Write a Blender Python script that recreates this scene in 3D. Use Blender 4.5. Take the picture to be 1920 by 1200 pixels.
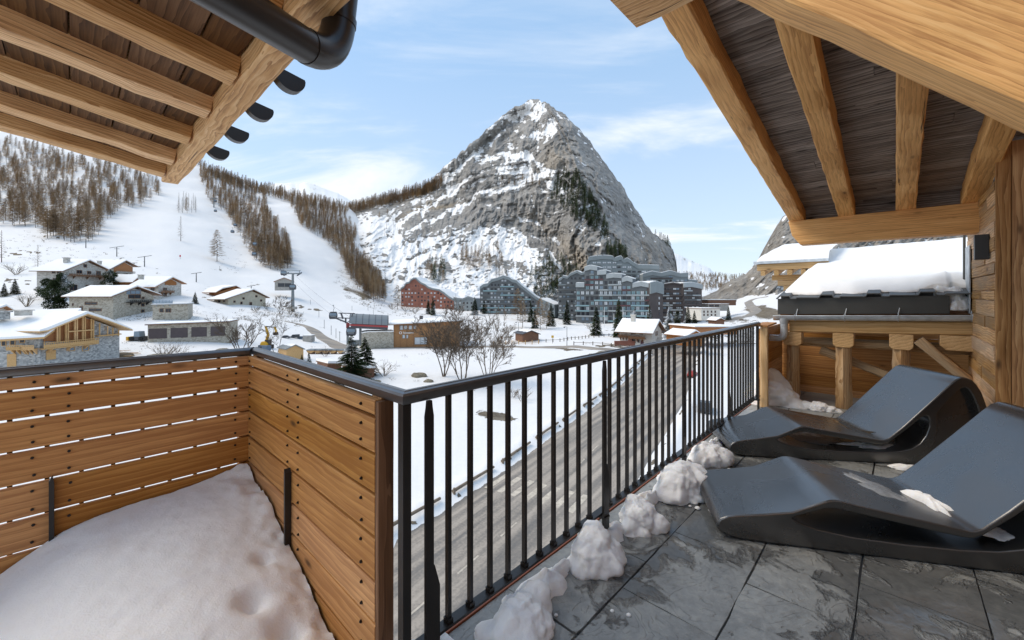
import bpy, math, random
import numpy as np
from mathutils import Vector, Matrix
R = math.radians
random.seed(7)
rng = np.random.default_rng(11)
sc = bpy.context.scene
for o in list(bpy.data.objects):
    bpy.data.objects.remove(o)
COL = sc.collection

# ------------------------------------------------------------------ camera, sky, sun, exposure
F, Y0, EYE = 768.0, 553.0, 1.45          # focal length and horizon in the 1920 px wide survey frame, eye height
cam = bpy.data.cameras.new("Camera")
cam.sensor_width = 36.0
cam.lens = 36.0 * F / 1920.0
cam.shift_y = -(600.0 - Y0) / 1920.0
cam.clip_start = 0.05
cam.clip_end = 12000.0
camo = bpy.data.objects.new("Camera", cam)
COL.objects.link(camo)
camo.location = (0, 0, EYE)
camo.rotation_euler = (R(90), 0, 0)
sc.camera = camo

SUN_EL, SUN_ROT = R(48), R(-85)
world = bpy.data.worlds.new("World")
sc.world = world
world.use_nodes = True
nt = world.node_tree
nt.nodes.clear()


def N(nt, t, **kw):
    n = nt.nodes.new(t)
    for k, v in kw.items():
        if k.startswith('i_'):
            key = k[2:]
            n.inputs[int(key) if key.isdigit() else key.replace('_', ' ')].default_value = v
        else:
            setattr(n, k, v)
    return n


def L(nt, a, b):
    nt.links.new(a, b)


def build_world():
    out = N(nt, 'ShaderNodeOutputWorld')
    bg = N(nt, 'ShaderNodeBackground', i_Strength=0.15)
    sky = N(nt, 'ShaderNodeTexSky', sky_type='NISHITA', sun_disc=False)
    sky.sun_elevation = SUN_EL
    sky.sun_rotation = SUN_ROT
    sky.altitude = 1800.0
    sky.air_density = 1.35
    sky.dust_density = 0.25
    sky.ozone_density = 0.9
    tc = N(nt, 'ShaderNodeTexCoord')
    sep = N(nt, 'ShaderNodeSeparateXYZ')
    L(nt, tc.outputs['Generated'], sep.inputs[0])
    # cloud layer: project the view direction on a high plane, wispy stretched noise
    zc = N(nt, 'ShaderNodeMath', operation='ADD', i_1=0.16)
    L(nt, sep.outputs[2], zc.inputs[0])
    zm = N(nt, 'ShaderNodeMath', operation='MAXIMUM', i_1=0.02)
    L(nt, zc.outputs[0], zm.inputs[0])
    dv = N(nt, 'ShaderNodeVectorMath', operation='DIVIDE')
    cmb = N(nt, 'ShaderNodeCombineXYZ')
    for i in range(3):
        L(nt, zm.outputs[0], cmb.inputs[i])
    L(nt, tc.outputs['Generated'], dv.inputs[0])
    L(nt, cmb.outputs[0], dv.inputs[1])
    mp = N(nt, 'ShaderNodeMapping')
    mp.inputs['Rotation'].default_value = (0, 0, R(-22))
    mp.inputs['Scale'].default_value = (0.55, 1.0, 1.0)
    mp.inputs['Location'].default_value = (3.1, 1.7, 0)
    L(nt, dv.outputs[0], mp.inputs[0])
    n1 = N(nt, 'ShaderNodeTexNoise', i_Scale=1.15, i_Detail=9.0, i_Roughness=0.58, i_Distortion=0.6)
    L(nt, mp.outputs[0], n1.inputs['Vector'])
    rp = N(nt, 'ShaderNodeMapRange', i_1=0.45, i_2=0.70, i_3=0.0, i_4=0.85)
    rp.interpolation_type = 'SMOOTHSTEP'
    L(nt, n1.outputs[0], rp.inputs[0])
    # general high veil, thicker low over the horizon
    vl = N(nt, 'ShaderNodeMapRange', i_1=0.0, i_2=0.55, i_3=0.45, i_4=0.0)
    L(nt, sep.outputs[2], vl.inputs[0])
    mx = N(nt, 'ShaderNodeMath', operation='MAXIMUM')
    ad = N(nt, 'ShaderNodeMath', operation='ADD', use_clamp=True)
    L(nt, rp.outputs[0], ad.inputs[0])
    L(nt, vl.outputs[0], ad.inputs[1])
    mix = N(nt, 'ShaderNodeMix', data_type='RGBA')
    L(nt, ad.outputs[0], mix.inputs[0])
    # thin bright high haze evens the clear-sky gradient out
    hz = N(nt, 'ShaderNodeMix', data_type='RGBA', i_0=0.72)
    L(nt, sky.outputs[0], hz.inputs[6])
    hz.inputs[7].default_value = (2.02, 3.22, 4.78, 1)
    L(nt, hz.outputs[2], mix.inputs[6])
    mix.inputs[7].default_value = (5.1, 5.3, 5.5, 1)
    L(nt, mix.outputs[2], bg.inputs[0])
    L(nt, bg.outputs[0], out.inputs[0])


build_world()
sd = bpy.data.lights.new("sun", 'SUN')
sd.energy = 1.9
sd.angle = R(38)
sd.color = (1.0, 0.87, 0.70)
suno = bpy.data.objects.new("sun", sd)
COL.objects.link(suno)
sdir = Vector((math.sin(SUN_ROT) * math.cos(SUN_EL), math.cos(SUN_ROT) * math.cos(SUN_EL), math.sin(SUN_EL)))
suno.location = sdir * 60
suno.rotation_euler = sdir.to_track_quat('Z', 'Y').to_euler()
sc.view_settings.view_transform = 'Standard'
sc.view_settings.look = 'None'
sc.view_settings.exposure = 0.46
sc.view_settings.gamma = 1.0
sc.view_settings.use_curve_mapping = False
sc.render.engine = 'CYCLES'
sc.cycles.max_bounces = 8
sc.cycles.diffuse_bounces = 5
sc.cycles.caustics_reflective = False
sc.cycles.caustics_refractive = False

# ------------------------------------------------------------------ frames
TH = math.atan2(720, 768)
SU, CU = math.sin(TH), math.cos(TH)


def T(u, v, z=0.0):
    """terrace frame (u along the black railing, v outwards over it) -> world"""
    return Vector((SU * u - CU * v, CU * u + SU * v, z))


UDIR, VDIR, ZDIR = T(1, 0), T(0, 1), Vector((0, 0, 1))


def ray(px, py, D):
    """survey: point seen at pixel (px,py) that stands D metres deep"""
    return Vector(((px - 960.0) / F * D, D, EYE - (py - Y0) / F * D))


def on_u(px, py, u0):
    a = (px - 960.0) / F
    D = u0 / (SU * a + CU)
    return D * (-CU * a + SU), EYE - (py - Y0) / F * D


def on_v(px, py, v0):
    a = (px - 960.0) / F
    D = v0 / (-CU * a + SU)
    return D * (SU * a + CU), EYE - (py - Y0) / F * D


# ------------------------------------------------------------------ numpy noise
def _h(ix, iy, seed):
    n = (ix.astype(np.int64) * 374761393 + iy.astype(np.int64) * 668265263 + seed * 974711) & 0x7fffffff
    n = ((n ^ (n >> 13)) * 1274126177) & 0x7fffffff
    return ((n ^ (n >> 16)) & 0xffff) / 65535.0


def vnoise(x, y, seed=0):
    x = np.asarray(x, float); y = np.asarray(y, float)
    ix = np.floor(x); iy = np.floor(y)
    fx = x - ix; fy = y - iy
    fx = fx * fx * fx * (fx * (fx * 6 - 15) + 10); fy = fy * fy * fy * (fy * (fy * 6 - 15) + 10)
    a = _h(ix, iy, seed); b = _h(ix + 1, iy, seed); c = _h(ix, iy + 1, seed); d = _h(ix + 1, iy + 1, seed)
    return (a + (b - a) * fx) * (1 - fy) + (c + (d - c) * fx) * fy


def fbm(x, y, seed=0, octs=5, gain=0.5, lac=2.03):
    s = 0; a = 1.0; t = 0
    x = np.asarray(x, float); y = np.asarray(y, float)
    for o in range(octs):
        s = s + a * vnoise(x, y, seed + o * 17); t += a
        a *= gain; x = x * lac + 5.3; y = y * lac + 1.7
    return s / t


def ridged(x, y, seed=0, octs=5, gain=0.55):
    s = 0; a = 1.0; t = 0
    x = np.asarray(x, float); y = np.asarray(y, float)
    for o in range(octs):
        s = s + a * (1 - np.abs(2 * vnoise(x, y, seed + o * 13) - 1)); t += a
        a *= gain; x = x * 2.05 + 3.1; y = y * 2.05 + 7.7
    return s / t


def smooth(x, a, b):
    t = np.clip((x - a) / (b - a), 0, 1)
    return t * t * (3 - 2 * t)


# ------------------------------------------------------------------ objects
WM = {}


def put(name, me, M=None, parent=None, label=None, cat=None, group=None, kind=None):
    o = bpy.data.objects.new(name, me)
    COL.objects.link(o)
    M = M if M is not None else Matrix.Identity(4)
    WM[o] = M
    if parent is not None:
        o.parent = parent
        o.matrix_basis = WM[parent].inverted() @ M
    else:
        o.matrix_basis = M
    if label: o['label'] = label
    if cat: o['category'] = cat
    if group: o['group'] = group
    if kind: o['kind'] = kind
    return o


def thing(name, loc, label, cat, group=None, rz=0.0):
    o = put(name, None, Matrix.Translation(loc) @ Matrix.Rotation(rz, 4, 'Z'), None, label, cat, group)
    o.empty_display_size = 0.2
    return o


def smooth_angle(me, ang=40):
    n = len(me.polygons)
    me.polygons.foreach_set('use_smooth', [True] * n)
    try:
        me.set_sharp_from_angle(angle=R(ang))
    except Exception:
        pass


class MB:
    def __init__(s):
        s.v = []; s.f = []; s.m = []; s.mi = 0

    def poly(s, pts, mi=None):
        b = len(s.v)
        s.v.extend([tuple(p) for p in pts])
        s.f.append(tuple(range(b, b + len(pts)))); s.m.append(s.mi if mi is None else mi)

    def add(s, vs, fs, M=None, mi=None):
        b = len(s.v)
        if M is not None:
            vs = [M @ Vector(p) for p in vs]
        s.v.extend([tuple(p) for p in vs])
        for f in fs:
            s.f.append(tuple(i + b for i in f)); s.m.append(s.mi if mi is None else mi)
        return s

    def box(s, c, d, M=None, mi=None):
        x, y, z = c; a, b, e = d[0] / 2, d[1] / 2, d[2] / 2
        vs = [(x - a, y - b, z - e), (x + a, y - b, z - e), (x + a, y + b, z - e), (x - a, y + b, z - e),
              (x - a, y - b, z + e), (x + a, y - b, z + e), (x + a, y + b, z + e), (x - a, y + b, z + e)]
        return s.add(vs, [(0, 3, 2, 1), (4, 5, 6, 7), (0, 1, 5, 4), (1, 2, 6, 5), (2, 3, 7, 6), (3, 0, 4, 7)], M, mi)

    def prism(s, prof, axis0, axis1, ext, o=(0, 0, 0), mi=None):
        """profile [(a,b)] in axes axis0/axis1, extruded along vector ext from origin o"""
        o = Vector(o); a0 = Vector(axis0); a1 = Vector(axis1); e = Vector(ext)
        n = len(prof)
        p0 = [o + a0 * a + a1 * b for a, b in prof]
        vs = p0 + [p + e for p in p0]
        fs = [tuple(range(n - 1, -1, -1)), tuple(range(n, 2 * n))]
        fs += [(i, (i + 1) % n, n + (i + 1) % n, n + i) for i in range(n)]
        return s.add(vs, fs, None, mi)

    def tube(s, pts, rad, n=8, cap=True, mi=None):
        pts = [Vector(p) for p in pts]
        rad = rad if isinstance(rad, (list, tuple)) else [rad] * len(pts)
        t0 = (pts[1] - pts[0]).normalized()
        ref = Vector((0, 0, 1)) if abs(t0.z) < 0.9 else Vector((1, 0, 0))
        nrm = t0.cross(ref).normalized()
        vs = []; fs = []
        for i, p in enumerate(pts):
            t = (pts[min(i + 1, len(pts) - 1)] - pts[max(i - 1, 0)]).normalized()
            nrm = (nrm - t * nrm.dot(t)).normalized()
            bn = t.cross(nrm)
            for k in range(n):
                a = 2 * math.pi * k / n
                vs.append(p + (nrm * math.cos(a) + bn * math.sin(a)) * rad[i])
        for i in range(len(pts) - 1):
            for k in range(n):
                fs.append((i * n + k, i * n + (k + 1) % n, (i + 1) * n + (k + 1) % n, (i + 1) * n + k))
        if cap:
            fs.append(tuple(range(n - 1, -1, -1)))
            fs.append(tuple(range((len(pts) - 1) * n, len(pts) * n)))
        return s.add(vs, fs, None, mi)

    def mesh(s, name, mats, sm=None):
        me = bpy.data.meshes.new(name)
        me.from_pydata(s.v, [], s.f)
        for m in (mats if isinstance(mats, (list, tuple)) else [mats]):
            me.materials.append(m)
        if any(s.m):
            me.polygons.foreach_set('material_index', s.m)
        if sm:
            smooth_angle(me, sm)
        me.update()
        return me

    def build(s, name, mats, parent=None, M=None, sm=None, **kw):
        """vertices are world coordinates unless M is given; origin goes to the middle of the bottom"""
        if M is None:
            vv = np.array(s.v)
            c = Vector(((vv[:, 0].min() + vv[:, 0].max()) / 2, (vv[:, 1].min() + vv[:, 1].max()) / 2, vv[:, 2].min()))
            s.v = [tuple(p) for p in (vv - np.array(c))]
            M = Matrix.Translation(c)
        return put(name, s.mesh(name, mats, sm), M, parent, **kw)


def frame(p0, p1, up=(0, 0, 1)):
    p0 = Vector(p0); p1 = Vector(p1)
    x = (p1 - p0).normalized(); u = Vector(up)
    y = u.cross(x).normalized(); z = x.cross(y)
    M = Matrix((x, y, z)).transposed().to_4x4()
    M.translation = (p0 + p1) / 2
    return M, (p1 - p0).length


def beam(name, mat, p0, p1, w, h, up=(0, 0, 1), parent=None, rough=0.004, ch=0.012, seg=None, **kw):
    """hewn timber: local X along the grain, w across, h deep, uneven arrises"""
    M, ln = frame(p0, p1, up)
    n = seg or max(2, int(ln / 0.14))
    a, b = w / 2, h / 2
    sec = [(-a + ch, -b), (a - ch, -b), (a, -b + ch), (a, b - ch), (a - ch, b), (-a + ch, b), (-a, b - ch), (-a, -b + ch)]
    mb = MB(); vs = []; fs = []; k = len(sec)
    for i in range(n + 1):
        x = -ln / 2 + ln * i / n
        for (y, z) in sec:
            vs.append((x, y + random.gauss(0, rough), z + random.gauss(0, rough)))
    for i in range(n):
        for j in range(k):
            fs.append((i * k + j, i * k + (j + 1) % k, (i + 1) * k + (j + 1) % k, (i + 1) * k + j))
    fs.append(tuple(range(k - 1, -1, -1))); fs.append(tuple(range(n * k, n * k + k)))
    mb.add(vs, [tuple(reversed(f)) for f in fs])
    me = mb.mesh(name, mat, 35)
    return put(name, me, M, parent, **kw)


def grid_mesh(name, X, Y, Z, mats, attrs=None, flip=False):
    r, c = X.shape
    me = bpy.data.meshes.new(name)
    co = np.stack([X, Y, Z], -1).reshape(-1, 3).astype(np.float32)
    idx = np.arange(r * c).reshape(r, c)
    q = np.stack([idx[:-1, :-1], idx[:-1, 1:], idx[1:, 1:], idx[1:, :-1]], -1).reshape(-1, 4)
    if flip: q = q[:, ::-1]
    me.vertices.add(r * c); me.vertices.foreach_set('co', co.ravel())
    me.loops.add(q.size); me.loops.foreach_set('vertex_index', q.ravel().astype(np.int32))
    me.polygons.add(len(q)); me.polygons.foreach_set('loop_start', (np.arange(len(q)) * 4).astype(np.int32))
    me.polygons.foreach_set('loop_total', np.full(len(q), 4, np.int32))
    me.polygons.foreach_set('use_smooth', np.ones(len(q), bool))
    for m in mats: me.materials.append(m)
    for k, a in (attrs or {}).items():
        at = me.attributes.new(k, 'FLOAT', 'POINT')
        at.data.foreach_set('value', a.astype(np.float32).ravel())
    me.update(); me.validate()
    return me


def tri_mesh(name, V, Fc, mats, mi=None):
    me = bpy.data.meshes.new(name)
    V = np.asarray(V, np.float32); Fc = np.asarray(Fc, np.int32)
    k = Fc.shape[1]
    me.vertices.add(len(V)); me.vertices.foreach_set('co', V.ravel())
    me.loops.add(Fc.size); me.loops.foreach_set('vertex_index', Fc.ravel())
    me.polygons.add(len(Fc)); me.polygons.foreach_set('loop_start', (np.arange(len(Fc)) * k).astype(np.int32))
    me.polygons.foreach_set('loop_total', np.full(len(Fc), k, np.int32))
    for m in mats: me.materials.append(m)
    if mi is not None: me.polygons.foreach_set('material_index', np.asarray(mi, np.int32))
    me.update(); me.validate()
    return me
# ------------------------------------------------------------------ materials (all procedural)
MATS = {}


def newmat(name):
    m = bpy.data.materials.new(name)
    m.use_nodes = True
    t = m.node_tree
    b = t.nodes['Principled BSDF']
    MATS[name] = m
    return m, t, b


def ramp(t, fac, stops, interp='LINEAR'):
    r = N(t, 'ShaderNodeValToRGB')
    r.color_ramp.interpolation = interp
    e = r.color_ramp.elements
    while len(e) < len(stops): e.new(0.5)
    for i, (p, c) in enumerate(stops):
        e[i].position = p
        e[i].color = (c, c, c, 1) if isinstance(c, (int, float)) else tuple(c) + (1,)
    L(t, fac, r.inputs[0])
    return r.outputs[0]


def coords(t, scale=(1, 1, 1), rnd=True, kind='Object'):
    tc = N(t, 'ShaderNodeTexCoord')
    src = tc.outputs[kind]
    if rnd:
        oi = N(t, 'ShaderNodeObjectInfo')
        mu = N(t, 'ShaderNodeVectorMath', operation='SCALE')
        cb = N(t, 'ShaderNodeCombineXYZ', i_0=1.0, i_1=0.37, i_2=0.61)
        m1 = N(t, 'ShaderNodeMath', operation='MULTIPLY', i_1=37.0)
        L(t, oi.outputs['Random'], m1.inputs[0])
        L(t, cb.outputs[0], mu.inputs[0]); L(t, m1.outputs[0], mu.inputs['Scale'])
        ad = N(t, 'ShaderNodeVectorMath', operation='ADD')
        L(t, src, ad.inputs[0]); L(t, mu.outputs[0], ad.inputs[1])
        src = ad.outputs[0]
    mp = N(t, 'ShaderNodeMapping')
    mp.inputs['Scale'].default_value = scale
    L(t, src, mp.inputs[0])
    return mp.outputs[0]


def noise(t, vec, scale, detail=4.0, rough=0.55, dist=0.0):
    n = N(t, 'ShaderNodeTexNoise', i_Scale=scale, i_Detail=detail, i_Roughness=rough, i_Distortion=dist)
    if vec is not None: L(t, vec, n.inputs['Vector'])
    return n.outputs[0]


def math2(t, op, a, b, clamp=False):
    n = N(t, 'ShaderNodeMath', operation=op, use_clamp=clamp)
    for i, x in enumerate((a, b)):
        if isinstance(x, (int, float)): n.inputs[i].default_value = x
        else: L(t, x, n.inputs[i])
    return n.outputs[0]


def mixc(t, fac, a, b, bt='MIX'):
    n = N(t, 'ShaderNodeMix', data_type='RGBA', blend_type=bt)
    for i, x in ((0, fac), (6, a), (7, b)):
        if isinstance(x, (int, float)): n.inputs[i].default_value = x
        elif isinstance(x, (tuple, list)): n.inputs[i].default_value = tuple(x) + (1,)
        else: L(t, x, n.inputs[i])
    return n.outputs[2]


def bump(t, b, h, strength=0.3, dist=0.01, prev=None):
    n = N(t, 'ShaderNodeBump', i_Strength=strength, i_Distance=dist)
    L(t, h, n.inputs['Height'])
    if prev is not None: L(t, prev, n.inputs['Normal'])
    if b is not None: L(t, n.outputs[0], b.inputs['Normal'])
    return n.outputs[0]


def plain(name, col, rough=0.6, metal=0.0, var=0.0, vscale=3.0, bmp=0.0, bscale=40.0, spec=0.5):
    m, t, b = newmat(name)
    b.inputs['Roughness'].default_value = rough
    b.inputs['Metallic'].default_value = metal
    b.inputs['Specular IOR Level'].default_value = spec
    if var > 0:
        c = coords(t)
        n = noise(t, c, vscale, 5)
        d = tuple(x * (1 - var) for x in col); l = tuple(min(1, x * (1 + var)) for x in col)
        L(t, ramp(t, n, [(0.3, d), (0.7, l)]), b.inputs['Base Color'])
        if bmp > 0: bump(t, b, noise(t, c, bscale, 4), bmp, 0.01)
    else:
        b.inputs['Base Color'].default_value = tuple(col) + (1,)
    return m


def wood(name, dark, mid, light, rings=16.0, crack=0.0, knots=1.0, rough=0.65, grey=None, fib=1.0, hue=0.12, rel=0.35, grain=1.0):
    """timber with growth rings, fibres, knots and drying cracks; the grain runs along local X"""
    m, t, b = newmat(name)
    c = coords(t)
    # knots: sparse cells stretched along the grain
    kv = N(t, 'ShaderNodeMapping'); kv.inputs['Scale'].default_value = (1.5, 4.2, 4.2); L(t, c, kv.inputs[0])
    vo = N(t, 'ShaderNodeTexVoronoi', i_Scale=1.15, i_Randomness=1.0); L(t, kv.outputs[0], vo.inputs['Vector'])
    kd = vo.outputs['Distance']
    knot = ramp(t, kd, [(0.03, 1.0), (0.10, 0.0)])
    halo = ramp(t, kd, [(0.05, 1.0), (0.34, 0.0)])
    rv = N(t, 'ShaderNodeMapping'); rv.inputs['Scale'].default_value = (0.16, 1.0, 1.0); L(t, c, rv.inputs[0])
    wv = N(t, 'ShaderNodeTexWave', wave_type='RINGS', rings_direction='X', wave_profile='SAW', i_Scale=rings * 1.5, i_Distortion=9.0, i_Detail=3.0, i_Detail_Scale=0.8, i_Detail_Roughness=0.55)
    L(t, rv.outputs[0], wv.inputs['Vector'])
    fv = N(t, 'ShaderNodeMapping'); fv.inputs['Scale'].default_value = (1.6, 60.0, 60.0); L(t, c, fv.inputs[0])
    fibre = noise(t, fv.outputs[0], 2.2, 5, 0.6)
    bv = N(t, 'ShaderNodeMapping'); bv.inputs['Scale'].default_value = (0.8, 7.0, 7.0); L(t, c, bv.inputs[0])
    band = noise(t, bv.outputs[0], 1.4, 4, 0.55, 0.6)
    g = math2(t, 'ADD', math2(t, 'MULTIPLY', wv.outputs[1], 0.26 * grain), math2(t, 'MULTIPLY', fibre, 0.46 * fib + 0.06))
    g = math2(t, 'ADD', g, math2(t, 'MULTIPLY', band, 0.36))
    col = ramp(t, g, [(0.36, dark), (0.55, mid), (0.78, light)])
    col = mixc(t, math2(t, 'MULTIPLY', halo, 0.45 * knots), col, dark)
    col = mixc(t, math2(t, 'MULTIPLY', knot, 0.8 * knots), col, tuple(x * 0.3 for x in dark))
    if grey:
        gn = noise(t, bv.outputs[0], 0.9, 6, 0.65)
        col = mixc(t, ramp(t, gn, [(0.42, 0.0), (0.62, 0.85)]), col, grey)
    h = math2(t, 'ADD', fibre, math2(t, 'MULTIPLY', band, 0.22))
    if crack > 0:
        cv = N(t, 'ShaderNodeMapping'); cv.inputs['Scale'].default_value = (0.55, 16.0, 16.0); L(t, c, cv.inputs[0])
        cn = noise(t, cv.outputs[0], 1.6, 4, 0.6, 0.3)
        cr = ramp(t, cn, [(0.27, 1.0), (0.315, 0.0)])
        col = mixc(t, math2(t, 'MULTIPLY', cr, crack), col, tuple(x * 0.22 for x in dark))
        h = math2(t, 'SUBTRACT', h, math2(t, 'MULTIPLY', cr, 1.6))
    oi = N(t, 'ShaderNodeObjectInfo')
    hs = N(t, 'ShaderNodeHueSaturation')
    L(t, math2(t, 'ADD', math2(t, 'MULTIPLY', oi.outputs['Random'], 2 * hue), 1 - hue), hs.inputs['Value'])
    L(t, math2(t, 'ADD', math2(t, 'MULTIPLY', oi.outputs['Random'], -hue), 1 + hue / 2), hs.inputs['Saturation'])
    L(t, col, hs.inputs['Color'])
    L(t, hs.outputs[0], b.inputs['Base Color'])
    b.inputs['Roughness'].default_value = rough
    b.inputs['Specular IOR Level'].default_value = 0.35
    bump(t, b, h, rel, 0.006)
    return m


wood('larch_board', (0.40, 0.175, 0.052), (0.65, 0.335, 0.112), (0.80, 0.46, 0.185), rings=7, crack=0.10, knots=1.3, rough=0.6, fib=0.6, hue=0.19, rel=0.12, grain=0.5)
wood('hewn_beam', (0.46, 0.205, 0.055), (0.76, 0.40, 0.125), (0.88, 0.55, 0.23), rings=12, crack=0.9, knots=1.0, hue=0.10, rel=0.5, grain=0.6)
wood('pale_beam', (0.34, 0.160, 0.055), (0.66, 0.37, 0.155), (0.86, 0.58, 0.31), rings=14, crack=1.0, knots=0.5, hue=0.10, rel=0.8)
wood('dark_plank', (0.05, 0.041, 0.037), (0.25, 0.215, 0.195), (0.47, 0.42, 0.38), rings=10, crack=0.9, knots=1.0, hue=0.30, rough=0.8, rel=0.8)
wood('soffit_shade_plank', (0.045, 0.018, 0.005), (0.105, 0.045, 0.014), (0.17, 0.080, 0.028), rings=10, crack=0.6, knots=0.6, hue=0.25, rough=0.8)  # dark brown stands in for the shade on the left rafters' sides
wood('old_post', (0.22, 0.10, 0.035), (0.48, 0.29, 0.13), (0.68, 0.48, 0.28), rings=10, crack=0.9, knots=0.6, grey=(0.38, 0.29, 0.19), hue=0.12, rel=0.8)
wood('old_wall', (0.25, 0.105, 0.030), (0.58, 0.31, 0.12), (0.82, 0.54, 0.27), rings=10, crack=0.8, knots=1.0, grey=(0.40, 0.27, 0.165), hue=0.30, rel=0.8)
wood('post_board', (0.18, 0.078, 0.025), (0.40, 0.20, 0.075), (0.58, 0.34, 0.15), rings=10, crack=0.75, knots=1.0, hue=0.12, rel=0.8)
wood('far_timber', (0.40, 0.23, 0.09), (0.58, 0.36, 0.16), (0.70, 0.47, 0.24), rings=6, hue=0.1)
wood('far_brown', (0.10, 0.05, 0.025), (0.19, 0.095, 0.045), (0.28, 0.15, 0.08), rings=6, hue=0.15)
wood('hall_wood', (0.20, 0.095, 0.04), (0.36, 0.185, 0.08), (0.46, 0.26, 0.125), rings=6, hue=0.1)
wood('far_orange', (0.17, 0.065, 0.02), (0.32, 0.13, 0.04), (0.42, 0.19, 0.07), rings=6, hue=0.15)

plain('black_metal', (0.016, 0.014, 0.013), 0.38, 0.0, 0.15, 8)
plain('rail_metal', (0.17, 0.172, 0.18), 0.30, 0.85, 0.12, 8)
plain('pipe_brown', (0.022, 0.017, 0.014), 0.32, 0.0, 0.12, 5)
plain('bolt', (0.008, 0.006, 0.005), 0.4)
plain('zinc', (0.52, 0.56, 0.59), 0.42, 0.30, 0.22, 9, 0.15, 30)
plain('fascia_metal', (0.060, 0.058, 0.052), 0.5, 0.2, 0.10, 4)
plain('tile_dark', (0.085, 0.085, 0.08), 0.5, 0.0, 0.2, 8)
plain('copper_edge', (0.30, 0.09, 0.04), 0.5, 0.3)
plain('glass_dark', (0.03, 0.035, 0.045), 0.12, 0.0)
plain('glass_pale', (0.55, 0.58, 0.60), 0.2)
plain('glass_blue', (0.20, 0.27, 0.34), 0.15)
plain('white_paint', (0.78, 0.78, 0.76), 0.6)
plain('road_white', (0.50, 0.44, 0.36), 0.8, 0, 0.30, 3)
plain('concrete', (0.36, 0.34, 0.31), 0.85, 0, 0.2, 1.5)
plain('render_wall', (0.46, 0.42, 0.33), 0.9, 0, 0.12, 0.8)
plain('pale_wall', (0.62, 0.59, 0.53), 0.9, 0, 0.12, 0.8)
plain('block_grey', (0.205, 0.235, 0.245), 0.7, 0, 0.10, 0.15)
plain('block_pale', (0.33, 0.36, 0.37), 0.7, 0, 0.10, 0.15)
plain('block_dark', (0.075, 0.062, 0.060), 0.8, 0, 0.15, 0.2)
plain('block_mid', (0.115, 0.125, 0.13), 0.8, 0, 0.15, 0.2)
plain('block_red', (0.25, 0.10, 0.068), 0.8, 0, 0.18, 0.3)
plain('block_teal', (0.22, 0.34, 0.37), 0.6)
plain('shutter_maroon', (0.10, 0.04, 0.045), 0.7)
plain('shed_brown', (0.17, 0.085, 0.05), 0.85, 0, 0.2, 2)
plain('lift_grey', (0.22, 0.24, 0.25), 0.5, 0.4)
plain('lift_dark', (0.07, 0.07, 0.08), 0.4, 0.2, 0.2, 2)
plain('lift_red', (0.34, 0.045, 0.045), 0.45)
plain('cabin', (0.045, 0.045, 0.055), 0.3)
plain('digger_yellow', (0.62, 0.34, 0.02), 0.5)
plain('car_blue', (0.10, 0.15, 0.22), 0.3)
plain('car_white', (0.72, 0.72, 0.72), 0.3)
plain('car_dark', (0.05, 0.055, 0.065), 0.3)
plain('car_red', (0.33, 0.04, 0.03), 0.3)
plain('tyre', (0.015, 0.015, 0.015), 0.9)
plain('blue_tarp', (0.03, 0.16, 0.55), 0.6)
plain('sign_yellow', (0.60, 0.36, 0.02), 0.6)
plain('sign_red', (0.50, 0.03, 0.03), 0.6)
plain('garage_door', (0.085, 0.066, 0.068), 0.7, 0, 0.1, 1)
plain('bark', (0.105, 0.076, 0.052), 0.95, 0, 0.35, 2)
plain('bark_far', (0.085, 0.063, 0.047), 0.95)
plain('bark_pale', (0.19, 0.145, 0.105), 0.95, 0, 0.3, 1.5)
plain('scrub', (0.15, 0.115, 0.075), 0.95, 0, 0.3, 2)
plain('boulder', (0.19, 0.165, 0.12), 0.95, 0, 0.35, 2.5, 0.6, 8)
plain('lamp_grey', (0.10, 0.105, 0.11), 0.5, 0.4)
plain('fixture', (0.035, 0.037, 0.040), 0.5, 0.2)


def stone(name, c1, c2, c3, scale=2.2, mortar=(0.45, 0.43, 0.39)):
    m, t, b = newmat(name)
    c = coords(t, (1, 1, 1.7))
    vo = N(t, 'ShaderNodeTexVoronoi', i_Scale=scale); L(t, c, vo.inputs['Vector'])
    ve = N(t, 'ShaderNodeTexVoronoi', feature='DISTANCE_TO_EDGE', i_Scale=scale); L(t, c, ve.inputs['Vector'])
    sx = N(t, 'ShaderNodeSeparateColor'); L(t, vo.outputs['Color'], sx.inputs[0])
    col = ramp(t, sx.outputs[0], [(0.0, c1), (0.5, c2), (1.0, c3)])
    e = ramp(t, ve.outputs['Distance'], [(0.02, 1.0), (0.07, 0.0)])
    L(t, mixc(t, math2(t, 'MULTIPLY', e, 0.55), col, mortar), b.inputs['Base Color'])
    b.inputs['Roughness'].default_value = 0.9
    bump(t, b, ve.outputs['Distance'], 0.5, 0.1)


stone('stone_pale', (0.33, 0.31, 0.275), (0.47, 0.45, 0.41), (0.58, 0.56, 0.52), 2.0)
stone('stone_warm', (0.25, 0.22, 0.17), (0.39, 0.35, 0.28), (0.50, 0.46, 0.38), 2.4)
stone('stone_grey', (0.20, 0.205, 0.205), (0.35, 0.355, 0.35), (0.50, 0.50, 0.485), 2.6)


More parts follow.
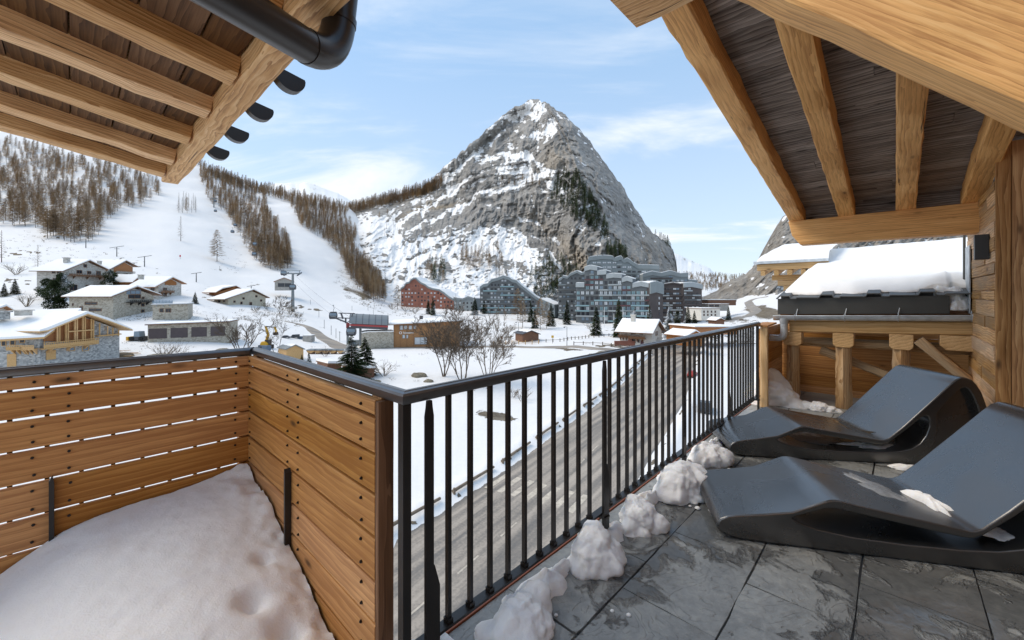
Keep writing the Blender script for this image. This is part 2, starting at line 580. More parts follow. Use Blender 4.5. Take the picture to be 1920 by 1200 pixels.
def snowmat(name, col=(0.88, 0.872, 0.86), bs=6.0, bst=0.25, bd=0.05, fine=0.3, fs=120.0, fd=0.004, sss=0.0):
    m, t, b = newmat(name)
    c = coords(t, rnd=False)
    n1 = noise(t, c, bs, 6, 0.6)
    n2 = noise(t, c, fs, 3, 0.6)
    L(t, ramp(t, n1, [(0.25, tuple(x * 0.965 for x in col)), (0.75, col)]), b.inputs['Base Color'])
    b.inputs['Roughness'].default_value = 0.75
    b.inputs['Specular IOR Level'].default_value = 0.25
    if sss:
        b.inputs['Subsurface Weight'].default_value = sss
        b.inputs['Subsurface Radius'].default_value = (0.03, 0.035, 0.045)
        b.inputs['Subsurface Scale'].default_value = 0.6
    p = bump(t, None, n1, bst, bd)
    bump(t, b, n2, fine, fd, p)
    return m


snowmat('snow_near', (0.88, 0.872, 0.862), bs=16, bst=0.3, bd=0.02, fine=0.45, fs=150, fd=0.005, sss=0.3)
snowmat('snow_roof', (0.89, 0.882, 0.87), bs=1.2, bst=0.25, bd=0.12, fine=0.15, fs=30, fd=0.02)


def slate():
    m, t, b = newmat('slate')
    c = coords(t)
    cw = coords(t, rnd=False, kind='Object')
    geo = N(t, 'ShaderNodeNewGeometry')
    n1 = noise(t, c, 3.2, 8, 0.62, 0.8)
    n2 = noise(t, c, 26, 5, 0.6)
    col = ramp(t, math2(t, 'ADD', math2(t, 'MULTIPLY', n1, 0.6), math2(t, 'MULTIPLY', n2, 0.4)),
               [(0.33, (0.17, 0.175, 0.172)), (0.52, (0.27, 0.275, 0.265)), (0.72, (0.40, 0.395, 0.365))])
    rust = noise(t, c, 2.1, 5, 0.6)
    col = mixc(t, ramp(t, rust, [(0.60, 0.0), (0.78, 0.5)]), col, (0.17, 0.145, 0.105))
    # cleft steps: terraces of a slow noise, and thin hairline ledges
    st = math2(t, 'MULTIPLY', noise(t, c, 2.4, 5, 0.5, 1.2), 16.0)
    fr = math2(t, 'FRACT', st, 0.0)
    step = math2(t, 'ADD', math2(t, 'FLOOR', st, 0.0), ramp(t, fr, [(0.90, 0.0), (1.0, 1.0)]))
    at = N(t, 'ShaderNodeAttribute', attribute_name='wet')
    wn = noise(t, geo.outputs['Position'], 5.5, 7, 0.62, 0.5)
    wet = ramp(t, math2(t, 'ADD', at.outputs['Fac'], math2(t, 'MULTIPLY', math2(t, 'SUBTRACT', wn, 0.5), 1.7)), [(0.42, 0.0), (0.60, 1.0)])
    col = mixc(t, math2(t, 'MULTIPLY', wet, 0.66), col, mixc(t, 1.0, col, (0.22, 0.22, 0.23), 'MULTIPLY'))
    L(t, col, b.inputs['Base Color'])
    rr = N(t, 'ShaderNodeMapRange', i_3=0.36, i_4=0.06); L(t, wet, rr.inputs[0]); L(t, rr.outputs[0], b.inputs['Roughness'])
    dry = math2(t, 'SUBTRACT', 1.0, math2(t, 'MULTIPLY', wet, 0.75))
    h = math2(t, 'ADD', math2(t, 'MULTIPLY', step, 0.16), math2(t, 'ADD', math2(t, 'MULTIPLY', n1, 0.7), math2(t, 'MULTIPLY', n2, 0.35)))
    bump(t, b, math2(t, 'MULTIPLY', h, dry), 0.9, 0.016)


slate()


def lounger_mat():
    m, t, b = newmat('lounger_plastic')
    c = coords(t, rnd=False)
    n = noise(t, c, 3.0, 6, 0.6, 0.4)
    n2 = noise(t, c, 1.6, 7, 0.6, 1.0)
    L(t, ramp(t, n, [(0.3, (0.018, 0.0178, 0.0175)), (0.7, (0.028, 0.0275, 0.027))]), b.inputs['Base Color'])
    L(t, ramp(t, n2, [(0.40, 0.22), (0.62, 0.34)]), b.inputs['Roughness'])
    b.inputs['IOR'].default_value = 2.2
    bump(t, b, noise(t, c, 220, 2), 0.08, 0.002)


lounger_mat()
m, t, b = newmat('water')
b.inputs['Base Color'].default_value = (0.03, 0.028, 0.026, 1)
b.inputs['Roughness'].default_value = 0.04
m, t, b = newmat('melt_ice')
b.inputs['Base Color'].default_value = (0.25, 0.26, 0.27, 1)
b.inputs['Roughness'].default_value = 0.10
bump(t, b, noise(t, coords(t, rnd=False), 45, 4, 0.6), 0.8, 0.01)


def asphalt():
    m, t, b = newmat('asphalt')
    c = coords(t, (0.04, 1.0, 1.0), rnd=False)     # local X runs along the road
    c2 = coords(t, rnd=False)
    n = noise(t, c, 1.1, 5, 0.55)
    n2 = noise(t, c2, 6.0, 6, 0.6)
    f = math2(t, 'ADD', math2(t, 'MULTIPLY', n, 0.75), math2(t, 'MULTIPLY', n2, 0.25))
    L(t, ramp(t, f, [(0.38, (0.15, 0.133, 0.115)), (0.46, (0.23, 0.202, 0.172)), (0.52, (0.33, 0.286, 0.24)), (0.62, (0.41, 0.357, 0.30))]), b.inputs['Base Color'])
    L(t, ramp(t, f, [(0.38, 0.35), (0.52, 0.85)]), b.inputs['Roughness'])
    bump(t, b, noise(t, c2, 60, 3), 0.2, 0.01)


asphalt()


def terrain_mat(name, rock_lo, rock_mid, rock_hi, warm, scale=0.05, snowc=(0.88, 0.872, 0.86), relief=3.0):
    """vertex attributes: snow (cover), warm (ochre rock / scrub)"""
    m, t, b = newmat(name)
    c = coords(t, rnd=False)
    a = N(t, 'ShaderNodeAttribute', attribute_name='snow').outputs['Fac']
    w = N(t, 'ShaderNodeAttribute', attribute_name='warm').outputs['Fac']
    n1 = noise(t, c, scale, 9, 0.66, 0.3)
    n2 = noise(t, c, scale * 7, 6, 0.65)
    st = N(t, 'ShaderNodeMapping'); st.inputs['Rotation'].default_value = (0.3, R(35), 0.0); st.inputs['Scale'].default_value = (0.25, 1, 1.6); L(t, c, st.inputs[0])
    n3 = noise(t, st.outputs[0], scale * 3.2, 6, 0.62)
    f = math2(t, 'ADD', math2(t, 'MULTIPLY', n1, 0.40), math2(t, 'ADD', math2(t, 'MULTIPLY', n2, 0.28), math2(t, 'MULTIPLY', n3, 0.32)))
    rock = ramp(t, f, [(0.36, rock_lo), (0.50, rock_mid), (0.64, rock_hi)])
    rock = mixc(t, w, rock, ramp(t, f, [(0.38, tuple(x * 0.45 for x in warm)), (0.62, warm)]))
    s = ramp(t, math2(t, 'ADD', a, math2(t, 'MULTIPLY', math2(t, 'SUBTRACT', math2(t, 'ADD', math2(t, 'MULTIPLY', n2, 0.6), math2(t, 'MULTIPLY', n3, 0.4)), 0.5), 1.0)), [(0.47, 0.0), (0.54, 1.0)])
    sc_ = ramp(t, noise(t, c, scale * 4, 5, 0.6), [(0.3, tuple(x * 0.955 for x in snowc)), (0.7, snowc)])
    L(t, mixc(t, s, rock, sc_), b.inputs['Base Color'])
    b.inputs['Roughness'].default_value = 0.9
    b.inputs['Specular IOR Level'].default_value = 0.15
    bh = math2(t, 'MULTIPLY', math2(t, 'ADD', n2, n3), math2(t, 'SUBTRACT', 1.15, s))
    bump(t, b, bh, 0.8, relief)
    return m


terrain_mat('mat_mountain', (0.135, 0.128, 0.12), (0.345, 0.33, 0.31), (0.54, 0.52, 0.485), (0.52, 0.42, 0.30), 0.022, relief=7.0)
terrain_mat('mat_ground', (0.085, 0.07, 0.055), (0.18, 0.155, 0.125), (0.30, 0.27, 0.23), (0.27, 0.215, 0.14), 0.30, (0.80, 0.79, 0.78), relief=0.35)


def foliage(name, c1, c2, c3, vs=0.6, snow=0.0):
    m, t, b = newmat(name)
    c = coords(t)
    n = noise(t, c, vs, 5, 0.65)
    col = ramp(t, n, [(0.32, c1), (0.5, c2), (0.68, c3)])
    if snow:
        geo = N(t, 'ShaderNodeNewGeometry')
        sp = N(t, 'ShaderNodeSeparateXYZ'); L(t, geo.outputs['Normal'], sp.inputs[0])
        sn = noise(t, c, 1.7, 4, 0.6)
        k = math2(t, 'MULTIPLY', ramp(t, math2(t, 'ABSOLUTE', sp.outputs[2], 0.0), [(0.45, 0.0), (0.8, 1.0)]), ramp(t, sn, [(0.60 - snow * 0.1, 0.0), (0.66 - snow * 0.1, 1.0)]))
        col = mixc(t, k, col, (0.80, 0.82, 0.85))
    L(t, col, b.inputs['Base Color'])
    b.inputs['Roughness'].default_value = 0.9
    b.inputs['Specular IOR Level'].default_value = 0.1


foliage('needles', (0.014, 0.024, 0.010), (0.040, 0.058, 0.022), (0.085, 0.105, 0.040), 0.8, snow=0.35)
foliage('needles_far', (0.035, 0.050, 0.022), (0.070, 0.092, 0.040), (0.125, 0.135, 0.065), 0.1)
foliage('larch_twigs', (0.23, 0.165, 0.10), (0.35, 0.25, 0.15), (0.50, 0.345, 0.18), 0.06)
foliage('larch_grey', (0.17, 0.14, 0.105), (0.26, 0.21, 0.16), (0.36, 0.29, 0.22), 0.15)
foliage('scrub_twigs', (0.09, 0.065, 0.045), (0.16, 0.12, 0.08), (0.24, 0.18, 0.12), 0.6)
# ------------------------------------------------------------------ terrain: the valley floor and the left hillside
GCOL = [-700, 0, 150, 300, 370, 450, 560, 660, 740, 860, 1000, 1150, 1300, 1400, 1550, 2000, 3600]
GROW = {  # depth, image row the surface is seen at
    -700: [(60, 742), (80, 660), (100, 610), (120, 560), (150, 520), (220, 450), (330, 370), (480, 280), (650, 200), (820, 215)],
    0: [(60, 748), (78, 688), (98, 640), (118, 590), (142, 545), (215, 472), (330, 400), (480, 320), (650, 245), (820, 262)],
    150: [(60, 749), (79, 690), (98, 640), (120, 590), (145, 547), (220, 472), (330, 402), (480, 325), (680, 255), (850, 272)],
    300: [(60, 750), (80, 696), (100, 638), (125, 592), (160, 548), (240, 478), (370, 402), (520, 345), (720, 285), (900, 300)],
    370: [(60, 751), (80, 698), (102, 640), (130, 594), (166, 553), (250, 490), (380, 415), (540, 355), (720, 309), (900, 322)],
    450: [(60, 751), (80, 700), (106, 642), (140, 598), (180, 563), (270, 505), (400, 435), (560, 380), (760, 338), (950, 350)],
    560: [(60, 751), (82, 698), (112, 652), (148, 610), (195, 575), (290, 515), (430, 445), (600, 388), (820, 366), (1000, 376)],
    660: [(60, 751), (82, 698), (117, 655), (152, 622), (215, 584), (320, 535), (480, 470), (680, 412), (900, 388), (1080, 396)],
    740: [(60, 751), (82, 698), (119, 655), (152, 632), (215, 598), (300, 572), (390, 555), (480, 545), (600, 535), (700, 540)],
    860: [(60, 751), (82, 698), (119, 654), (152, 634), (215, 604), (290, 580), (380, 568), (480, 560), (600, 552), (700, 555)],
    1000: [(60, 751), (82, 698), (119, 653), (152, 632), (205, 609), (265, 588), (350, 577), (480, 568), (600, 562), (700, 562)],
    1150: [(60, 751), (82, 698), (119, 653), (152, 631), (200, 612), (260, 599), (350, 587), (480, 578), (600, 572), (700, 570)],
    1300: [(60, 751), (82, 698), (119, 653), (152, 631), (200, 612), (260, 599), (350, 587), (480, 573), (700, 560), (900, 556)],
    1400: [(60, 751), (82, 698), (119, 653), (152, 631), (200, 608), (260, 586), (350, 560), (480, 542), (700, 545), (900, 548)],
    1550: [(60, 751), (82, 698), (119, 653), (152, 628), (200, 598), (260, 562), (350, 530), (480, 500), (700, 500), (900, 510)],
    2000: [(60, 751), (82, 698), (119, 650), (152, 610), (200, 560), (260, 520), (350, 480), (480, 450), (700, 450), (900, 460)],
    3600: [(60, 751), (82, 690), (119, 640), (152, 600), (200, 550), (260, 500), (350, 460), (480, 430), (700, 430), (900, 440)]}
GPX = np.concatenate([np.linspace(-700, -40, 40, endpoint=False), np.linspace(-40, 1500, 440, endpoint=False), np.linspace(1500, 3600, 60)])
GROUND = -15.5          # valley floor below the eye


def pchip(x, y, xq):
    h = np.diff(x); d = np.diff(y) / h
    m = np.zeros_like(y)
    for i in range(1, len(x) - 1):
        if d[i - 1] * d[i] > 0:
            w1 = 2 * h[i] + h[i - 1]; w2 = h[i] + 2 * h[i - 1]
            m[i] = (w1 + w2) / (w1 / d[i - 1] + w2 / d[i])
    m[0] = d[0]; m[-1] = d[-1]
    k = np.clip(np.searchsorted(x, xq) - 1, 0, len(x) - 2)
    t = (xq - x[k]) / h[k]
    return ((1 + 2 * t) * (1 - t) ** 2 * y[k] + t * (1 - t) ** 2 * h[k] * m[k] + t * t * (3 - 2 * t) * y[k + 1] + t * t * (t - 1) * h[k] * m[k + 1])


def build_ground_arrays():
    nr = 10
    Dk = np.zeros((nr, len(GPX))); Pk = np.zeros((nr, len(GPX)))
    for r in range(nr):
        d = np.log([GROW[c][r][0] for c in GCOL]); p = np.array([GROW[c][r][1] for c in GCOL], float)
        Dk[r] = pchip(np.array(GCOL, float), np.array(d), GPX); Pk[r] = pchip(np.array(GCOL, float), p, GPX)
    tt = np.concatenate([np.linspace(0, 1, 16, endpoint=False), np.linspace(1, 11, 261)])
    D = np.zeros((len(tt), len(GPX))); Z = np.zeros_like(D)
    for c in range(len(GPX)):
        ld = np.concatenate([[math.log(3.0), math.log(26.0)], Dk[:, c]])
        dd = np.exp(ld)
        z = np.concatenate([[GROUND, GROUND], -(Pk[:, c] - Y0) / F * dd[2:]])
        ts = np.arange(12.0)
        l = np.interp(tt, ts, ld)
        D[:, c] = np.exp(l); Z[:, c] = pchip(ld, z, l)
    # soften the seams between survey columns
    k = np.array([1, 2, 3, 2, 1.]); k /= k.sum()
    for _ in range(3):
        Zp = np.pad(Z, ((0, 0), (2, 2)), 'edge'); Z = sum(k[i] * Zp[:, i:i + Z.shape[1]] for i in range(5))
    return D, Z


GD, GZ = build_ground_arrays()
GX = (GPX[None, :] - 960.0) / F * GD
_amp = smooth(GD, 55, 160)
GZ = GZ + _amp * (fbm(GX / 30, GD / 30, 3, 4) - 0.5) * 3.0 + smooth(GD, 300, 600) * (fbm(GX / 60, GD / 60, 9, 4) - 0.5) * 9.0
GZ = GZ + (1 - _amp) * ((fbm(GX / 6, GD / 6, 4, 4) - 0.5) * 0.40 + (fbm(GX / 1.3, GD / 1.3, 14, 3) - 0.5) * 0.09)
ROADC = np.array([(-30, -18), (-14, 6), (-4.6, 20.3), (-1.6, 24.9), (3.3, 32.5), (8.2, 41), (20.5, 62.5), (39, 100), (58, 136), (84, 176)], float)
_rs = np.concatenate([[0], np.cumsum(np.hypot(*np.diff(ROADC, axis=0).T))])
RCL = np.stack([pchip(_rs, ROADC[:, 0], np.linspace(0, _rs[-1], 160)), pchip(_rs, ROADC[:, 1], np.linspace(0, _rs[-1], 160))], -1)
_near = GD < 185
_q = np.stack([GX[_near], GD[_near]], -1)
_d = np.full(len(_q), 1e9)
for _a, _b in zip(RCL[:-1], RCL[1:]):
    _ab = _b - _a
    _t = np.clip(((_q - _a) @ _ab) / (_ab @ _ab), 0, 1)
    _d = np.minimum(_d, np.hypot(*(_q - (_a + _t[:, None] * _ab)).T))
_m = 1 - smooth(_d, 5.4, 6.6)
_z = GZ[_near] * (1 - _m) + (GROUND - 0.05) * _m
_z = _z + 0.55 * np.exp(-((_d - 6.6) / 0.75) ** 2) * (0.35 + 1.1 * fbm(_q[:, 0] / 1.7, _q[:, 1] / 1.7, 77, 4))
GZ[_near] = _z
RDIST = np.full(GD.shape, 99.0); RDIST[_near] = _d
GPY = Y0 - GZ / GD * F


def ground_at(px, py):
    """world point of the valley / hillside surface seen at a survey pixel"""
    c = np.interp(px, GPX, np.arange(len(GPX)))
    i = int(min(c, len(GPX) - 2)); f = c - i
    col = GPY[:, i] * (1 - f) + GPY[:, i + 1] * f
    dd = GD[:, i] * (1 - f) + GD[:, i + 1] * f
    zz = GZ[:, i] * (1 - f) + GZ[:, i + 1] * f
    k = np.nonzero((col[:-1] >= py) & (col[1:] < py))[0]
    k = int(k[0]) if len(k) else int(np.argmin(np.abs(col)))
    k = min(k, len(col) - 2)
    den = col[k] - col[k + 1]
    t = 0 if abs(den) < 1e-9 else min(1, max(0, (col[k] - py) / den))
    D = dd[k] + (dd[k + 1] - dd[k]) * t
    return Vector(((px - 960.0) / F * D, D, EYE + zz[k] + (zz[k + 1] - zz[k]) * t))


def ground_z(x, y):
    px = 960.0 + x / y * F
    c = np.interp(px, GPX, np.arange(len(GPX)))
    i = int(min(c, len(GPX) - 2)); f = c - i
    a = np.interp(y, GD[:, i], GZ[:, i]); b_ = np.interp(y, GD[:, i + 1], GZ[:, i + 1])
    return EYE + a * (1 - f) + b_ * f


def blob_mask(PX, PY, blobs):
    m = np.zeros_like(PX)
    for (cx, cy, rx, ry, a, rot) in blobs:
        ca, sa = math.cos(R(rot)), math.sin(R(rot))
        dx = (PX - cx); dy = (PY - cy)
        q = ((dx * ca + dy * sa) / rx) ** 2 + ((-dx * sa + dy * ca) / ry) ** 2
        m = m + a * np.exp(-q * 1.4)
    return m


def make_ground():
    PX = np.broadcast_to(GPX[None, :], GD.shape)
    bare = blob_mask(PX, GPY, [
        (930, 780, 70, 14, 1.0, 10), (300, 672, 70, 9, .75, 0), (215, 685, 40, 9, .7, 0), (130, 690, 50, 6, .6, 0),
        (1070, 655, 60, 4, .8, 4), (900, 640, 55, 5, .5, 0), (1180, 652, 110, 5, .75, 3), (1130, 668, 30, 7, .75, 5), (1000, 660, 40, 5, .5, -8),
        (840, 545, 90, 12, .65, 10), (790, 560, 70, 8, .5, 0), (1000, 545, 80, 10, .55, 10),
        (690, 560, 30, 22, .5, 35), (640, 510, 18, 40, .55, -20), (660, 545, 40, 10, .5, 20),
        (1345, 600, 70, 10, .8, 0), (1420, 580, 60, 14, .6, 10), (1390, 640, 80, 14, .6, 0), (1440, 590, 50, 20, .55, 0), (1330, 560, 40, 8, .4, 0),
        (560, 575, 60, 6, .45, 12), (530, 580, 40, 8, .45, 10), (310, 573, 70, 6, .35, 0), (250, 580, 60, 7, .4, 0),
        (100, 445, 60, 10, .38, 10), (150, 480, 60, 12, .42, 5), (30, 480, 50, 14, .42, 0), (25, 535, 50, 16, .35, 0),
        (470, 440, 40, 20, .25, 30), (180, 400, 80, 12, .3, 10), (230, 500, 60, 8, .3, 0), (440, 500, 30, 20, .25, 20), (300, 440, 30, 20, .2, 10),
        (690, 700, 40, 5, .6, 0), (760, 712, 40, 6, .5, 0), (430, 668, 50, 6, .5, 0)])
    snow = 1.25 - bare * 1.15 - 0.16 * (fbm(PX / 14, GPY / 7, 21, 4) - 0.5) * smooth(GD, 90, 140)
    snow = np.where((bare < 0.08) & (GD < 110), 1.6, snow)
    snow = snow - 1.3 * np.exp(-((RDIST - 5.8) / 0.6) ** 2) * smooth(fbm(GX / 1.2, GD / 1.2, 61, 4), 0.42, 0.60) * (GD < 110)
    snow = snow - 0.75 * smooth(fbm(GX / 2.6, GD / 2.6, 88, 4), 0.58, 0.70) * smooth(fbm(GX / 24, GD / 24, 89, 3), 0.47, 0.60) * smooth(GD, 88, 110) * (1 - smooth(GD, 230, 330))
    warm = np.clip(0.35 + 0.9 * (fbm(PX / 30, GPY / 20, 5, 3) - 0.4), 0, 1)
    me = grid_mesh('snow_field', GX, GD, GZ + EYE, [MATS['mat_ground']], {'snow': snow, 'warm': warm}, flip=False)
    put('snow_field', me, kind='structure', label='snow covered valley floor and ski slopes below the terrace')


make_ground()


# ------------------------------------------------------------------ mountains as lofted relief
def tps(P, v):
    P = np.asarray(P, float); n = len(P)
    def U(r2): return np.where(r2 > 0, r2 * np.log(np.maximum(r2, 1e-12)), 0)
    d2 = ((P[:, None] - P[None]) ** 2).sum(-1)
    A = np.zeros((n + 3, n + 3)); A[:n, :n] = U(d2) + np.eye(n) * 0.02
    A[:n, n] = 1; A[:n, n + 1:] = P; A[n, :n] = 1; A[n + 1:, :n] = P.T
    w = np.linalg.solve(A, np.concatenate([v, [0, 0, 0]]))
    def f(x, y):
        s = w[n] + w[n + 1] * x + w[n + 2] * y
        for i in range(n):
            s = s + w[i] * U((x - P[i, 0]) ** 2 + (y - P[i, 1]) ** 2)
        return s
    return f


MSKY = np.array([(560, 420), (600, 405), (660, 390), (740, 367), (790, 352), (808, 338), (822, 322), (850, 300), (880, 272), (920, 235), (945, 216), (962, 204), (985, 193), (1000, 188), (1012, 187), (1030, 195),
                 (1060, 215), (1090, 246), (1110, 270), (1130, 298), (1150, 325), (1170, 355), (1190, 388), (1210, 420), (1230, 441), (1250, 455), (1262, 470), (1268, 492), (1271, 520), (1274, 560), (1290, 590)], float)


def mountain():
    an = [(560, 600, 330), (650, 600, 330), (740, 600, 320), (860, 600, 320), (1000, 600, 330), (1100, 600, 330), (1200, 600, 330), (1290, 600, 380),
          (560, 430, 700), (700, 500, 440), (800, 520, 410), (900, 520, 400), (1000, 520, 390), (1060, 500, 400), (1120, 520, 375), (1180, 520, 370), (1230, 520, 400), (1272, 540, 450),
          (700, 430, 600), (800, 430, 570), (900, 430, 540), (960, 430, 525), (1010, 440, 500), (1060, 440, 455), (1110, 450, 425), (1150, 450, 430), (1200, 450, 500),
          (660, 392, 880), (740, 368, 860), (800, 352, 800), (850, 320, 740), (850, 370, 690), (900, 350, 650), (950, 330, 620), (1000, 340, 580), (1010, 390, 545), (1050, 340, 540), (1060, 390, 500), (1100, 350, 520), (1120, 400, 470), (1150, 380, 545), (1180, 420, 560),
          (880, 275, 760), (920, 290, 700), (960, 208, 790), (960, 270, 690), (1010, 190, 780), (1010, 260, 660), (1040, 250, 640), (1060, 218, 720), (1070, 300, 575), (1110, 272, 700), (1110, 310, 610), (1170, 357, 660), (1230, 442, 600), (1268, 500, 560)]
    P = np.array([(a / 100, b_ / 100) for a, b_, c in an]); v = np.log([c for a, b_, c in an])
    f = tps(P, v)
    pxs = np.linspace(560, 1290, 620)
    sky = np.interp(pxs, MSKY[:, 0], MSKY[:, 1])
    sky = sky + (ridged(pxs / 16, pxs * 0, 3, 5) - 0.6) * 11.0 * smooth(pxs, 790, 830)
    s = np.linspace(0, 1, 430) ** 0.95
    PX, S = np.meshgrid(pxs, s)
    PY = 605 + (sky[None, :] - 605) * S
    lD = f(PX / 100, PY / 100)
    D = np.exp(lD)
    # structure of the rock: gullies down the fall line, dipping strata, small blocks
    arete = np.interp(PY, [187, 250, 330, 380, 440, 500, 600], [1012, 1050, 1085, 1110, 1150, 1170, 1180])
    rightf = smooth(PX - arete, -6, 14)
    gx = PX + 0.55 * (PY - 400) * (1 - 2 * rightf) * 0.5
    g1 = ridged(gx / 46, PY / 130, 31, 4)
    q = (PX * 0.78 + PY * 0.62) if False else None
    PXw = PX + 70 * (fbm(PX / 75, PY / 75, 201, 4) - .5); PYw = PY + 60 * (fbm(PX / 70, PY / 70, 211, 4) - .5)
    a1 = PXw * math.cos(R(-26)) + PYw * math.sin(R(-26)); b1 = -PXw * math.sin(R(-26)) + PYw * math.cos(R(-26))
    a2 = PXw * math.cos(R(54)) + PYw * math.sin(R(54)); b2 = -PXw * math.sin(R(54)) + PYw * math.cos(R(54))
    stl = ridged(a1 / 90 + 0.3 * fbm(PX / 40, PY / 40, 2, 3), b1 / 13, 51, 5)
    strr = ridged(a2 / 95, b2 / 12, 61, 5)
    stf = ridged(PX / 15 + 0.4 * fbm(PX / 30, PY / 30, 8, 3), PY / 75, 71, 5)         # pillars of the front cliff
    blk = fbm(PX / 7, PY / 6, 81, 4)
    cliff = np.clip(blob_mask(PX, PY, [(1010, 420, 75, 26, 1.1, 38), (1085, 480, 80, 30, 1.1, 48), (1120, 520, 50, 34, 1.0, 60), (960, 400, 60, 22, .8, 20), (1030, 290, 38, 36, 1.0, 50), (890, 400, 70, 18, .7, -5), (840, 350, 60, 18, .5, -30)]), 0, 1.1)
    lower = smooth(PY, 400, 520) * (1 - rightf) * (1 - np.clip(cliff, 0, 1))
    ramp_s = smooth(S, 0.0, 0.15)
    rel = (g1 - 0.6) * 34 * (1 - 0.7 * lower) + (ridged(PXw / 22, PYw / 40, 231, 5) - .6) * 22 * (1 - .6 * lower) + (1 - rightf) * (stl - 0.6) * 13 * (1 - 0.45 * lower) + rightf * (strr - 0.6) * 20 + np.clip(cliff, 0, 1) * (stf - 0.6) * 26 + (blk - 0.5) * 9 * (1 - 0.35 * lower)
    # ledges: gentle benches between steep rock steps
    bench = np.zeros_like(PX); ledge_snow = np.zeros_like(PX)
    for k, pl in enumerate([[(690, 478), (760, 442), (830, 404), (900, 374), (960, 352), (1030, 330)], [(840, 404), (900, 396), (960, 404), (1010, 428), (1050, 465), (1085, 515)], [(890, 305), (950, 292), (1000, 308), (1040, 335)], [(850, 335), (900, 288), (950, 250), (1000, 228)], [(700, 520), (790, 488), (860, 470), (930, 476), (990, 500)], [(930, 232), (985, 215), (1020, 225)], [(720, 440), (780, 410), (840, 372), (880, 340)], [(960, 440), (1010, 455), (1050, 495), (1075, 545)]]):
        pl = np.array(pl, float); yc = np.interp(PX, pl[:, 0], pl[:, 1]) + (fbm(PX / 14, PX * 0 + k, 40 + k, 4) - .5) * 26
        wx = smooth(PX, pl[0, 0] - 6, pl[0, 0] + 30) * (1 - smooth(PX, pl[-1, 0] - 30, pl[-1, 0] + 6))
        dd = yc - PY                                  # rows above the ledge line
        bench += wx * (smooth(dd, -2, 9) * 1.0 - smooth(dd, 9, 60) * 0.8 + (smooth(dd, -45, -2) - 1) * 0.5 + .5)
        ledge_snow += wx * (np.exp(-((dd - 5) / 5.5) ** 2) * .34 - np.exp(-((dd + 13) / 9.0) ** 2) * .30)
    rel = rel - bench * 13
    edge = 1 - 0.75 * smooth(S, 0.93, 1.0)
    D = D - rel * ramp_s * edge * 1.1
    X = (PX - 960) / F * D; Z = EYE - (PY - Y0) / F * D
    # back side behind the skyline
    Xb = []; Yb = []; Zb = []
    for k, (dd, dz) in enumerate([(12, -6), (60, -45), (200, -190), (420, -420)]):
        Xb.append(X[-1] * (1 + dd / D[-1])); Yb.append(D[-1] + dd); Zb.append(Z[-1] + dz)
    # snow cover: lies on gentle facets, blown off the cliffs
    gy, gxx = np.gradient(np.log(D))
    slope = -gy / np.maximum(1e-6, np.abs(np.gradient(PY, axis=0)))       # depth gained per row: gentle ground gains more
    sl = np.clip(slope * 230, -0.5, 2.2)
    def nz(q): return (q - q.mean()) / q.std()
    apron = np.clip(smooth(PY, 405, 470) * smooth(1010 + (PY - 420) * .45 - PX, -30, 60), 0, 1)
    level = 0.44 * (1 - rightf) + 0.30 * rightf
    level = level * (1 - apron) + 0.80 * apron
    region = blob_mask(PX, PY, [
        (700, 420, 60, 30, .25, 0), (740, 470, 80, 40, .12, 0), (1060, 560, 60, 30, -.1, 0),
        (1005, 200, 26, 16, .30, 35), (1040, 222, 18, 22, .22, 45), (950, 305, 62, 9, .34, -22), (900, 300, 50, 9, .22, -30), (965, 318, 52, 17, .42, 5), (1020, 340, 38, 18, .36, 35), (985, 255, 30, 8, .26, -10),
        (870, 350, 45, 9, .25, -25), (930, 235, 24, 8, .2, -30), (830, 342, 26, 9, .4, -30), (820, 390, 60, 8, .25, -28), (1200, 430, 8, 60, .14, -30), (1080, 240, 14, 26, .12, -40)])
    dark = blob_mask(PX, PY, [(1000, 430, 50, 14, .32, 38), (1080, 470, 80, 26, .45, 48), (1130, 530, 45, 45, .35, 60), (1040, 285, 28, 34, .36, 50), (940, 395, 50, 14, .30, 10), (890, 395, 45, 12, .2, -20), (1240, 500, 30, 40, .12, 60), (840, 375, 60, 6, .3, -28), (780, 480, 70, 4, .5, -22), (860, 270, 30, 40, .14, -40), (905, 255, 40, 20, .1, -40), (1060, 530, 40, 26, .25, 0)])
    fine = fbm(a1 / 16, b1 / 3.2, 93, 4); finer = fbm(a2 / 18, b2 / 3.0, 95, 4)
    streak = (1 - rightf) * (-.06 * nz(stl) + .07 * nz(fine) - .09 * nz(ridged(PXw / 22, PYw / 40, 231, 5))) + rightf * (-.07 * nz(strr) + .10 * nz(finer))
    speck = nz(fbm(PX / 6, PY / 3.4, 91, 4)) * (0.07 + .07 * apron)
    snow = level + region - dark + ledge_snow + streak + speck + .05 * np.clip(sl - .6, -1, 1)
    warm = np.clip(blob_mask(PX, PY, [(1080, 480, 70, 26, .55, 48), (1010, 420, 40, 14, .3, 38), (1040, 300, 26, 40, .55, 50), (1120, 520, 40, 40, .5, 60), (800, 385, 70, 6, .9, -25), (830, 388, 40, 5, .9, -10), (1215, 470, 40, 50, .25, 60), (740, 380, 70, 6, .3, -12), (1250, 520, 18, 40, .4, 70)]) + 0.25 * (fbm(PX / 20, PY / 20, 7, 3) - 0.5), 0, 1)
    nb = len(Xb)
    me = grid_mesh('mountain', np.vstack([X, Xb]), np.vstack([D, Yb]), np.vstack([Z, Zb]), [MATS['mat_mountain']],
                   {'snow': np.vstack([snow, np.repeat(snow[-1:], nb, 0)]), 'warm': np.vstack([warm, np.repeat(warm[-1:], nb, 0)])})
    put('mountain', me, kind='structure', label='steep pointed rock mountain with snow on its ledges')
    return PX, PY, D, sky, pxs, s


MT = mountain()


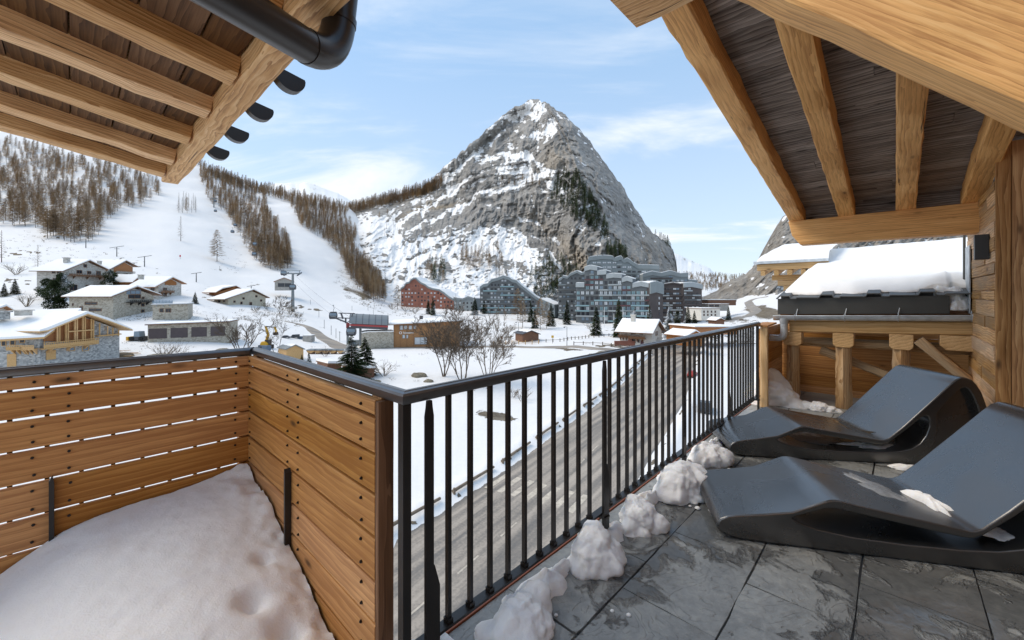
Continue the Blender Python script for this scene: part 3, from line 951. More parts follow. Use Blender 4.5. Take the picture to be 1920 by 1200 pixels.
def mountain_at(px, py):
    PX, PY, D, sky, pxs, s = MT
    c = int(round(np.interp(px, pxs, np.arange(len(pxs)))))
    r = int(np.argmin(np.abs(PY[:, c] - py)))
    d = D[r, c]
    return ray(px, PY[r, c], d)


def loft(name, px0, px1, skyline, base, D0, D1, n=(160, 90), amp=10.0, snow=0.6, warm=0.0, seed=1, st_rot=30, contrast=1.0, label=''):
    """a farther relief: base row at depth D0, skyline at depth D1"""
    skyline = np.array(skyline, float)
    pxs = np.linspace(px0, px1, n[0]); s = np.linspace(0, 1, n[1])
    sky = np.interp(pxs, skyline[:, 0], skyline[:, 1]) + (fbm(pxs / 8, pxs * 0, seed, 4) - .5) * 3.0
    PX, S = np.meshgrid(pxs, s)
    PY = base + (sky[None] - base) * S
    D = np.exp(np.log(D0) + (np.log(D1) - np.log(D0)) * S)
    a = PX * math.cos(R(st_rot)) + PY * math.sin(R(st_rot)); b_ = -PX * math.sin(R(st_rot)) + PY * math.cos(R(st_rot))
    st = ridged(a / 60, b_ / 9, seed + 3, 5)
    D = D - ((st - .6) * amp + (ridged(PX / 40, PY / 70, seed + 5, 4) - .6) * amp * 1.3) * (1 - 0.8 * smooth(S, .9, 1))
    X = (PX - 960) / F * D; Z = EYE - (PY - Y0) / F * D
    cov = snow + contrast * (0.55 - st) + (fbm(PX / 10, PY / 6, seed + 9, 4) - .5) * 0.8 * contrast
    Xb = [X[-1] * (1 + d / D[-1]) for d in (D1 * .02, D1 * .3)]; Yb = [D[-1] + d for d in (D1 * .02, D1 * .3)]; Zb = [Z[-1] - d for d in (D1 * .01, D1 * .25)]
    w = np.clip(warm + 0.5 * (fbm(PX / 24, PY / 18, seed + 2, 3) - .5), 0, 1)
    me = grid_mesh(name, np.vstack([X, Xb]), np.vstack([D, Yb]), np.vstack([Z, Zb]), [MATS['mat_mountain']],
                   {'snow': np.vstack([cov, cov[-1:], cov[-1:]]), 'warm': np.vstack([w, w[-1:], w[-1:]])})
    put(name, me, kind='structure', label=label)
    return PX, PY, D


loft('distant_peak', 440, 760, [(440, 356), (500, 349), (520, 344), (545, 343), (560, 346), (575, 341), (590, 346), (610, 354), (640, 365), (660, 377), (700, 392), (760, 410)], 420, 1500, 2100, amp=25, snow=1.0, seed=5, st_rot=25, contrast=0.9, label='white snow peak far behind the saddle')
loft('distant_ridge', 1225, 1420, [(1225, 470), (1272, 476), (1290, 487), (1310, 494), (1330, 502), (1345, 516), (1380, 530), (1420, 520)], 560, 1300, 1900, n=(140, 60), amp=22, snow=0.95, seed=15, st_rot=20, contrast=0.9, label='snowy ridge far down the valley')
CLF = loft('rock_cliff', 1290, 2000, [(1290, 562), (1320, 556), (1345, 545), (1362, 530), (1385, 520), (1402, 510), (1418, 492), (1430, 470), (1442, 448), (1455, 425), (1468, 405), (1490, 395), (1560, 380), (1700, 350), (2000, 330)], 600, 290, 470, n=(420, 260), amp=15, snow=0.24, warm=0.22, seed=25, st_rot=-42, contrast=1.25, label='grey layered cliff beyond the neighbouring roof')
# ------------------------------------------------------------------ terrace floor of split slate
def wetness(u, v):
    w = 0.19 + 0 * u
    def g(cu, cv, ru, rv, a): return a * np.exp(-(((u - cu) / ru) ** 2 + ((v - cv) / rv) ** 2))
    for q in [(2.35, 0.93, 0.9, 0.10, .30), (3.0, 0.75, 0.5, 0.5, .30), (3.4, 0.95, 0.9, 0.25, .35), (2.3, -0.35, 0.9, 0.35, .34), (3.6, -0.6, 1.0, 0.6, .35), (2.75, 0.05, 0.5, 0.25, .30),
              (1.9, 1.1, 0.6, 0.14, .20), (2.0, 0.14, 0.35, 0.07, .30), (4.4, 0.5, 1.2, 0.5, .30), (1.75, 0.98, 0.5, 0.05, .22), (2.6, 0.0, 0.8, 0.10, .15), (5.6, 0.9, 0.6, 0.4, .12)]:
        w = w + g(*q)
    return w


def slab(name, parent, u0, u1, v0, v1, mat, th=0.025):
    nu = max(3, int((u1 - u0) / 0.07)); nv = max(3, int((v1 - v0) / 0.07))
    uu = np.linspace(u0, u1, nu + 1); vv = np.linspace(v0, v1, nv + 1)
    Ug, Vg = np.meshgrid(uu, vv, indexing='ij')
    jit = 0.007
    eu = (fbm(Vg * 5, Ug * 0 + u0 * 9, 3, 3) - .5) * jit * 2; ev = (fbm(Ug * 5, Vg * 0 + v0 * 9, 4, 3) - .5) * jit * 2
    bu = np.zeros_like(Ug); bu[0] = 1; bu[-1] = 1
    bv = np.zeros_like(Ug); bv[:, 0] = 1; bv[:, -1] = 1
    Ug = Ug + eu * bu; Vg = Vg + ev * bv
    dz = random.uniform(-0.0035, 0.0)
    Zg = dz + (fbm(Ug * 4, Vg * 4, 8, 3) - .5) * 0.004 - 0.004 * np.clip(bu + bv, 0, 1)
    cu, cv = (u0 + u1) / 2, (v0 + v1) / 2
    base = T(cu, cv, 0)
    Xw = SU * Ug - CU * Vg - base.x; Yw = CU * Ug + SU * Vg - base.y
    vs = list(zip(Xw.ravel(), Yw.ravel(), Zg.ravel())); n0 = len(vs)
    idx = np.arange(n0).reshape(nu + 1, nv + 1)
    fs = [(idx[i, j], idx[i + 1, j], idx[i + 1, j + 1], idx[i, j + 1]) for i in range(nu) for j in range(nv)]
    ring = list(idx[:, 0]) + list(idx[-1, 1:]) + list(idx[-2::-1, -1]) + list(idx[0, -2:0:-1])
    low = []
    for r in ring:
        x, y, z = vs[r]; low.append(len(vs)); vs.append((x, y, -th))
    k = len(ring)
    fs += [(ring[i], low[i], low[(i + 1) % k], ring[(i + 1) % k]) for i in range(k)]
    me = bpy.data.meshes.new(name); me.from_pydata(vs, [], [tuple(int(q) for q in f) for f in fs]); me.materials.append(mat)
    at = me.attributes.new('wet', 'FLOAT', 'POINT')
    w = list(wetness(Ug, Vg).ravel()); w += [w[r] for r in ring]
    at.data.foreach_set('value', np.array(w, np.float32))
    smooth_angle(me, 30)
    return put(name, me, Matrix.Translation(base), parent)


def deck():
    mb = MB()
    for (u0, u1, v0, v1) in [(-2.6, 8.0, -2.6, 1.395), (-2.6, 0.75, 1.395, 3.15)]:
        c = T((u0 + u1) / 2, (v0 + v1) / 2)
        M = Matrix.Translation((c.x, c.y, -0.165)) @ Matrix.Rotation(math.pi / 2 - TH, 4, 'Z')
        mb.box((0, 0, 0), (u1 - u0, v1 - v0, 0.27), M)
    fl = mb.build('terrace_floor', MATS['concrete'], kind='structure', label='terrace floor paved with dark split slate')
    VL = [1.405, 0.995, 0.556, 0.136, -0.30, -0.74, -1.18, -1.62]
    off = [1.47, 1.86, 2.32, 2.05, 2.5, 1.9, 2.2]
    for i in range(7):
        v1, v0 = VL[i], VL[i + 1]
        u = off[i] - 0.66 * 6
        while u < 7.9:
            if u + 0.66 > -0.6:
                slab('slate_tile', fl, max(u, -2.5) + 0.004, u + 0.66 - 0.004, v0 + 0.004, v1 - 0.004, MATS['slate'])
            u += 0.66
    for j in range(3):
        for i in range(5):
            u = -2.5 + i * 0.64
            slab('slate_tile', fl, u + .004, min(u + .636, 0.74), 1.41 + j * .57, 1.41 + j * .57 + .562, MATS['slate'])
    ed = MB()
    p0, p1 = T(0.80, 1.412, 0), T(6.2, 1.412, 0)
    M, ln = frame(p0, p1)
    ed.box((0, 0, -0.024), (ln, 0.012, 0.05), M)
    ed.build('copper_flashing', MATS['copper_edge'], fl)
    return fl


deck()

# ------------------------------------------------------------------ black railing with flat balusters
RAIL_V, RAIL_Z = 1.275, 1.058
RSEC = [(0.0, 0.010), (0.004, 0.0), (0.012, -0.004), (0.044, -0.004), (0.052, 0.0), (0.056, 0.010), (0.056, 0.030), (0.050, 0.038), (0.038, 0.042), (0.036, 0.045), (0.020, 0.045), (0.018, 0.042), (0.006, 0.038), (0.0, 0.030)]


def handrail(name, pts, parent, dirs, mat):
    """pts: inner-edge corner points; dirs: outward offset vector for every station (mitred)"""
    n = len(RSEC); vs = []; fs = []
    for p, d in zip(pts, dirs):
        for (o, z) in RSEC:
            vs.append(Vector(p) + Vector(d) * o + ZDIR * z)
    for i in range(len(pts) - 1):
        for j in range(n):
            fs.append((i * n + j, i * n + (j + 1) % n, (i + 1) * n + (j + 1) % n, (i + 1) * n + j))
    fs += [tuple(range(n)), tuple(range((len(pts) - 1) * n, len(pts) * n))]
    mb = MB(); mb.add(vs, fs)
    o = mb.build(name, mat, parent, sm=28)
    return o


BM = MATS['black_metal']


def bar_mesh(du, dv, h):
    mb = MB(); mb.box((0, 0, h / 2), (du, dv, h)); return mb.mesh('baluster', BM)


def bolt_mesh(r=0.0065, d=0.005):
    mb = MB()
    prof = [(r * math.cos(a * math.pi / 4), r * math.sin(a * math.pi / 4)) for a in range(8)]
    mb.prism([(a * 1.0, b_ * 1.0) for a, b_ in prof], (1, 0, 0), (0, 0, 1), (0, -d, 0))
    mb.prism([(a * .55, b_ * .55) for a, b_ in prof], (1, 0, 0), (0, 0, 1), (0, -d * 1.7, 0))
    return mb.mesh('bolt', MATS['bolt'])


BOLT = bolt_mesh()
ROTU = Matrix.Rotation(math.pi / 2 - TH, 4, 'Z')      # local X -> u, local Y -> v
ROTV = Matrix.Rotation(math.pi - TH, 4, 'Z')          # local X -> v, local Y -> -u


def railing():
    root = thing('railing', T(0.8, RAIL_V, 0), 'long black steel railing with flat balusters along the slate terrace edge', 'railing')
    d1 = VDIR
    handrail('handrail', [T(0.794, RAIL_V, RAIL_Z), T(6.06, RAIL_V, RAIL_Z)], root, [VDIR + UDIR, VDIR], MATS['rail_metal'])
    mb = MB(); M, ln = frame(T(0.82, RAIL_V + 0.022, 0.1485), T(6.05, RAIL_V + 0.022, 0.1485))
    mb.box((0, 0, 0), (ln, 0.044, 0.012), M); mb.build('bottom_rail', BM, root)
    posts = [0.900, 2.155, 3.40, 4.64, 5.88]
    u = 0.900
    bm = bar_mesh(0.017, 0.020, RAIL_Z - 0.154)
    k = 0
    us = []
    for i in range(len(posts)):
        n = 11 if i < 4 else 1
        st = (posts[i + 1] - posts[i]) / 11 if i < 4 else 0.09
        for j in range(1, n):
            us.append(posts[i] + st * j)
    us += [5.96]
    for u in us:
        put('baluster', bm, Matrix.Translation(T(u, RAIL_V + 0.022, 0.1546)) @ ROTU, root)
        mb = MB()
    for u in posts:
        mb = MB()
        a = 0.017
        prof = [(-a, -0.24), (a + 0.028, -0.24), (a + 0.028, 0.355), (a + 0.004, 0.44), (a, 0.44), (a, 1.0), (a - 0.005, 1.03), (a - 0.008, RAIL_Z + 0.0), (-a + 0.008, RAIL_Z), (-a + 0.005, 1.03), (-a, 1.0)]
        mb.prism(prof, UDIR, ZDIR, VDIR * 0.014, T(u, RAIL_V - 0.016, 0))
        mb.box((0, 0, 0), (0.05, 0.05, 0.012), Matrix.Translation(T(u + 0.01, RAIL_V + 0.0, 0.125)) @ ROTU)
        p = mb.build('post', BM, root)
        for zz in (0.62, 0.46, 0.30) if u > 3 else ():
            put('screw', BOLT, Matrix.Translation(T(u, RAIL_V - 0.017, zz)) @ ROTU @ Matrix.Scale(0.6, 4), p)
    # corner post
    mb = MB()
    mb.box((0, 0, 0), (0.034, 0.034, RAIL_Z + 0.24), Matrix.Translation(T(0.818, RAIL_V + 0.026, (RAIL_Z - 0.24) / 2)) @ ROTU)
    mb.build('corner_post', BM, root)
    # sleeves at the foot of balusters
    sl = MB(); sl.box((0, 0, 0.009), (0.026, 0.030, 0.018)); sm_ = sl.mesh('sleeve', BM)
    for u in us:
        put('sleeve', sm_, Matrix.Translation(T(u, RAIL_V + 0.022, 0.155)) @ ROTU, root)


railing()

# ------------------------------------------------------------------ board fences round the snowy corner
LB = MATS['larch_board']
EDGE = [1.052, 0.984, 0.843, 0.690, 0.528, 0.362, 0.203, 0.050, -0.11, -0.27]


def plank_mesh(ln, h, th, seed):
    ch = 0.004; a, b_ = th / 2, h / 2
    mb = MB()
    prof = [(-a, -b_ + ch), (-a + ch, -b_), (a - ch, -b_), (a, -b_ + ch), (a, b_ - ch), (a - ch, b_), (-a + ch, b_), (-a, b_ - ch)]
    mb.prism([(p, q) for p, q in prof], (0, 1, 0), (0, 0, 1), (ln, 0, 0), (-ln / 2, 0, 0))
    return mb.mesh('board', LB)


def fence(label, along, u0, v0, length, bolts, brackets, bal0, inward):
    """along: 'u' or 'v'; boards' inner faces lie on the inward side"""
    D_ = UDIR if along == 'u' else VDIR
    O = T(u0, v0, 0)
    inn = Vector(inward)
    root = thing('board_fence', O + D_ * (length / 2), label, 'fence')
    rot = ROTU if along == 'u' else ROTV
    th = 0.027
    for i in range(len(EDGE) - 1):
        top, bot = EDGE[i], EDGE[i + 1] + 0.012
        h = top - bot; z = (top + bot) / 2
        cuts = [0.0] + [b_ for b_ in brackets] + [length] if i >= 5 or (i == 4 and along == 'u') else [0.0, length]
        for a, b_ in zip(cuts[:-1], cuts[1:]):
            a2 = a + (0.006 if a > 0 else 0); b2 = b_ - (0.006 if b_ < length else 0)
            c = O + D_ * ((a2 + b2) / 2) - inn * (th / 2)
            bd = put('board', plank_mesh(b2 - a2, h, th, i), Matrix.Translation((c.x, c.y, z + random.uniform(-.001, .001))) @ rot, root)
            for s in bolts:
                if a2 + .02 < s < b2 - .02:
                    for zz in ((z,) if h < 0.09 else (top - 0.035, bot + 0.03)):
                        p = O + D_ * (s + random.uniform(-.004, .004)) + inn * 0.0005
                        yaw = math.atan2(-inn.x, inn.y) + math.pi
                        put('bolt', BOLT, Matrix.Translation((p.x, p.y, zz)) @ Matrix.Rotation(yaw, 4, 'Z'), bd)
    bm = bar_mesh(0.017, 0.020, RAIL_Z - 0.02)
    s = bal0
    while s < length - 0.01:
        if s > 0.01 and along == 'u':
            p = O + D_ * s - inn * 0.052
            put('baluster', bm, Matrix.Translation((p.x, p.y, 0.02)) @ rot, root)
        s += 0.1195
    for s in brackets:
        mb = MB(); p = O + D_ * s + inn * 0.002
        mb.prism([(-0.009, -0.05), (0.009, -0.05), (0.009, 0.515), (0.004, 0.55), (-0.009, 0.53)], D_, ZDIR, inn * 0.03, (p.x, p.y, 0.0))
        mb.build('steel_bracket', BM, root)
    for s in (0.035, length - 0.035):
        p = O + D_ * s - inn * 0.05
        mb = MB(); mb.box((0, 0, RAIL_Z / 2), (0.07, 0.045, RAIL_Z), Matrix.Translation((p.x, p.y, 0)) @ rot)
        mb.build('backing_post', MATS['post_board'], root)
    return root


fl_ = fence('long larch board fence at the left with gaps showing snow', 'u', -1.72, 3.075, 2.515, [2.42, 1.70, 1.58, 0.5], [1.64], 0.07, -VDIR)
handrail('handrail', [T(-1.75, 3.088, RAIL_Z), T(0.782, 3.088, RAIL_Z)], fl_, [VDIR, VDIR + UDIR * 1.0], MATS['rail_metal'])
fm_ = fence('short larch board fence turned towards the railing beside the snow bank', 'v', 0.770, 1.430, 1.642, [0.10, 0.765, 0.915, 1.60], [0.872], 0.17, -UDIR)
handrail('handrail', [T(0.7945, RAIL_V + 0.0005, RAIL_Z), T(0.7945, 3.083, RAIL_Z)], fm_, [UDIR + VDIR, UDIR + VDIR], MATS['rail_metal'])
for _z0, _z1 in zip([-0.2, 0.06, 0.3, 0.54, 0.78], [0.055, 0.295, 0.535, 0.775, 1.04]):
    beam('outer_board', MATS['post_board'], T(0.822, 1.44, (_z0 + _z1) / 2), T(0.822, 3.06, (_z0 + _z1) / 2), 0.022, _z1 - _z0, parent=fm_, rough=0.0003, ch=0.003, seg=4)
beam('end_board', MATS['far_brown'], T(0.803, 1.416, 0.02), T(0.803, 1.416, 1.05), 0.066, 0.024, up=VDIR, parent=fm_, rough=0.0005, ch=0.003)


# ------------------------------------------------------------------ snow lying on the terrace
def snow_bank():
    nu, nv = 170, 130
    us = np.linspace(-2.3, 0.757, nu); vs = np.linspace(0.9, 3.062, nv)
    U, V = np.meshgrid(us, vs, indexing='ij')
    P = [(0.757, 3.06, .35), (0.757, 2.75, .29), (0.757, 2.3, .145), (0.757, 1.9, .0), (0.757, 1.5, -.05), (0.757, 0.9, -.06), (0.40, 3.06, .30), (0.15, 3.06, .30), (-0.08, 3.06, .245), (-0.25, 3.06, .12), (-0.38, 3.06, .05), (-1.0, 3.06, .0), (-2.3, 3.06, .0),
         (0.4, 2.6, .27), (0.4, 2.1, .18), (0.3, 1.6, .07), (0.3, 0.9, .0), (0.0, 2.6, .22), (-0.2, 2.4, .12), (0.0, 2.0, .14), (-0.1, 1.4, .06), (-1.0, 2.2, .05), (-2.3, 1.6, .02), (-0.5, 0.9, .02), (0.68, 2.1, .115), (0.6, 1.7, .06)]
    f = tps(np.array([(a, b_) for a, b_, c in P]), np.array([c for a, b_, c in P]))
    Z = f(U, V)
    edge = smooth(U, 0.55, 0.757)
    Z = Z + (fbm(U * 5, V * 5, 2, 5) - .5) * (0.030 + 0.06 * edge) + (fbm(U * 26, V * 26, 6, 3) - .5) * (0.008 + 0.02 * edge) + edge * np.abs(fbm(U * 14, V * 14, 44, 3) - .5) * 0.05
    for (cu, cv, r, dpt) in [(0.52, 2.02, .05, .07), (0.60, 1.83, .055, .075), (0.585, 1.62, .045, .07), (0.66, 1.60, .03, .05), (0.50, 1.45, .05, .06), (0.63, 2.25, .04, .05)]:
        Z = Z - dpt * np.exp(-((U - cu) ** 2 + (V - cv) ** 2) / r ** 2)
    Z = np.maximum(Z, -0.06)
    X = SU * U - CU * V; Y = CU * U + SU * V
    me = grid_mesh('snow_bank', X, Y, Z, [MATS['snow_near']], flip=True)
    put('snow_bank', me, kind='stuff', label='soft snow bank with footprints filling the fenced corner')


snow_bank()


def clump(name, c, r, seed, label, parts=(), sq=0.8, group='snow lumps along the railing', lumpy=0.35, sub=5):
    """a lump of old snow: metaball-like union displaced by noise"""
    import bmesh
    bm = bmesh.new()
    bmesh.ops.create_icosphere(bm, subdivisions=5 if r > .03 else 3, radius=1.0)
    vs = np.array([v.co[:] for v in bm.verts])
    ctr = [(0, 0, 0, 1.0)] + list(parts)
    # radial support of several blobs
    best = np.zeros(len(vs))
    for (x, y, z, rr) in ctr:
        o = np.array([x, y, z]); b_ = vs @ o; cc = o @ o - rr * rr
        disc = b_ * b_ - cc
        t_ = np.where(disc > 0, b_ + np.sqrt(np.maximum(disc, 0)), 0)
        best = np.log(np.exp(best * 9) + np.exp(np.maximum(t_, 0) * 9)) / 9
    th = np.arctan2(vs[:, 1], vs[:, 0]); ph = vs[:, 2]
    def n3(s_, sd): return (fbm(vs[:, 0] * s_ + 11, vs[:, 1] * s_ + seed * 3.1, sd, 3) + fbm(vs[:, 1] * s_ + 5, vs[:, 2] * s_ + seed, sd + 31, 3) + fbm(vs[:, 2] * s_ + 7, vs[:, 0] * s_ + seed * 1.7, sd + 57, 3)) / 1.5 - 1.0
    rad = best * (1 + lumpy * 1.1 * n3(1.5, seed) + lumpy * 0.6 * n3(3.4, seed + 5) + 0.08 * n3(9, seed + 9) + 0.03 * n3(22, seed + 2) - 0.10 * np.abs(n3(5.5, seed + 3)))
    p = vs * rad[:, None] * r
    p[:, 2] = p[:, 2] * sq
    lowc = p[:, 2] < -0.25 * r * sq
    p[:, 2] = np.where(lowc, -0.25 * r * sq + (p[:, 2] + 0.25 * r * sq) * 0.12, p[:, 2])
    p[:, 2] += 0.25 * r * sq
    for v, q in zip(bm.verts, p): v.co = q
    me = bpy.data.meshes.new(name); bm.to_mesh(me); bm.free()
    me.polygons.foreach_set('use_smooth', [True] * len(me.polygons)); me.materials.append(MATS['snow_near'])
    return put(name, me, Matrix.Translation(c) @ Matrix.Rotation(math.pi / 2 - TH, 4, 'Z'), None, label, 'snow lump', group)


clump('snow_lump', T(1.33, 1.19, -0.01), 0.125, 3, 'biggest snow lump at the bottom of the picture beside the first balusters', [(0.9, 0.3, 0.25, .75), (-0.6, -.25, .0, .85), (-1.1, 0.45, -.2, .6)], 0.9)
clump('snow_lump', T(0.93, 1.34, -0.02), 0.10, 13, 'low snow lump between the fence end and the first railing post', [(0.8, .3, -.1, .8), (-1.2, .5, .1, .9)], 0.8)
clump('snow_lump', T(1.93, 1.20, 0.0), 0.12, 23, 'peaked snow lump just before the second railing post', [(.35, .1, .55, .6), (-.8, -.1, -.1, .75), (.75, -.5, -.15, .7), (-.2, -.7, -.1, .6)], 1.0)
clump('snow_lump', T(2.44, 1.20, 0.0), 0.115, 33, 'snow lump with a small ball at its foot just past the second railing post', [(.2, .3, .6, .5), (-.9, -.1, -.3, .6), (.3, -.95, -.2, .6), (-.75, -.75, -.3, .35)], 1.0)
clump('snow_lump', T(3.05, 1.16, 0.0), 0.15, 43, 'wide snow lump touching the foot of the nearest lounger', [(.7, -.7, .1, .75), (-.9, .1, -.2, .7), (.6, .3, .25, .7), (-.3, -.8, -.3, .35)], 0.95)
clump('snow_lump', T(3.78, 1.20, 0.0), 0.13, 53, 'snow lump by the railing in front of the far lounger', [(.3, -.8, 0, .7), (-.8, .2, -.1, .7), (.9, .2, .1, .7)], 0.9)
clump('snow_lump', T(4.55, 1.20, 0.0), 0.10, 63, 'low ragged snow lump behind the foot of the far lounger', [(1.0, .1, 0, .8), (-1.1, .1, -.1, .8), (2.0, 0, -.1, .6)], 0.8)
clump('snow_crumb', T(2.93, 0.90, 0.0), 0.028, 73, 'single small snow crumb on the wet slate', [], 0.6)
clump('snow_lump', T(6.55, 1.25, 0.0), 0.30, 83, 'tall snow heap in the corner under the zinc downpipe', [(.35, .2, .75, .55), (-.3, -.9, -.45, .55), (-.6, .2, -.4, .6), (.2, .3, 1.15, .35)], 0.85)
clump('snow_lump', T(6.42, 0.72, 0.0), 0.11, 93, 'ragged snow ridge lying between the first two weathered posts', [(.2, 1.2, 0, .8), (.1, -1.2, -.2, .75), (.1, 2.2, 0, .8), (.1, -2.2, -.2, .5)], 0.75)
# ------------------------------------------------------------------ right roof over the slate terrace
SL = 0.173                                   # roof fall towards +u
HB, PB, DPK = MATS['hewn_beam'], MATS['pale_beam'], MATS['dark_plank']


def zr(u): return 2.385 + SL * (6.2 - u)


def right_roof():
    root = thing('terrace_roof', T(4, 0, 2.4), 'timber roof with honey coloured rafters and weathered grey planks above the loungers', 'roof')
    for v in (0.912, 0.425, -0.078, -0.565):
        beam('rafter', HB, T(1.62, v, zr(1.62) + 0.085), T(6.36, v, zr(6.36) + 0.085), 0.155, 0.17, parent=root, rough=0.003, ch=0.010)
    # lining planks, each its own board laid across the rafters
    n = 0
    u = 1.58
    while u < 6.40:
        w = random.uniform(0.105, 0.165)
        vs_ = [1.035, -0.95]
        if random.random() < 0.45: vs_ = [1.035, random.uniform(-0.5, 0.6), -0.95]
        for a, b_ in zip(vs_[:-1], vs_[1:]):
            um = u + w / 2; dz = random.uniform(0, 0.006)
            beam('lining_plank', DPK, T(um, a, zr(um) + 0.182 + dz), T(um, b_ + 0.003, zr(um) + 0.182 + dz), w - 0.003, 0.020, up=T(SL, 0, 1), parent=root, rough=0.0012, ch=0.003, seg=4)
        u += w
    mb = MB(); M, ln = frame(T(1.55, 0.045, zr(1.55) + 0.26), T(6.55, 0.045, zr(6.55) + 0.26))
    mb.box((0, 0, 0), (ln, 2.02, 0.10), M); mb.build('roof_cover', MATS['fascia_metal'], root)
    return root


RR = right_roof()
pl = MB()
pl.prism([(1.0, 2.388), (0.875, 2.075), (-0.70, 2.075), (-0.70, 2.388)], VDIR, ZDIR, UDIR * 0.20, T(6.2, 0, 0))
M_ = frame(T(6.2, 1.0, 0), T(6.2, -0.7, 0))


def vbeam(name, prof, u0, du, mat, parent=None, **kw):
    """beam lying along v with a shaped side profile [(v,z)]; local X runs along the grain"""
    vm = sum(p[0] for p in prof) / len(prof); zm = sum(p[1] for p in prof) / len(prof)
    mb = MB(); mb.prism([(p - vm, q - zm) for p, q in prof], (1, 0, 0), (0, 0, 1), (0, -du, 0))
    me = mb.mesh(name, mat)
    o = put(name, me, Matrix.Translation(T(u0, vm, zm)) @ ROTV, parent, **kw)
    bv = o.modifiers.new('b', 'BEVEL'); bv.width = 0.007; bv.segments = 2
    return o


vbeam('eave_plate', [(1.0, 2.384), (0.96, 2.20), (0.875, 2.078), (-0.80, 2.078), (-0.80, 2.384)], 6.2, 0.20, HB, RR)
beam('blocking_board', DPK, T(6.34, 0.98, 2.465), T(6.34, -0.75, 2.465), 0.025, 0.16, parent=RR, rough=0.001, ch=0.003)
beam('purlin', PB, T(2.0, 1.09, 3.078), T(2.0, -0.98, 3.078), 0.44, 0.18, parent=RR, rough=0.003, seg=12)
# inclined strut close to the camera
st0 = Vector((0, 0, 0))
_n = (VDIR * -1 + ZDIR).normalized()          # perpendicular of the underside, pointing up and inwards
_d = (VDIR + ZDIR).normalized()
_b0 = T(1.885, -0.72, 2.235 - 0.72); _b1 = T(1.885, 0.735, 2.235 + 0.735)
beam('strut', HB, _b0 + _n * 0.21, _b1 + _n * 0.21, 0.23, 0.42, up=_n, parent=RR, rough=0.0025, ch=0.008, seg=16)

# ------------------------------------------------------------------ house wall at the right
WV = -0.60


def house_wall():
    root = thing('house_wall', T(6.0, WV - 0.1, 0), 'wall of reclaimed horizontal boards behind the loungers at the right edge', 'wall')
    z = 0.0
    while z < 2.62:
        h = random.uniform(0.085, 0.15)
        cuts = [5.27, random.uniform(5.6, 6.6), 7.02] if random.random() < 0.55 else [5.27, 7.02]
        for a, b_ in zip(cuts[:-1], cuts[1:]):
            top = min(z + h, zr(b_) + 0.165) - 0.003
            if top - z > 0.02:
                dv = random.uniform(-0.006, 0.006)
                beam('wall_board', MATS['old_wall'], T(a + 0.002, WV - 0.02 + dv, (z + top) / 2), T(b_ - 0.002, WV - 0.02 + dv, (z + top) / 2), 0.034, top - z, parent=root, rough=0.002, ch=0.005)
        z += h
    mb = MB(); M, ln = frame(T(5.28, WV - 0.14, 1.20), T(7.0, WV - 0.14, 1.20)); mb.box((0, 0, 0), (ln, 0.19, 2.38), M); mb.build('wall_core', MATS['far_brown'], root)
    v = WV - 0.002
    for w in (0.085, 0.17, 0.17, 0.19, 0.18, 0.2, 0.2):
        beam('corner_board', MATS['post_board'], T(5.24, v - w / 2, 0.0), T(5.24, v - w / 2, zr(5.24) + 0.155), w - 0.003, 0.035, up=-UDIR, parent=root, rough=0.001, ch=0.003, seg=14)
        v -= w
    return root


HW = house_wall()
lf = MB()
lf.box((0, 0, 0), (0.085, 0.085, 0.22), Matrix.Translation(T(5.52, WV + 0.046, 1.875)) @ ROTU)
lo = lf.build('wall_lamp', MATS['fixture'], None, label='dark grey box wall lamp on the board wall', cat='lamp')
bv = lo.modifiers.new('b', 'BEVEL'); bv.width = 0.003; bv.segments = 2
so = MB(); so.box((0, 0, 0), (0.075, 0.018, 0.10), Matrix.Translation(T(5.45, WV + 0.011, 0.36)) @ ROTU)
so.build('wall_socket', MATS['zinc'], None, label='small grey socket low on the board wall behind a lounger', cat='socket')


# ------------------------------------------------------------------ neighbouring eave: posts, gutter, snowy tiled roof
TI = 0.036                                   # the eave rises towards the wall
def tz(z, v): return z + TI * (1.1 - v)


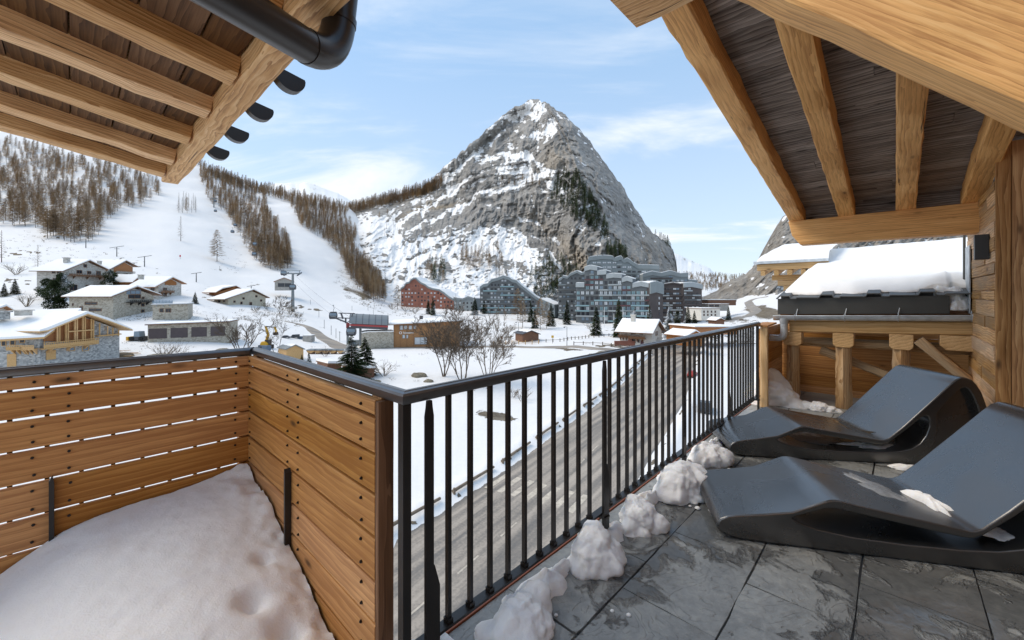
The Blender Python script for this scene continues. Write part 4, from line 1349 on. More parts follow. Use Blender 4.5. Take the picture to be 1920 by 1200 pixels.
def neighbour():
    root = thing('timber_eave', T(6.75, 0.3, 0), 'low eave carried by weathered posts with capital blocks behind the loungers', 'timber frame')
    def tb(name, mat, u, v0, v1, z0, h, w, **kw):
        return beam(name, mat, T(u, v0, tz(z0, v0) + h / 2), T(u, v1, tz(z0, v1) + h / 2), w, h, parent=root, **kw)
    tb('eave_beam', MATS['far_timber'], 6.72, 1.06, -0.64, 0.945, 0.150, 0.12, rough=0.0015)
    mb = MB(); mb.prism([(1.19, tz(1.05, 1.19)), (-0.62, tz(1.05, -0.62)), (-0.62, tz(1.25, -0.62)), (1.19, tz(1.25, 1.19))], VDIR, ZDIR, UDIR * 0.03, T(6.80, 0, 0)); mb.build('wind_board', MATS['far_brown'], root)
    def logpost(name, u, v, z1, r):
        mb = MB(); vs = []; fs = []; n = 10; K = 14
        for i in range(K + 1):
            z = z1 * i / K
            for k in range(n):
                a = 2 * math.pi * k / n + .3
                rr = r * (1 + 0.10 * math.cos(4 * a) + random.gauss(0, .035)) * (1.06 - 0.10 * i / K)
                vs.append((z - z1 / 2, rr * math.cos(a), rr * math.sin(a)))
        for i in range(K):
            for k in range(n): fs.append((i * n + k, (i + 1) * n + k, (i + 1) * n + (k + 1) % n, i * n + (k + 1) % n))
        fs += [tuple(range(n)), tuple(range((K + 1) * n - 1, K * n - 1, -1))]
        mb.add(vs, fs)
        M = Matrix.Translation(T(u, v, z1 / 2)) @ ROTU @ Matrix.Rotation(-math.pi / 2, 4, 'Y')
        return put(name, mb.mesh(name, MATS['old_post'], 50), M, root)
    for v, s in ((1.03, .9), (0.49, 1.0), (-0.045, 1.0)):
        zb = tz(0.945, v)
        logpost('log_post', 6.76, v, zb - 0.185, 0.082 * s)
        mb = MB(); a = 0.105
        mb.prism([(-a, 0.185), (-a, 0.035), (-a + 0.035, 0.0), (a - 0.035, 0.0), (a, 0.035), (a, 0.185)], VDIR, ZDIR, UDIR * 0.19, T(6.665, v, zb - 0.186))
        o = mb.build('capital_block', MATS['far_timber'], root)
        bv = o.modifiers.new('b', 'BEVEL'); bv.width = 0.008; bv.segments = 2
    mb = MB(); a = 0.11
    mb.prism([(-a, 0.17), (-a, 0.05), (-a + 0.05, 0.0), (a + .06, 0.0), (a + .06, 0.17)][::-1], VDIR * -1, ZDIR, UDIR * 0.2, T(6.665, -0.47, tz(0.945, -0.47) - 0.172))
    o = mb.build('capital_block', MATS['far_timber'], root); bv = o.modifiers.new('b', 'BEVEL'); bv.width = 0.01; bv.segments = 2
    beam('cross_rail', MATS['old_post'], T(6.95, 1.15, 0.80), T(6.95, -0.62, 0.83), 0.12, 0.115, parent=root, rough=0.006, ch=0.03)
    beam('brace', MATS['old_post'], T(6.96, 0.75, 0.70), T(6.96, -0.35, 0.28), 0.10, 0.13, up=UDIR, parent=root, rough=0.005, ch=0.02)
    beam('brace', MATS['old_post'], T(6.70, -0.19, 0.93), T(6.70, -0.66, 0.42), 0.10, 0.17, up=UDIR, parent=root, rough=0.004, ch=0.01)
    # back boarding
    z = -0.05
    while z < 1.0:
        h = random.uniform(0.13, 0.17)
        beam('back_board', MATS['larch_board'], T(7.55, 1.32, z + h / 2), T(7.55, -0.9, z + h / 2), 0.03, h - 0.001, parent=root, rough=0.0004, ch=0.006, seg=6)
        z += h
    z = 0.02
    for h in (0.16, 0.16, 0.17, 0.17, 0.17, 0.16):
        beam('side_board', MATS['larch_board'], T(6.13, 1.30, z + h / 2), T(7.5, 1.30, z + h / 2), 0.03, h - 0.004, parent=root, rough=0.001, ch=0.004, seg=6)
        z += h
    beam('panel_post', MATS['far_timber'], T(6.10, 1.245, 0.0), T(6.10, 1.245, 1.035), 0.085, 0.05, up=UDIR, parent=root, rough=0.001, ch=0.004)
    beam('panel_cap', MATS['larch_board'], T(6.06, 1.28, 1.05), T(6.62, 1.28, 1.06), 0.16, 0.022, parent=root, rough=0.001, ch=0.004)
    return root


neighbour()


def gutter():
    ZN = MATS['zinc']
    root = thing('gutter', T(6.62, 0.3, 1.1), 'zinc half round gutter with brackets along the low eave', 'gutter')
    r = 0.062; n = 10
    def ring(u, v, rr):
        z = tz(1.165, v)
        return [T(u, v, z) + UDIR * (rr * math.cos(a)) + ZDIR * (rr * math.sin(a)) for a in [math.pi + math.pi * k / n for k in range(n + 1)]]
    A, B = ring(6.615, 1.235, r), ring(6.615, -0.665, r); A2, B2 = ring(6.615, 1.235, r - .004), ring(6.615, -0.665, r - .004)
    mb = MB(); k = n + 1
    mb.add(A + B + B2 + A2, [(i, k + i, k + i + 1, i + 1) for i in range(n)] + [(3 * k + i, 3 * k + i + 1, 2 * k + i + 1, 2 * k + i) for i in range(n)] + [tuple(range(k)), tuple(range(2 * k - 1, k - 1, -1))])
    mb.build('trough', ZN, root, sm=40)
    mb = MB(); mb.tube([A[0], B[0]], 0.008, 8); mb.build('front_bead', ZN, root, sm=60)
    for v in (0.985, 0.47, -0.02, -0.60):
        pts = [T(6.615, v, tz(1.165, v)) + UDIR * ((r + .004) * math.cos(a)) + ZDIR * ((r + .004) * math.sin(a)) for a in [math.pi + math.pi * q / 8 for q in range(9)]]
        pts = [pts[0] + ZDIR * 0.02] + pts + [T(6.68, v, tz(1.19, v)), T(6.70, v - 0.012, tz(1.255, v))]
        mb = MB(); mb.tube(pts, 0.0055, 6); mb.build('bracket', ZN, root, sm=60)
    dp = thing('downpipe', T(6.615, 1.12, 0.9), 'zinc downpipe elbow hanging from the gutter end beside the railing', 'downpipe')
    v = 1.115; zt = tz(1.165, v) - r
    mb = MB(); mb.tube([T(6.615, v, zt + 0.03), T(6.615, v, zt - 0.03), T(6.615, v, zt - 0.06)], [0.062, 0.050, 0.041], 16); mb.build('outlet_funnel', ZN, dp, sm=50)
    pts = [T(6.615, v, zt - 0.052), T(6.615, v, zt - 0.17)] + [T(6.615, v + 0.075 * (1 - math.cos(a)), zt - 0.17 - 0.075 * math.sin(a)) for a in [math.pi / 2 * q / 6 for q in range(1, 7)]] + [T(6.615, 1.284, zt - 0.245)]
    mb = MB(); mb.tube(pts, 0.044, 16); mb.build('elbow', ZN, dp, sm=50)
    mb = MB(); mb.tube([T(6.615, v, zt - 0.056), T(6.615, v, zt - 0.068)], 0.048, 16); mb.build('collar', ZN, dp, sm=50)


gutter()


def tiled_roof():
    root = thing('snowy_roof', T(8.5, 0.2, 1.4), 'neighbouring tiled roof under a thick smooth blanket of snow', 'roof')
    mb = MB()
    mb.prism([(1.205, tz(1.185, 1.205)), (-0.44, tz(1.185, -0.44)), (-0.44, tz(1.40, -0.44) - 0.012), (1.205, tz(1.40, 1.205))], VDIR, ZDIR, UDIR * 0.03, T(6.71, 0, 0))
    mb.build('fascia', MATS['fascia_metal'], root)
    s2 = 0.19
    def rz(u, v): return tz(1.405, v) + s2 * (u - 6.66)
    # interlocking tiles: one trapezoid roll each
    v = 1.215; i = 0
    while v > -0.5:
        w = 0.235
        prof = [(0, 0.0), (0.018, 0.0), (0.035, 0.035), (0.15, 0.035), (0.167, 0.0), (w, 0.0)] if i % 2 == 0 else [(0, 0.0), (0.012, 0.006), (w - 0.012, 0.006), (w, 0.0)]
        pr = [(-a, b_) for a, b_ in prof] + [(-a, b_ - 0.012) for a, b_ in prof[::-1]]
        ext = UDIR * 0.42 + ZDIR * (s2 * 0.42)
        mb = MB(); mb.prism(pr, VDIR, ZDIR, ext, T(6.655, v, rz(6.655, v) + 0.004)); mb.build('roof_tile', MATS['tile_dark'], root)
        v -= w - 0.004; i += 1
    mb = MB()
    mb.add([T(6.9, 1.2, rz(6.9, 1.2)), T(6.9, -2.6, rz(6.9, -2.6)), T(11.6, -2.6, rz(11.6, -2.6)), T(11.6, 1.2, rz(11.6, 1.2)),
            T(6.9, 1.2, rz(6.9, 1.2) - .15), T(6.9, -2.6, rz(6.9, -2.6) - .15), T(11.6, -2.6, rz(11.6, -2.6) - .15), T(11.6, 1.2, rz(11.6, 1.2) - .15)],
           [(0, 1, 2, 3), (7, 6, 5, 4), (0, 4, 5, 1), (1, 5, 6, 2), (2, 6, 7, 3), (3, 7, 4, 0)])
    mb.build('roof_deck', MATS['tile_dark'], root)
    # snow blanket, ragged along the eave
    us = np.concatenate([np.linspace(0, 1, 60) ** 1.6]); vs = np.linspace(1.20, -2.5, 150)
    Sg, V = np.meshgrid(us, vs, indexing='ij')
    u_e = 6.83 + 0.055 * (fbm(vs * 7, vs * 0, 3, 3) - .3) + 0.03 * np.sin(vs * 13.4) + np.where(vs < -0.44, 0.16, 0)
    U = u_e[None, :] + (11.7 - u_e[None, :]) * Sg
    base = 1.405 + TI * (1.1 - V) + s2 * (U - 6.66)
    thk = 0.095 * np.clip((U - u_e[None, :]) / 0.35, 0, 1) ** 0.7 * smooth(1.20 - V, -0.0, 0.16) + 0.02
    dep = thk + (fbm(U * 1.6, V * 2.0, 5, 4) - .5) * 0.05 + (fbm(U * 9, V * 9, 15, 3) - .5) * 0.008
    heap = 0.07 * np.exp(-(((U - 6.98) / 0.22) ** 2 + ((V + 0.36) / 0.13) ** 2)) + 0.06 * np.exp(-(((U - 7.2) / 0.15) ** 2 + ((V + 0.50) / 0.12) ** 2))
    Z = base + dep + heap
    Z[0] = base[0] + 0.006; Z[:, 0] = base[:, 0] + 0.01
    me = grid_mesh('snow_blanket', SU * U - CU * V, CU * U + SU * V, Z, [MATS['snow_roof']], flip=False)
    put('snow_blanket', me, None, root)
    clump('slid_snow', T(6.82, -0.50, 1.28), 0.12, 203, 'lump of slid snow hanging over the gutter beside the zinc flashing', [(.3, .2, .9, .8), (.5, .9, 1.2, .7), (0, -.3, .2, .7)], 1.1, group=None)
    fz = MB(); M, ln = frame(T(6.68, WV + 0.012, 1.62), T(7.06, WV + 0.012, 1.62)); fz.box((0, 0, 0), (ln, 0.008, 0.75), M)
    fz.build('wall_flashing', MATS['zinc'], root)
    ed = MB(); ed.tube([T(7.08, WV + 0.02, 1.45), T(7.08, WV + 0.02, 2.35)], 0.012, 8); ed.build('flashing_edge', MATS['tile_dark'], root)
    # the next roof farther left
    r2 = thing('far_eave', T(9.8, 1.6, 1.9), 'second snowy eave with pale timber fascia beyond the low roof', 'roof')
    beam('fascia_beam', MATS['far_timber'], T(9.5, 2.05, 2.00), T(9.5, 0.9, 2.02), 0.14, 0.13, parent=r2, rough=0.001)
    for v in (1.95, 1.72, 1.5, 1.28):
        beam('rafter_end', MATS['far_timber'], T(9.44, v, 1.885), T(10.6, v, 2.09), 0.08, 0.10, parent=r2, rough=0.001)
    for k in range(3):
        beam('gable_board', MATS['far_timber'], T(9.75, 1.85 - 0.10 * k, 1.80 - 0.11 * k), T(9.75, 0.9, 1.80 - 0.11 * k), 0.03, 0.107, parent=r2, rough=0.001)
    mb = MB(); mb.box((0, 0, 0), (0.16, 1.2, 0.05), Matrix.Translation(T(9.45, 1.5, 2.095)) @ ROTU); mb.build('gutter_strip', MATS['zinc'], r2)
    us = np.linspace(9.42, 11.7, 40); vs = np.linspace(2.08, 0.9, 40)
    U, V = np.meshgrid(us, vs, indexing='ij')
    Z = 2.10 + 0.19 * (U - 9.42) + 0.14 * np.clip((U - 9.42) / .15, 0, 1) ** .5 * np.clip((2.08 - V) / .12, 0, 1) ** .5 + (fbm(U * 3, V * 4, 8, 3) - .5) * .04
    me = grid_mesh('snow_cap', SU * U - CU * V, CU * U + SU * V, Z, [MATS['snow_roof']])
    put('snow_cap', me, None, r2)


tiled_roof()


# ------------------------------------------------------------------ left roof with soffit in painted shade, black downpipe and tile ends
def left_roof():
    root = thing('left_eave', T(0, 3, 2.45), 'left eave with rough pale rafters over soffit planks in painted shade', 'roof')
    ze = 2.45
    def zl(u): return ze + SL * (0.52 - u)
    for v in (4.49, 4.0, 3.385, 2.81, 2.26, 1.70):
        beam('rafter', PB, T(-0.8, v, zl(-0.8) + 0.10), T(0.524, v, zl(0.524) + 0.10), 0.15, 0.20, parent=root, rough=0.004, ch=0.008)
    beam('eave_beam', PB, T(0.577, 4.68, ze + 0.10), T(0.577, 1.2, ze + 0.10), 0.115, 0.225, parent=root, rough=0.0035, ch=0.010)
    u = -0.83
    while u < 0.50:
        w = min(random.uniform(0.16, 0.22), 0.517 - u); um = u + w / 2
        beam('soffit_shade_plank', MATS['soffit_shade_plank'], T(um, 4.66, zl(um) + 0.095), T(um, 1.2, zl(um) + 0.095), w - 0.003, 0.02, up=T(SL, 0, 1), parent=root, rough=0.0008, ch=0.003, seg=4)  # hung low so the painted shade fills the bays between rafters
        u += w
    mb = MB(); M, ln = frame(T(-0.85, 2.93, zl(-0.85) + 0.27), T(0.66, 2.93, zl(0.66) + 0.27)); mb.box((0, 0, 0), (ln, 3.5, 0.08), M); mb.build('roof_cover', MATS['fascia_metal'], root)
    ed = MB(); M, ln = frame(T(0.648, 4.70, ze + 0.16), T(0.648, 1.2, ze + 0.16)); ed.box((0, 0, 0), (ln, 0.012, 0.14), M); ed.build('drip_edge', MATS['zinc'], root)
    for v in (3.77, 3.25, 2.745, 2.25):
        n = 14; r = 0.078
        ax = (UDIR - ZDIR * SL).normalized(); up = Vector((0, 0, 1))
        prof = [(r * math.cos(q), r * math.sin(q)) for q in [math.pi + math.pi * k / n for k in range(n + 1)]] + [(r - .004, .010), (-r, .010)]
        mb = MB(); mb.prism(prof, ax, up, VDIR * 0.05, T(0.738, v - .025, 2.560)); mb.build('gutter_hanger', MATS['pipe_brown'], root)
    return root


left_roof()


def black_pipe():
    E = ray(596, 100, 1.42)                    # elbow of the pipe
    dirn = Vector((0.275, 1.0, 0.126)).normalized()
    root = thing('eave_downpipe', E, 'thick dark brown downpipe bending under the left eave', 'downpipe')
    a = E - dirn * 1.6
    rr = 0.055
    up = (Vector((0.10, 0.02, 1.0))).normalized()
    B = ray(628, 40, 1.47)
    # smooth bend between the inclined run and the rising run
    c0 = E - dirn * 0.02; c1 = E + dirn * 0.055
    p = [a, E - dirn * 0.8, E - dirn * 0.2]
    mb = MB(); mb.tube(p + [E - dirn * 0.045], rr, 24); mb.build('inclined_run', MATS['pipe_brown'], root, sm=60)
    s0, s1, s2_ = E - dirn * 0.055, E + dirn * 0.085, E + dirn * 0.085 + up * 0.16
    pts = []
    for i in range(13):
        q = i / 12; pts.append(s0 * (1 - q) ** 2 + s1 * (2 * q * (1 - q)) + s2_ * q * q)
    mb = MB(); mb.tube(pts, rr + 0.0025, 24); mb.build('bend', MATS['pipe_brown'], root, sm=60)
    mb = MB(); mb.tube([s2_ - up * 0.03, s2_ + up * 0.5], rr, 24); mb.build('rising_run', MATS['pipe_brown'], root, sm=60)
    mb = MB(); mb.tube([s2_ - up * 0.012, s2_ + up * 0.012], rr + 0.005, 24); mb.build('sleeve_ring', MATS['pipe_brown'], root, sm=60)


black_pipe()

# ------------------------------------------------------------------ unseen house front, added behind the viewer to shade the terrace
def shading_house():
    root = thing('shading_facade', T(1, -2.4, 0), 'unseen timber house front added behind the viewer to shade the terrace', 'house')
    def wallbox(u0, u1, v0, v1, z0, z1, mat, name, par=root):
        mb = MB(); c = T((u0 + u1) / 2, (v0 + v1) / 2, (z0 + z1) / 2); mb.box((0, 0, 0), (abs(u1 - u0), abs(v1 - v0), z1 - z0), Matrix.Translation(c) @ ROTU); return mb.build(name, MATS[mat], par)
    wallbox(-4.2, 5.2, -2.05, -1.85, -0.3, 3.6, 'post_board', 'shading_wall')
    wallbox(5.262, 5.42, -2.05, -1.80, 0.0, 2.62, 'post_board', 'shading_return')
    for u0 in (0.6, 2.8):
        f_ = wallbox(u0, u0 + 1.9, -1.849, -1.80, 0.02, 2.25, 'far_brown', 'added_door')
        wallbox(u0 + .12, u0 + 1.78, -1.799, -1.79, 0.14, 2.13, 'glass_dark', 'pane', f_)


shading_house()

# ------------------------------------------------------------------ the two loungers
OUT = [(0.0, .055), (.004, .085), (.022, .112), (.06, .131), (.115, .143), (.25, .165), (.40, .196), (.50, .245), (.555, .272), (.59, .285), (.62, .288), (.66, .284), (.72, .272), (.90, .245), (1.10, .215), (1.19, .200), (1.225, .195), (1.255, .197), (1.29, .214), (1.40, .318), (1.60, .528), (1.76, .697),
       (1.80, .735), (1.835, .752), (1.875, .752), (1.915, .735), (1.95, .695), (1.985, .635), (2.02, .53), (2.045, .42), (2.055, .28), (2.05, .13), (2.02, .04), (1.96, .005), (1.80, 0), (1.40, 0), (1.0, 0), (.6, 0), (.30, 0), (.12, .004), (.05, .018), (.015, .035)]
HA = [(.40, .160), (.415, .170), (.50, .205), (.56, .232), (.60, .240), (.64, .238), (.72, .225), (.95, .192), (1.10, .170), (1.20, .157), (1.25, .158), (1.29, .178), (1.42, .292), (1.54, .405), (1.565, .418), (1.59, .412), (1.602, .385), (1.60, .33), (1.575, .25), (1.53, .18), (1.46, .130), (1.36, .104), (1.20, .090), (.95, .084), (.70, .090), (.52, .112), (.43, .140)]
HBk = [(1.66, .44), (1.70, .505), (1.80, .62), (1.835, .660), (1.865, .668), (1.89, .655), (1.92, .605), (1.955, .52), (1.985, .40), (1.99, .26), (1.975, .13), (1.93, .075), (1.80, .06), (1.66, .06), (1.60, .08), (1.60, .12), (1.64, .20), (1.66, .30)]


def lounger_mesh(width=0.66):
    import bmesh
    bm = bmesh.new()
    def loop(pts, y): return [bm.verts.new((s, y, z)) for s, z in pts]
    rings = []
    for y in (0.0, width):
        lo, la, lb = loop(OUT, y), loop(HA, y), loop(HBk, y)
        es = []
        for lp in (lo, la, lb):
            for i in range(len(lp)): es.append(bm.edges.new((lp[i], lp[(i + 1) % len(lp)])))
        bmesh.ops.triangle_fill(bm, use_beauty=True, use_dissolve=False, edges=es, normal=(0, -1 if y == 0 else 1, 0))
        rings.append((lo, la, lb))
    for q in range(3):
        A, B = rings[0][q], rings[1][q]
        n = len(A)
        for i in range(n): bm.faces.new((A[i], A[(i + 1) % n], B[(i + 1) % n], B[i]))
    # closed web inside the hollow back
    for y in (0.055, width - 0.055):
        w = [bm.verts.new((s, y, z)) for s, z in HBk]
        bm.faces.new(w)
    bmesh.ops.recalc_face_normals(bm, faces=bm.faces)
    me = bpy.data.meshes.new('lounger'); bm.to_mesh(me); bm.free()
    me.materials.append(MATS['lounger_plastic'])
    smooth_angle(me, 32)
    return me


LM = lounger_mesh()


def lounger(p, d, label, extra):
    d = Vector((d[0], d[1], 0)).normalized()
    y = Vector((-d.y, d.x, 0))
    M = Matrix((d, y, ZDIR)).transposed().to_4x4(); M.translation = (p[0], p[1], 0.002)
    root = put('sun_lounger', None, M, None, label, 'lounger', 'pair of moulded loungers')
    o = put('shell', LM, M, root)
    bv = o.modifiers.new('b', 'BEVEL'); bv.width = 0.010; bv.segments = 3; bv.limit_method = 'ANGLE'; bv.angle_limit = R(50)
    bv.harden_normals = False
    return root, M


L2, ML2 = lounger((1.965, 3.695), (.9908, -.135), 'far black wave shaped lounger nearer the weathered posts', 0)
L1, ML1 = lounger((1.227, 2.452), (.973, -.229), 'near black wave shaped lounger cut by the right picture edge', 0)


def flat_patch(name, M, s0, y0, rs, ry, mat, label, cat, seed, th=0.012, on_seat=True, group=None, z0=None, rot=0.0):
    """thin irregular patch of snow, ice or water following the lounger seat"""
    tops = OUT[:30]
    sx = np.array([a for a, b_ in tops]); zx = np.array([b_ for a, b_ in tops])
    n = 30; K = 7
    vs = []; fs = []
    for k in range(K + 1):
        q = k / K
        for i in range(n):
            a = 2 * math.pi * i / n
            rr = q * (1 + 1.7 * (float(fbm(math.cos(a) * 2.2 + seed, math.sin(a) * 2.2, seed, 4)) - .5))
            du, dv = rs * rr * math.cos(a), ry * rr * math.sin(a)
            s_ = s0 + du * math.cos(rot) - dv * math.sin(rot); y_ = y0 + du * math.sin(rot) + dv * math.cos(rot)
            zb = float(np.interp(s_, sx, zx)) if on_seat else z0
            h = th * (1 - q ** 3) * (0.6 + 0.8 * float(fbm(s_ * 26, y_ * 26, seed, 3))) if k < K else -0.002
            vs.append((s_, y_, zb + 0.0015 + h))
    for k in range(K):
        for i in range(n):
            fs.append((k * n + i, (k + 1) * n + i, (k + 1) * n + (i + 1) % n, k * n + (i + 1) % n))
    mb = MB(); mb.add(vs, fs)
    me = mb.mesh(name, mat, 60)
    return put(name, me, M, None, label, cat, group)


flat_patch('snow_patch', ML1, 1.235, 0.30, 0.052, 0.19, MATS['snow_near'], 'thin snow patch in the seat fold of the near lounger', 'snow patch', 4, 0.045, rot=0.10)
flat_patch('ice_patch', ML1, 1.02, 0.40, 0.075, 0.16, MATS['melt_ice'], 'patch of wet melting ice on the near lounger seat', 'ice patch', 14, 0.010, rot=0.5)
flat_patch('puddle', ML2, 1.20, 0.30, 0.07, 0.24, MATS['water'], 'puddle in the seat fold of the far lounger', 'puddle', 24, 0.003)
flat_patch('snow_patch', ML2, 1.28, 0.16, 0.24, 0.08, MATS['snow_near'], 'snow strip lying inside the opening of the far lounger', 'snow patch', 34, 0.028, False, z0=0.094)
flat_patch('ice_patch', ML2, 0.78, 0.30, 0.28, 0.16, MATS['melt_ice'], 'wet ice lying inside the opening under the far lounger seat', 'ice patch', 44, 0.006, False, z0=0.088)
flat_patch('snow_patch', ML1, 1.46, 0.14, 0.09, 0.07, MATS['snow_near'], 'snow patch inside the near lounger opening under its backrest', 'snow patch', 54, 0.022, False, z0=0.131)
flat_patch('ice_patch', Matrix.Translation(T(3.52, -0.52, 0.0)), 0, 0, 0.16, 0.07, MATS['melt_ice'], 'melting ice on the slate before the right end of the near lounger', 'ice patch', 64, 0.014, False, z0=0.0, rot=-0.3)
MR = Matrix.Translation(T(0, 0, 0)) @ ROTU
for _i, (_u, _l, _lab) in enumerate([(1.64, .20, 'first and second'), (2.19, .16, 'second and third'), (2.74, .18, 'third and fourth'), (3.43, .22, 'fourth and fifth'), (4.16, .24, 'fifth and sixth')]):
    flat_patch('snow_strip', MR, _u, 1.27, _l, .07, MATS['snow_near'], 'thin snow strip under the railing between the ' + _lab + ' big lumps', 'snow strip', 300 + _i, 0.06, False, 'snow strips under the railing', 0.0)
_rd = random.Random(77)
for _i in range(16):
    _s = _rd.uniform(1.1, 4.3); clump('snow_crumb', T(_s, _rd.uniform(0.86, 1.14), 0.0), _rd.uniform(.008, .022), 500 + _i, 'little snow crumb scattered on the slate beside the lumps', [], .6, 'snow crumbs on the slate')
flat_patch('snow_patch', ML2, 1.35, -0.10, 0.14, 0.05, MATS['snow_near'], 'small grey snow patch on the floor between the two loungers', 'snow patch', 74, 0.03, False, z0=0.0)
# ------------------------------------------------------------------ road below the terrace
def road():
    ang = math.atan2(0.83, 0.55)
    M = Matrix.Translation((3.3, 32.5, EYE + GROUND)) @ Matrix.Rotation(ang, 4, 'Z')
    Mi = M.inverted()
    tg = np.gradient(RCL, axis=0); tg /= np.hypot(*tg.T)[:, None]
    nr = np.stack([-tg[:, 1], tg[:, 0]], -1)
    vs = []; fs = []
    K = 9
    for i in range(len(RCL)):
        for k in range(K):
            o = -5.4 + 10.8 * k / (K - 1) + (0.25 * (float(fbm(i * .35, k, 5, 3)) - .5) * 2 if k in (0, K - 1) else 0)
            p = RCL[i] + nr[i] * o
            vs.append(Mi @ Vector((p[0], p[1], EYE + GROUND + 0.004 + (0.03 if 0 < k < K - 1 else -0.03))))
    for i in range(len(RCL) - 1):
        for k in range(K - 1):
            fs.append((i * K + k, i * K + k + 1, (i + 1) * K + k + 1, (i + 1) * K + k)[::-1])
    mb = MB(); mb.add(vs, fs)
    r_ = put('road', mb.mesh('road', MATS['asphalt']), M, None, 'muddy wet road below the terrace', None, None, 'structure')
    zr_ = EYE + GROUND + 0.004 + 0.03 + 0.006
    def mark(name, c, ln, w, a):
        q = MB(); q.box((0, 0, 0), (ln, w, 0.004), Matrix.Translation((c[0], c[1], zr_)) @ Matrix.Rotation(a, 4, 'Z')); q.build(name, MATS['road_white'], r_)
    for i in range(7):
        mark('crossing_stripe', (-1.2 + i * 1.02, 34.0 - i * 0.60), 3.0, 0.5, ang)
    sacc = np.concatenate([[0], np.cumsum(np.hypot(*np.diff(RCL, axis=0).T))])
    for q in np.arange(12, sacc[-1] - 3, 4.2):
        x = np.interp(q, sacc, RCL[:, 0]); y = np.interp(q, sacc, RCL[:, 1])
        x2 = np.interp(q + .5, sacc, RCL[:, 0]); y2 = np.interp(q + .5, sacc, RCL[:, 1])
        if abs(y - 32.3) > 3.0 and y < 110: mark('lane_dash', (x, y), 1.9, 0.12, math.atan2(y2 - y, x2 - x))
    # log guard rail along the far verge
    for i in range(34, 118, 5):
        p = RCL[i] + nr[i] * 6.0; q = RCL[min(i + 4, 159)] + nr[min(i + 4, 159)] * 6.0
        if p[1] < 20 or p[1] > 110: continue
        g = thing('log_barrier', (p[0], p[1], ground_z(p[0], p[1])), 'weathered log barrier half buried in the snow bank along the road', 'barrier', 'log barriers along the road')
        z0, z1 = ground_z(p[0], p[1]) + .22, ground_z(q[0], q[1]) + .22
        mb = MB(); mb.tube([(p[0], p[1], z0), ((p[0] + q[0]) / 2, (p[1] + q[1]) / 2, (z0 + z1) / 2 + .02), (q[0], q[1], z1)], [.13, .12, .11], 8); mb.build('log', MATS['bark_pale'], g, sm=60)
        mb = MB(); mb.tube([(p[0] + .1, p[1] + .1, z0 - .8), (p[0] + .1, p[1] + .1, z0 + .2)], .1, 8); mb.build('post', MATS['bark_pale'], g, sm=60)


road()


def path(name, pix, width, label, mat='asphalt', lift=0.12):
    pts = [ground_at(*p) for p in pix]
    P = np.array([p[:] for p in pts]); s_ = np.concatenate([[0], np.cumsum(np.hypot(*np.diff(P[:, :2], axis=0).T))])
    q = np.linspace(0, s_[-1], max(20, int(s_[-1] / 1.5)))
    X = np.interp(q, s_, P[:, 0]); Y = np.interp(q, s_, P[:, 1])
    for _ in range(6):
        X[1:-1] = (X[:-2] + 2 * X[1:-1] + X[2:]) / 4; Y[1:-1] = (Y[:-2] + 2 * Y[1:-1] + Y[2:]) / 4
    tx, ty = np.gradient(X), np.gradient(Y); l = np.hypot(tx, ty); tx /= l; ty /= l
    W = np.interp(np.linspace(0, 1, len(q)), np.linspace(0, 1, len(width)), width)
    vs = []; fs = []; K = 5
    for i in range(len(q)):
        for k in range(K):
            o = W[i] * (k / (K - 1) - .5) * (1 + .25 * (float(fbm(i * .4, k * 3, 4, 2)) - .5))
            x, y = X[i] - ty[i] * o, Y[i] + tx[i] * o
            vs.append((x, y, ground_z(x, y) + (lift if 0 < k < K - 1 else -0.1)))
    for i in range(len(q) - 1):
        for k in range(K - 1): fs.append((i * K + k, (i + 1) * K + k, (i + 1) * K + k + 1, i * K + k + 1))
    mb = MB(); mb.add(vs, fs)
    return mb.build(name, MATS[mat], None, label=label, kind='structure')


path('snow_track', [(535, 603), (560, 607), (578, 612), (590, 622), (604, 632), (618, 641), (634, 648), (655, 655)], [2.5, 3.5, 5, 5, 6, 7, 8], 'grey cleared track winding down from the slope')
path('access_road', [(690, 655), (735, 652), (800, 652), (880, 651), (960, 650), (1060, 650), (1130, 655), (1200, 659), (1275, 655)], [4, 5, 6, 6, 6, 7, 8], 'grey access road in front of the lift building')
path('hairpin_road', [(1360, 602), (1385, 596), (1408, 590), (1418, 583), (1408, 574), (1402, 566), (1415, 560), (1440, 556)], [7, 7, 8, 8, 7, 7], 'grey hairpin road climbing at the end of the valley')


# ------------------------------------------------------------------ facades surveyed in the picture, built on their own planes
class Plane:
    def __init__(s, pxa, Da, pxb, Db):
        s.a = Vector(((pxa - 960) / F * Da, Da, 0)); s.b = Vector(((pxb - 960) / F * Db, Db, 0))
        s.d = (s.b - s.a).normalized(); s.W = (s.b - s.a).length
        n = Vector((s.d.y, -s.d.x, 0))
        if n.dot(-s.a) < 0: n = -n
        s.n = n                                # outward, towards the viewer

    def __call__(s, px, py):
        a = (px - 960) / F
        # p + t d = D (a,1)
        det = s.d.x * -1 - s.d.y * -a
        t = (-s.a.x * -1 - (-s.a.y) * -a) / det
        D = s.a.y + t * s.d.y
        return t, EYE - (py - Y0) / F * D

    def P(s, t, z, out=0.0):
        p = s.a + s.d * t + s.n * out
        return Vector((p.x, p.y, z))


def prism_on(pl_, poly, out0, out1, mb=None, mi=None):
    """polygon [(t,z)] on a plane, extruded from out0 to out1 along the normal"""
    mb = mb or MB()
    mb.prism(poly, pl_.d, ZDIR, pl_.n * (out1 - out0), pl_.P(0, 0, out0), mi=mi)
    return mb


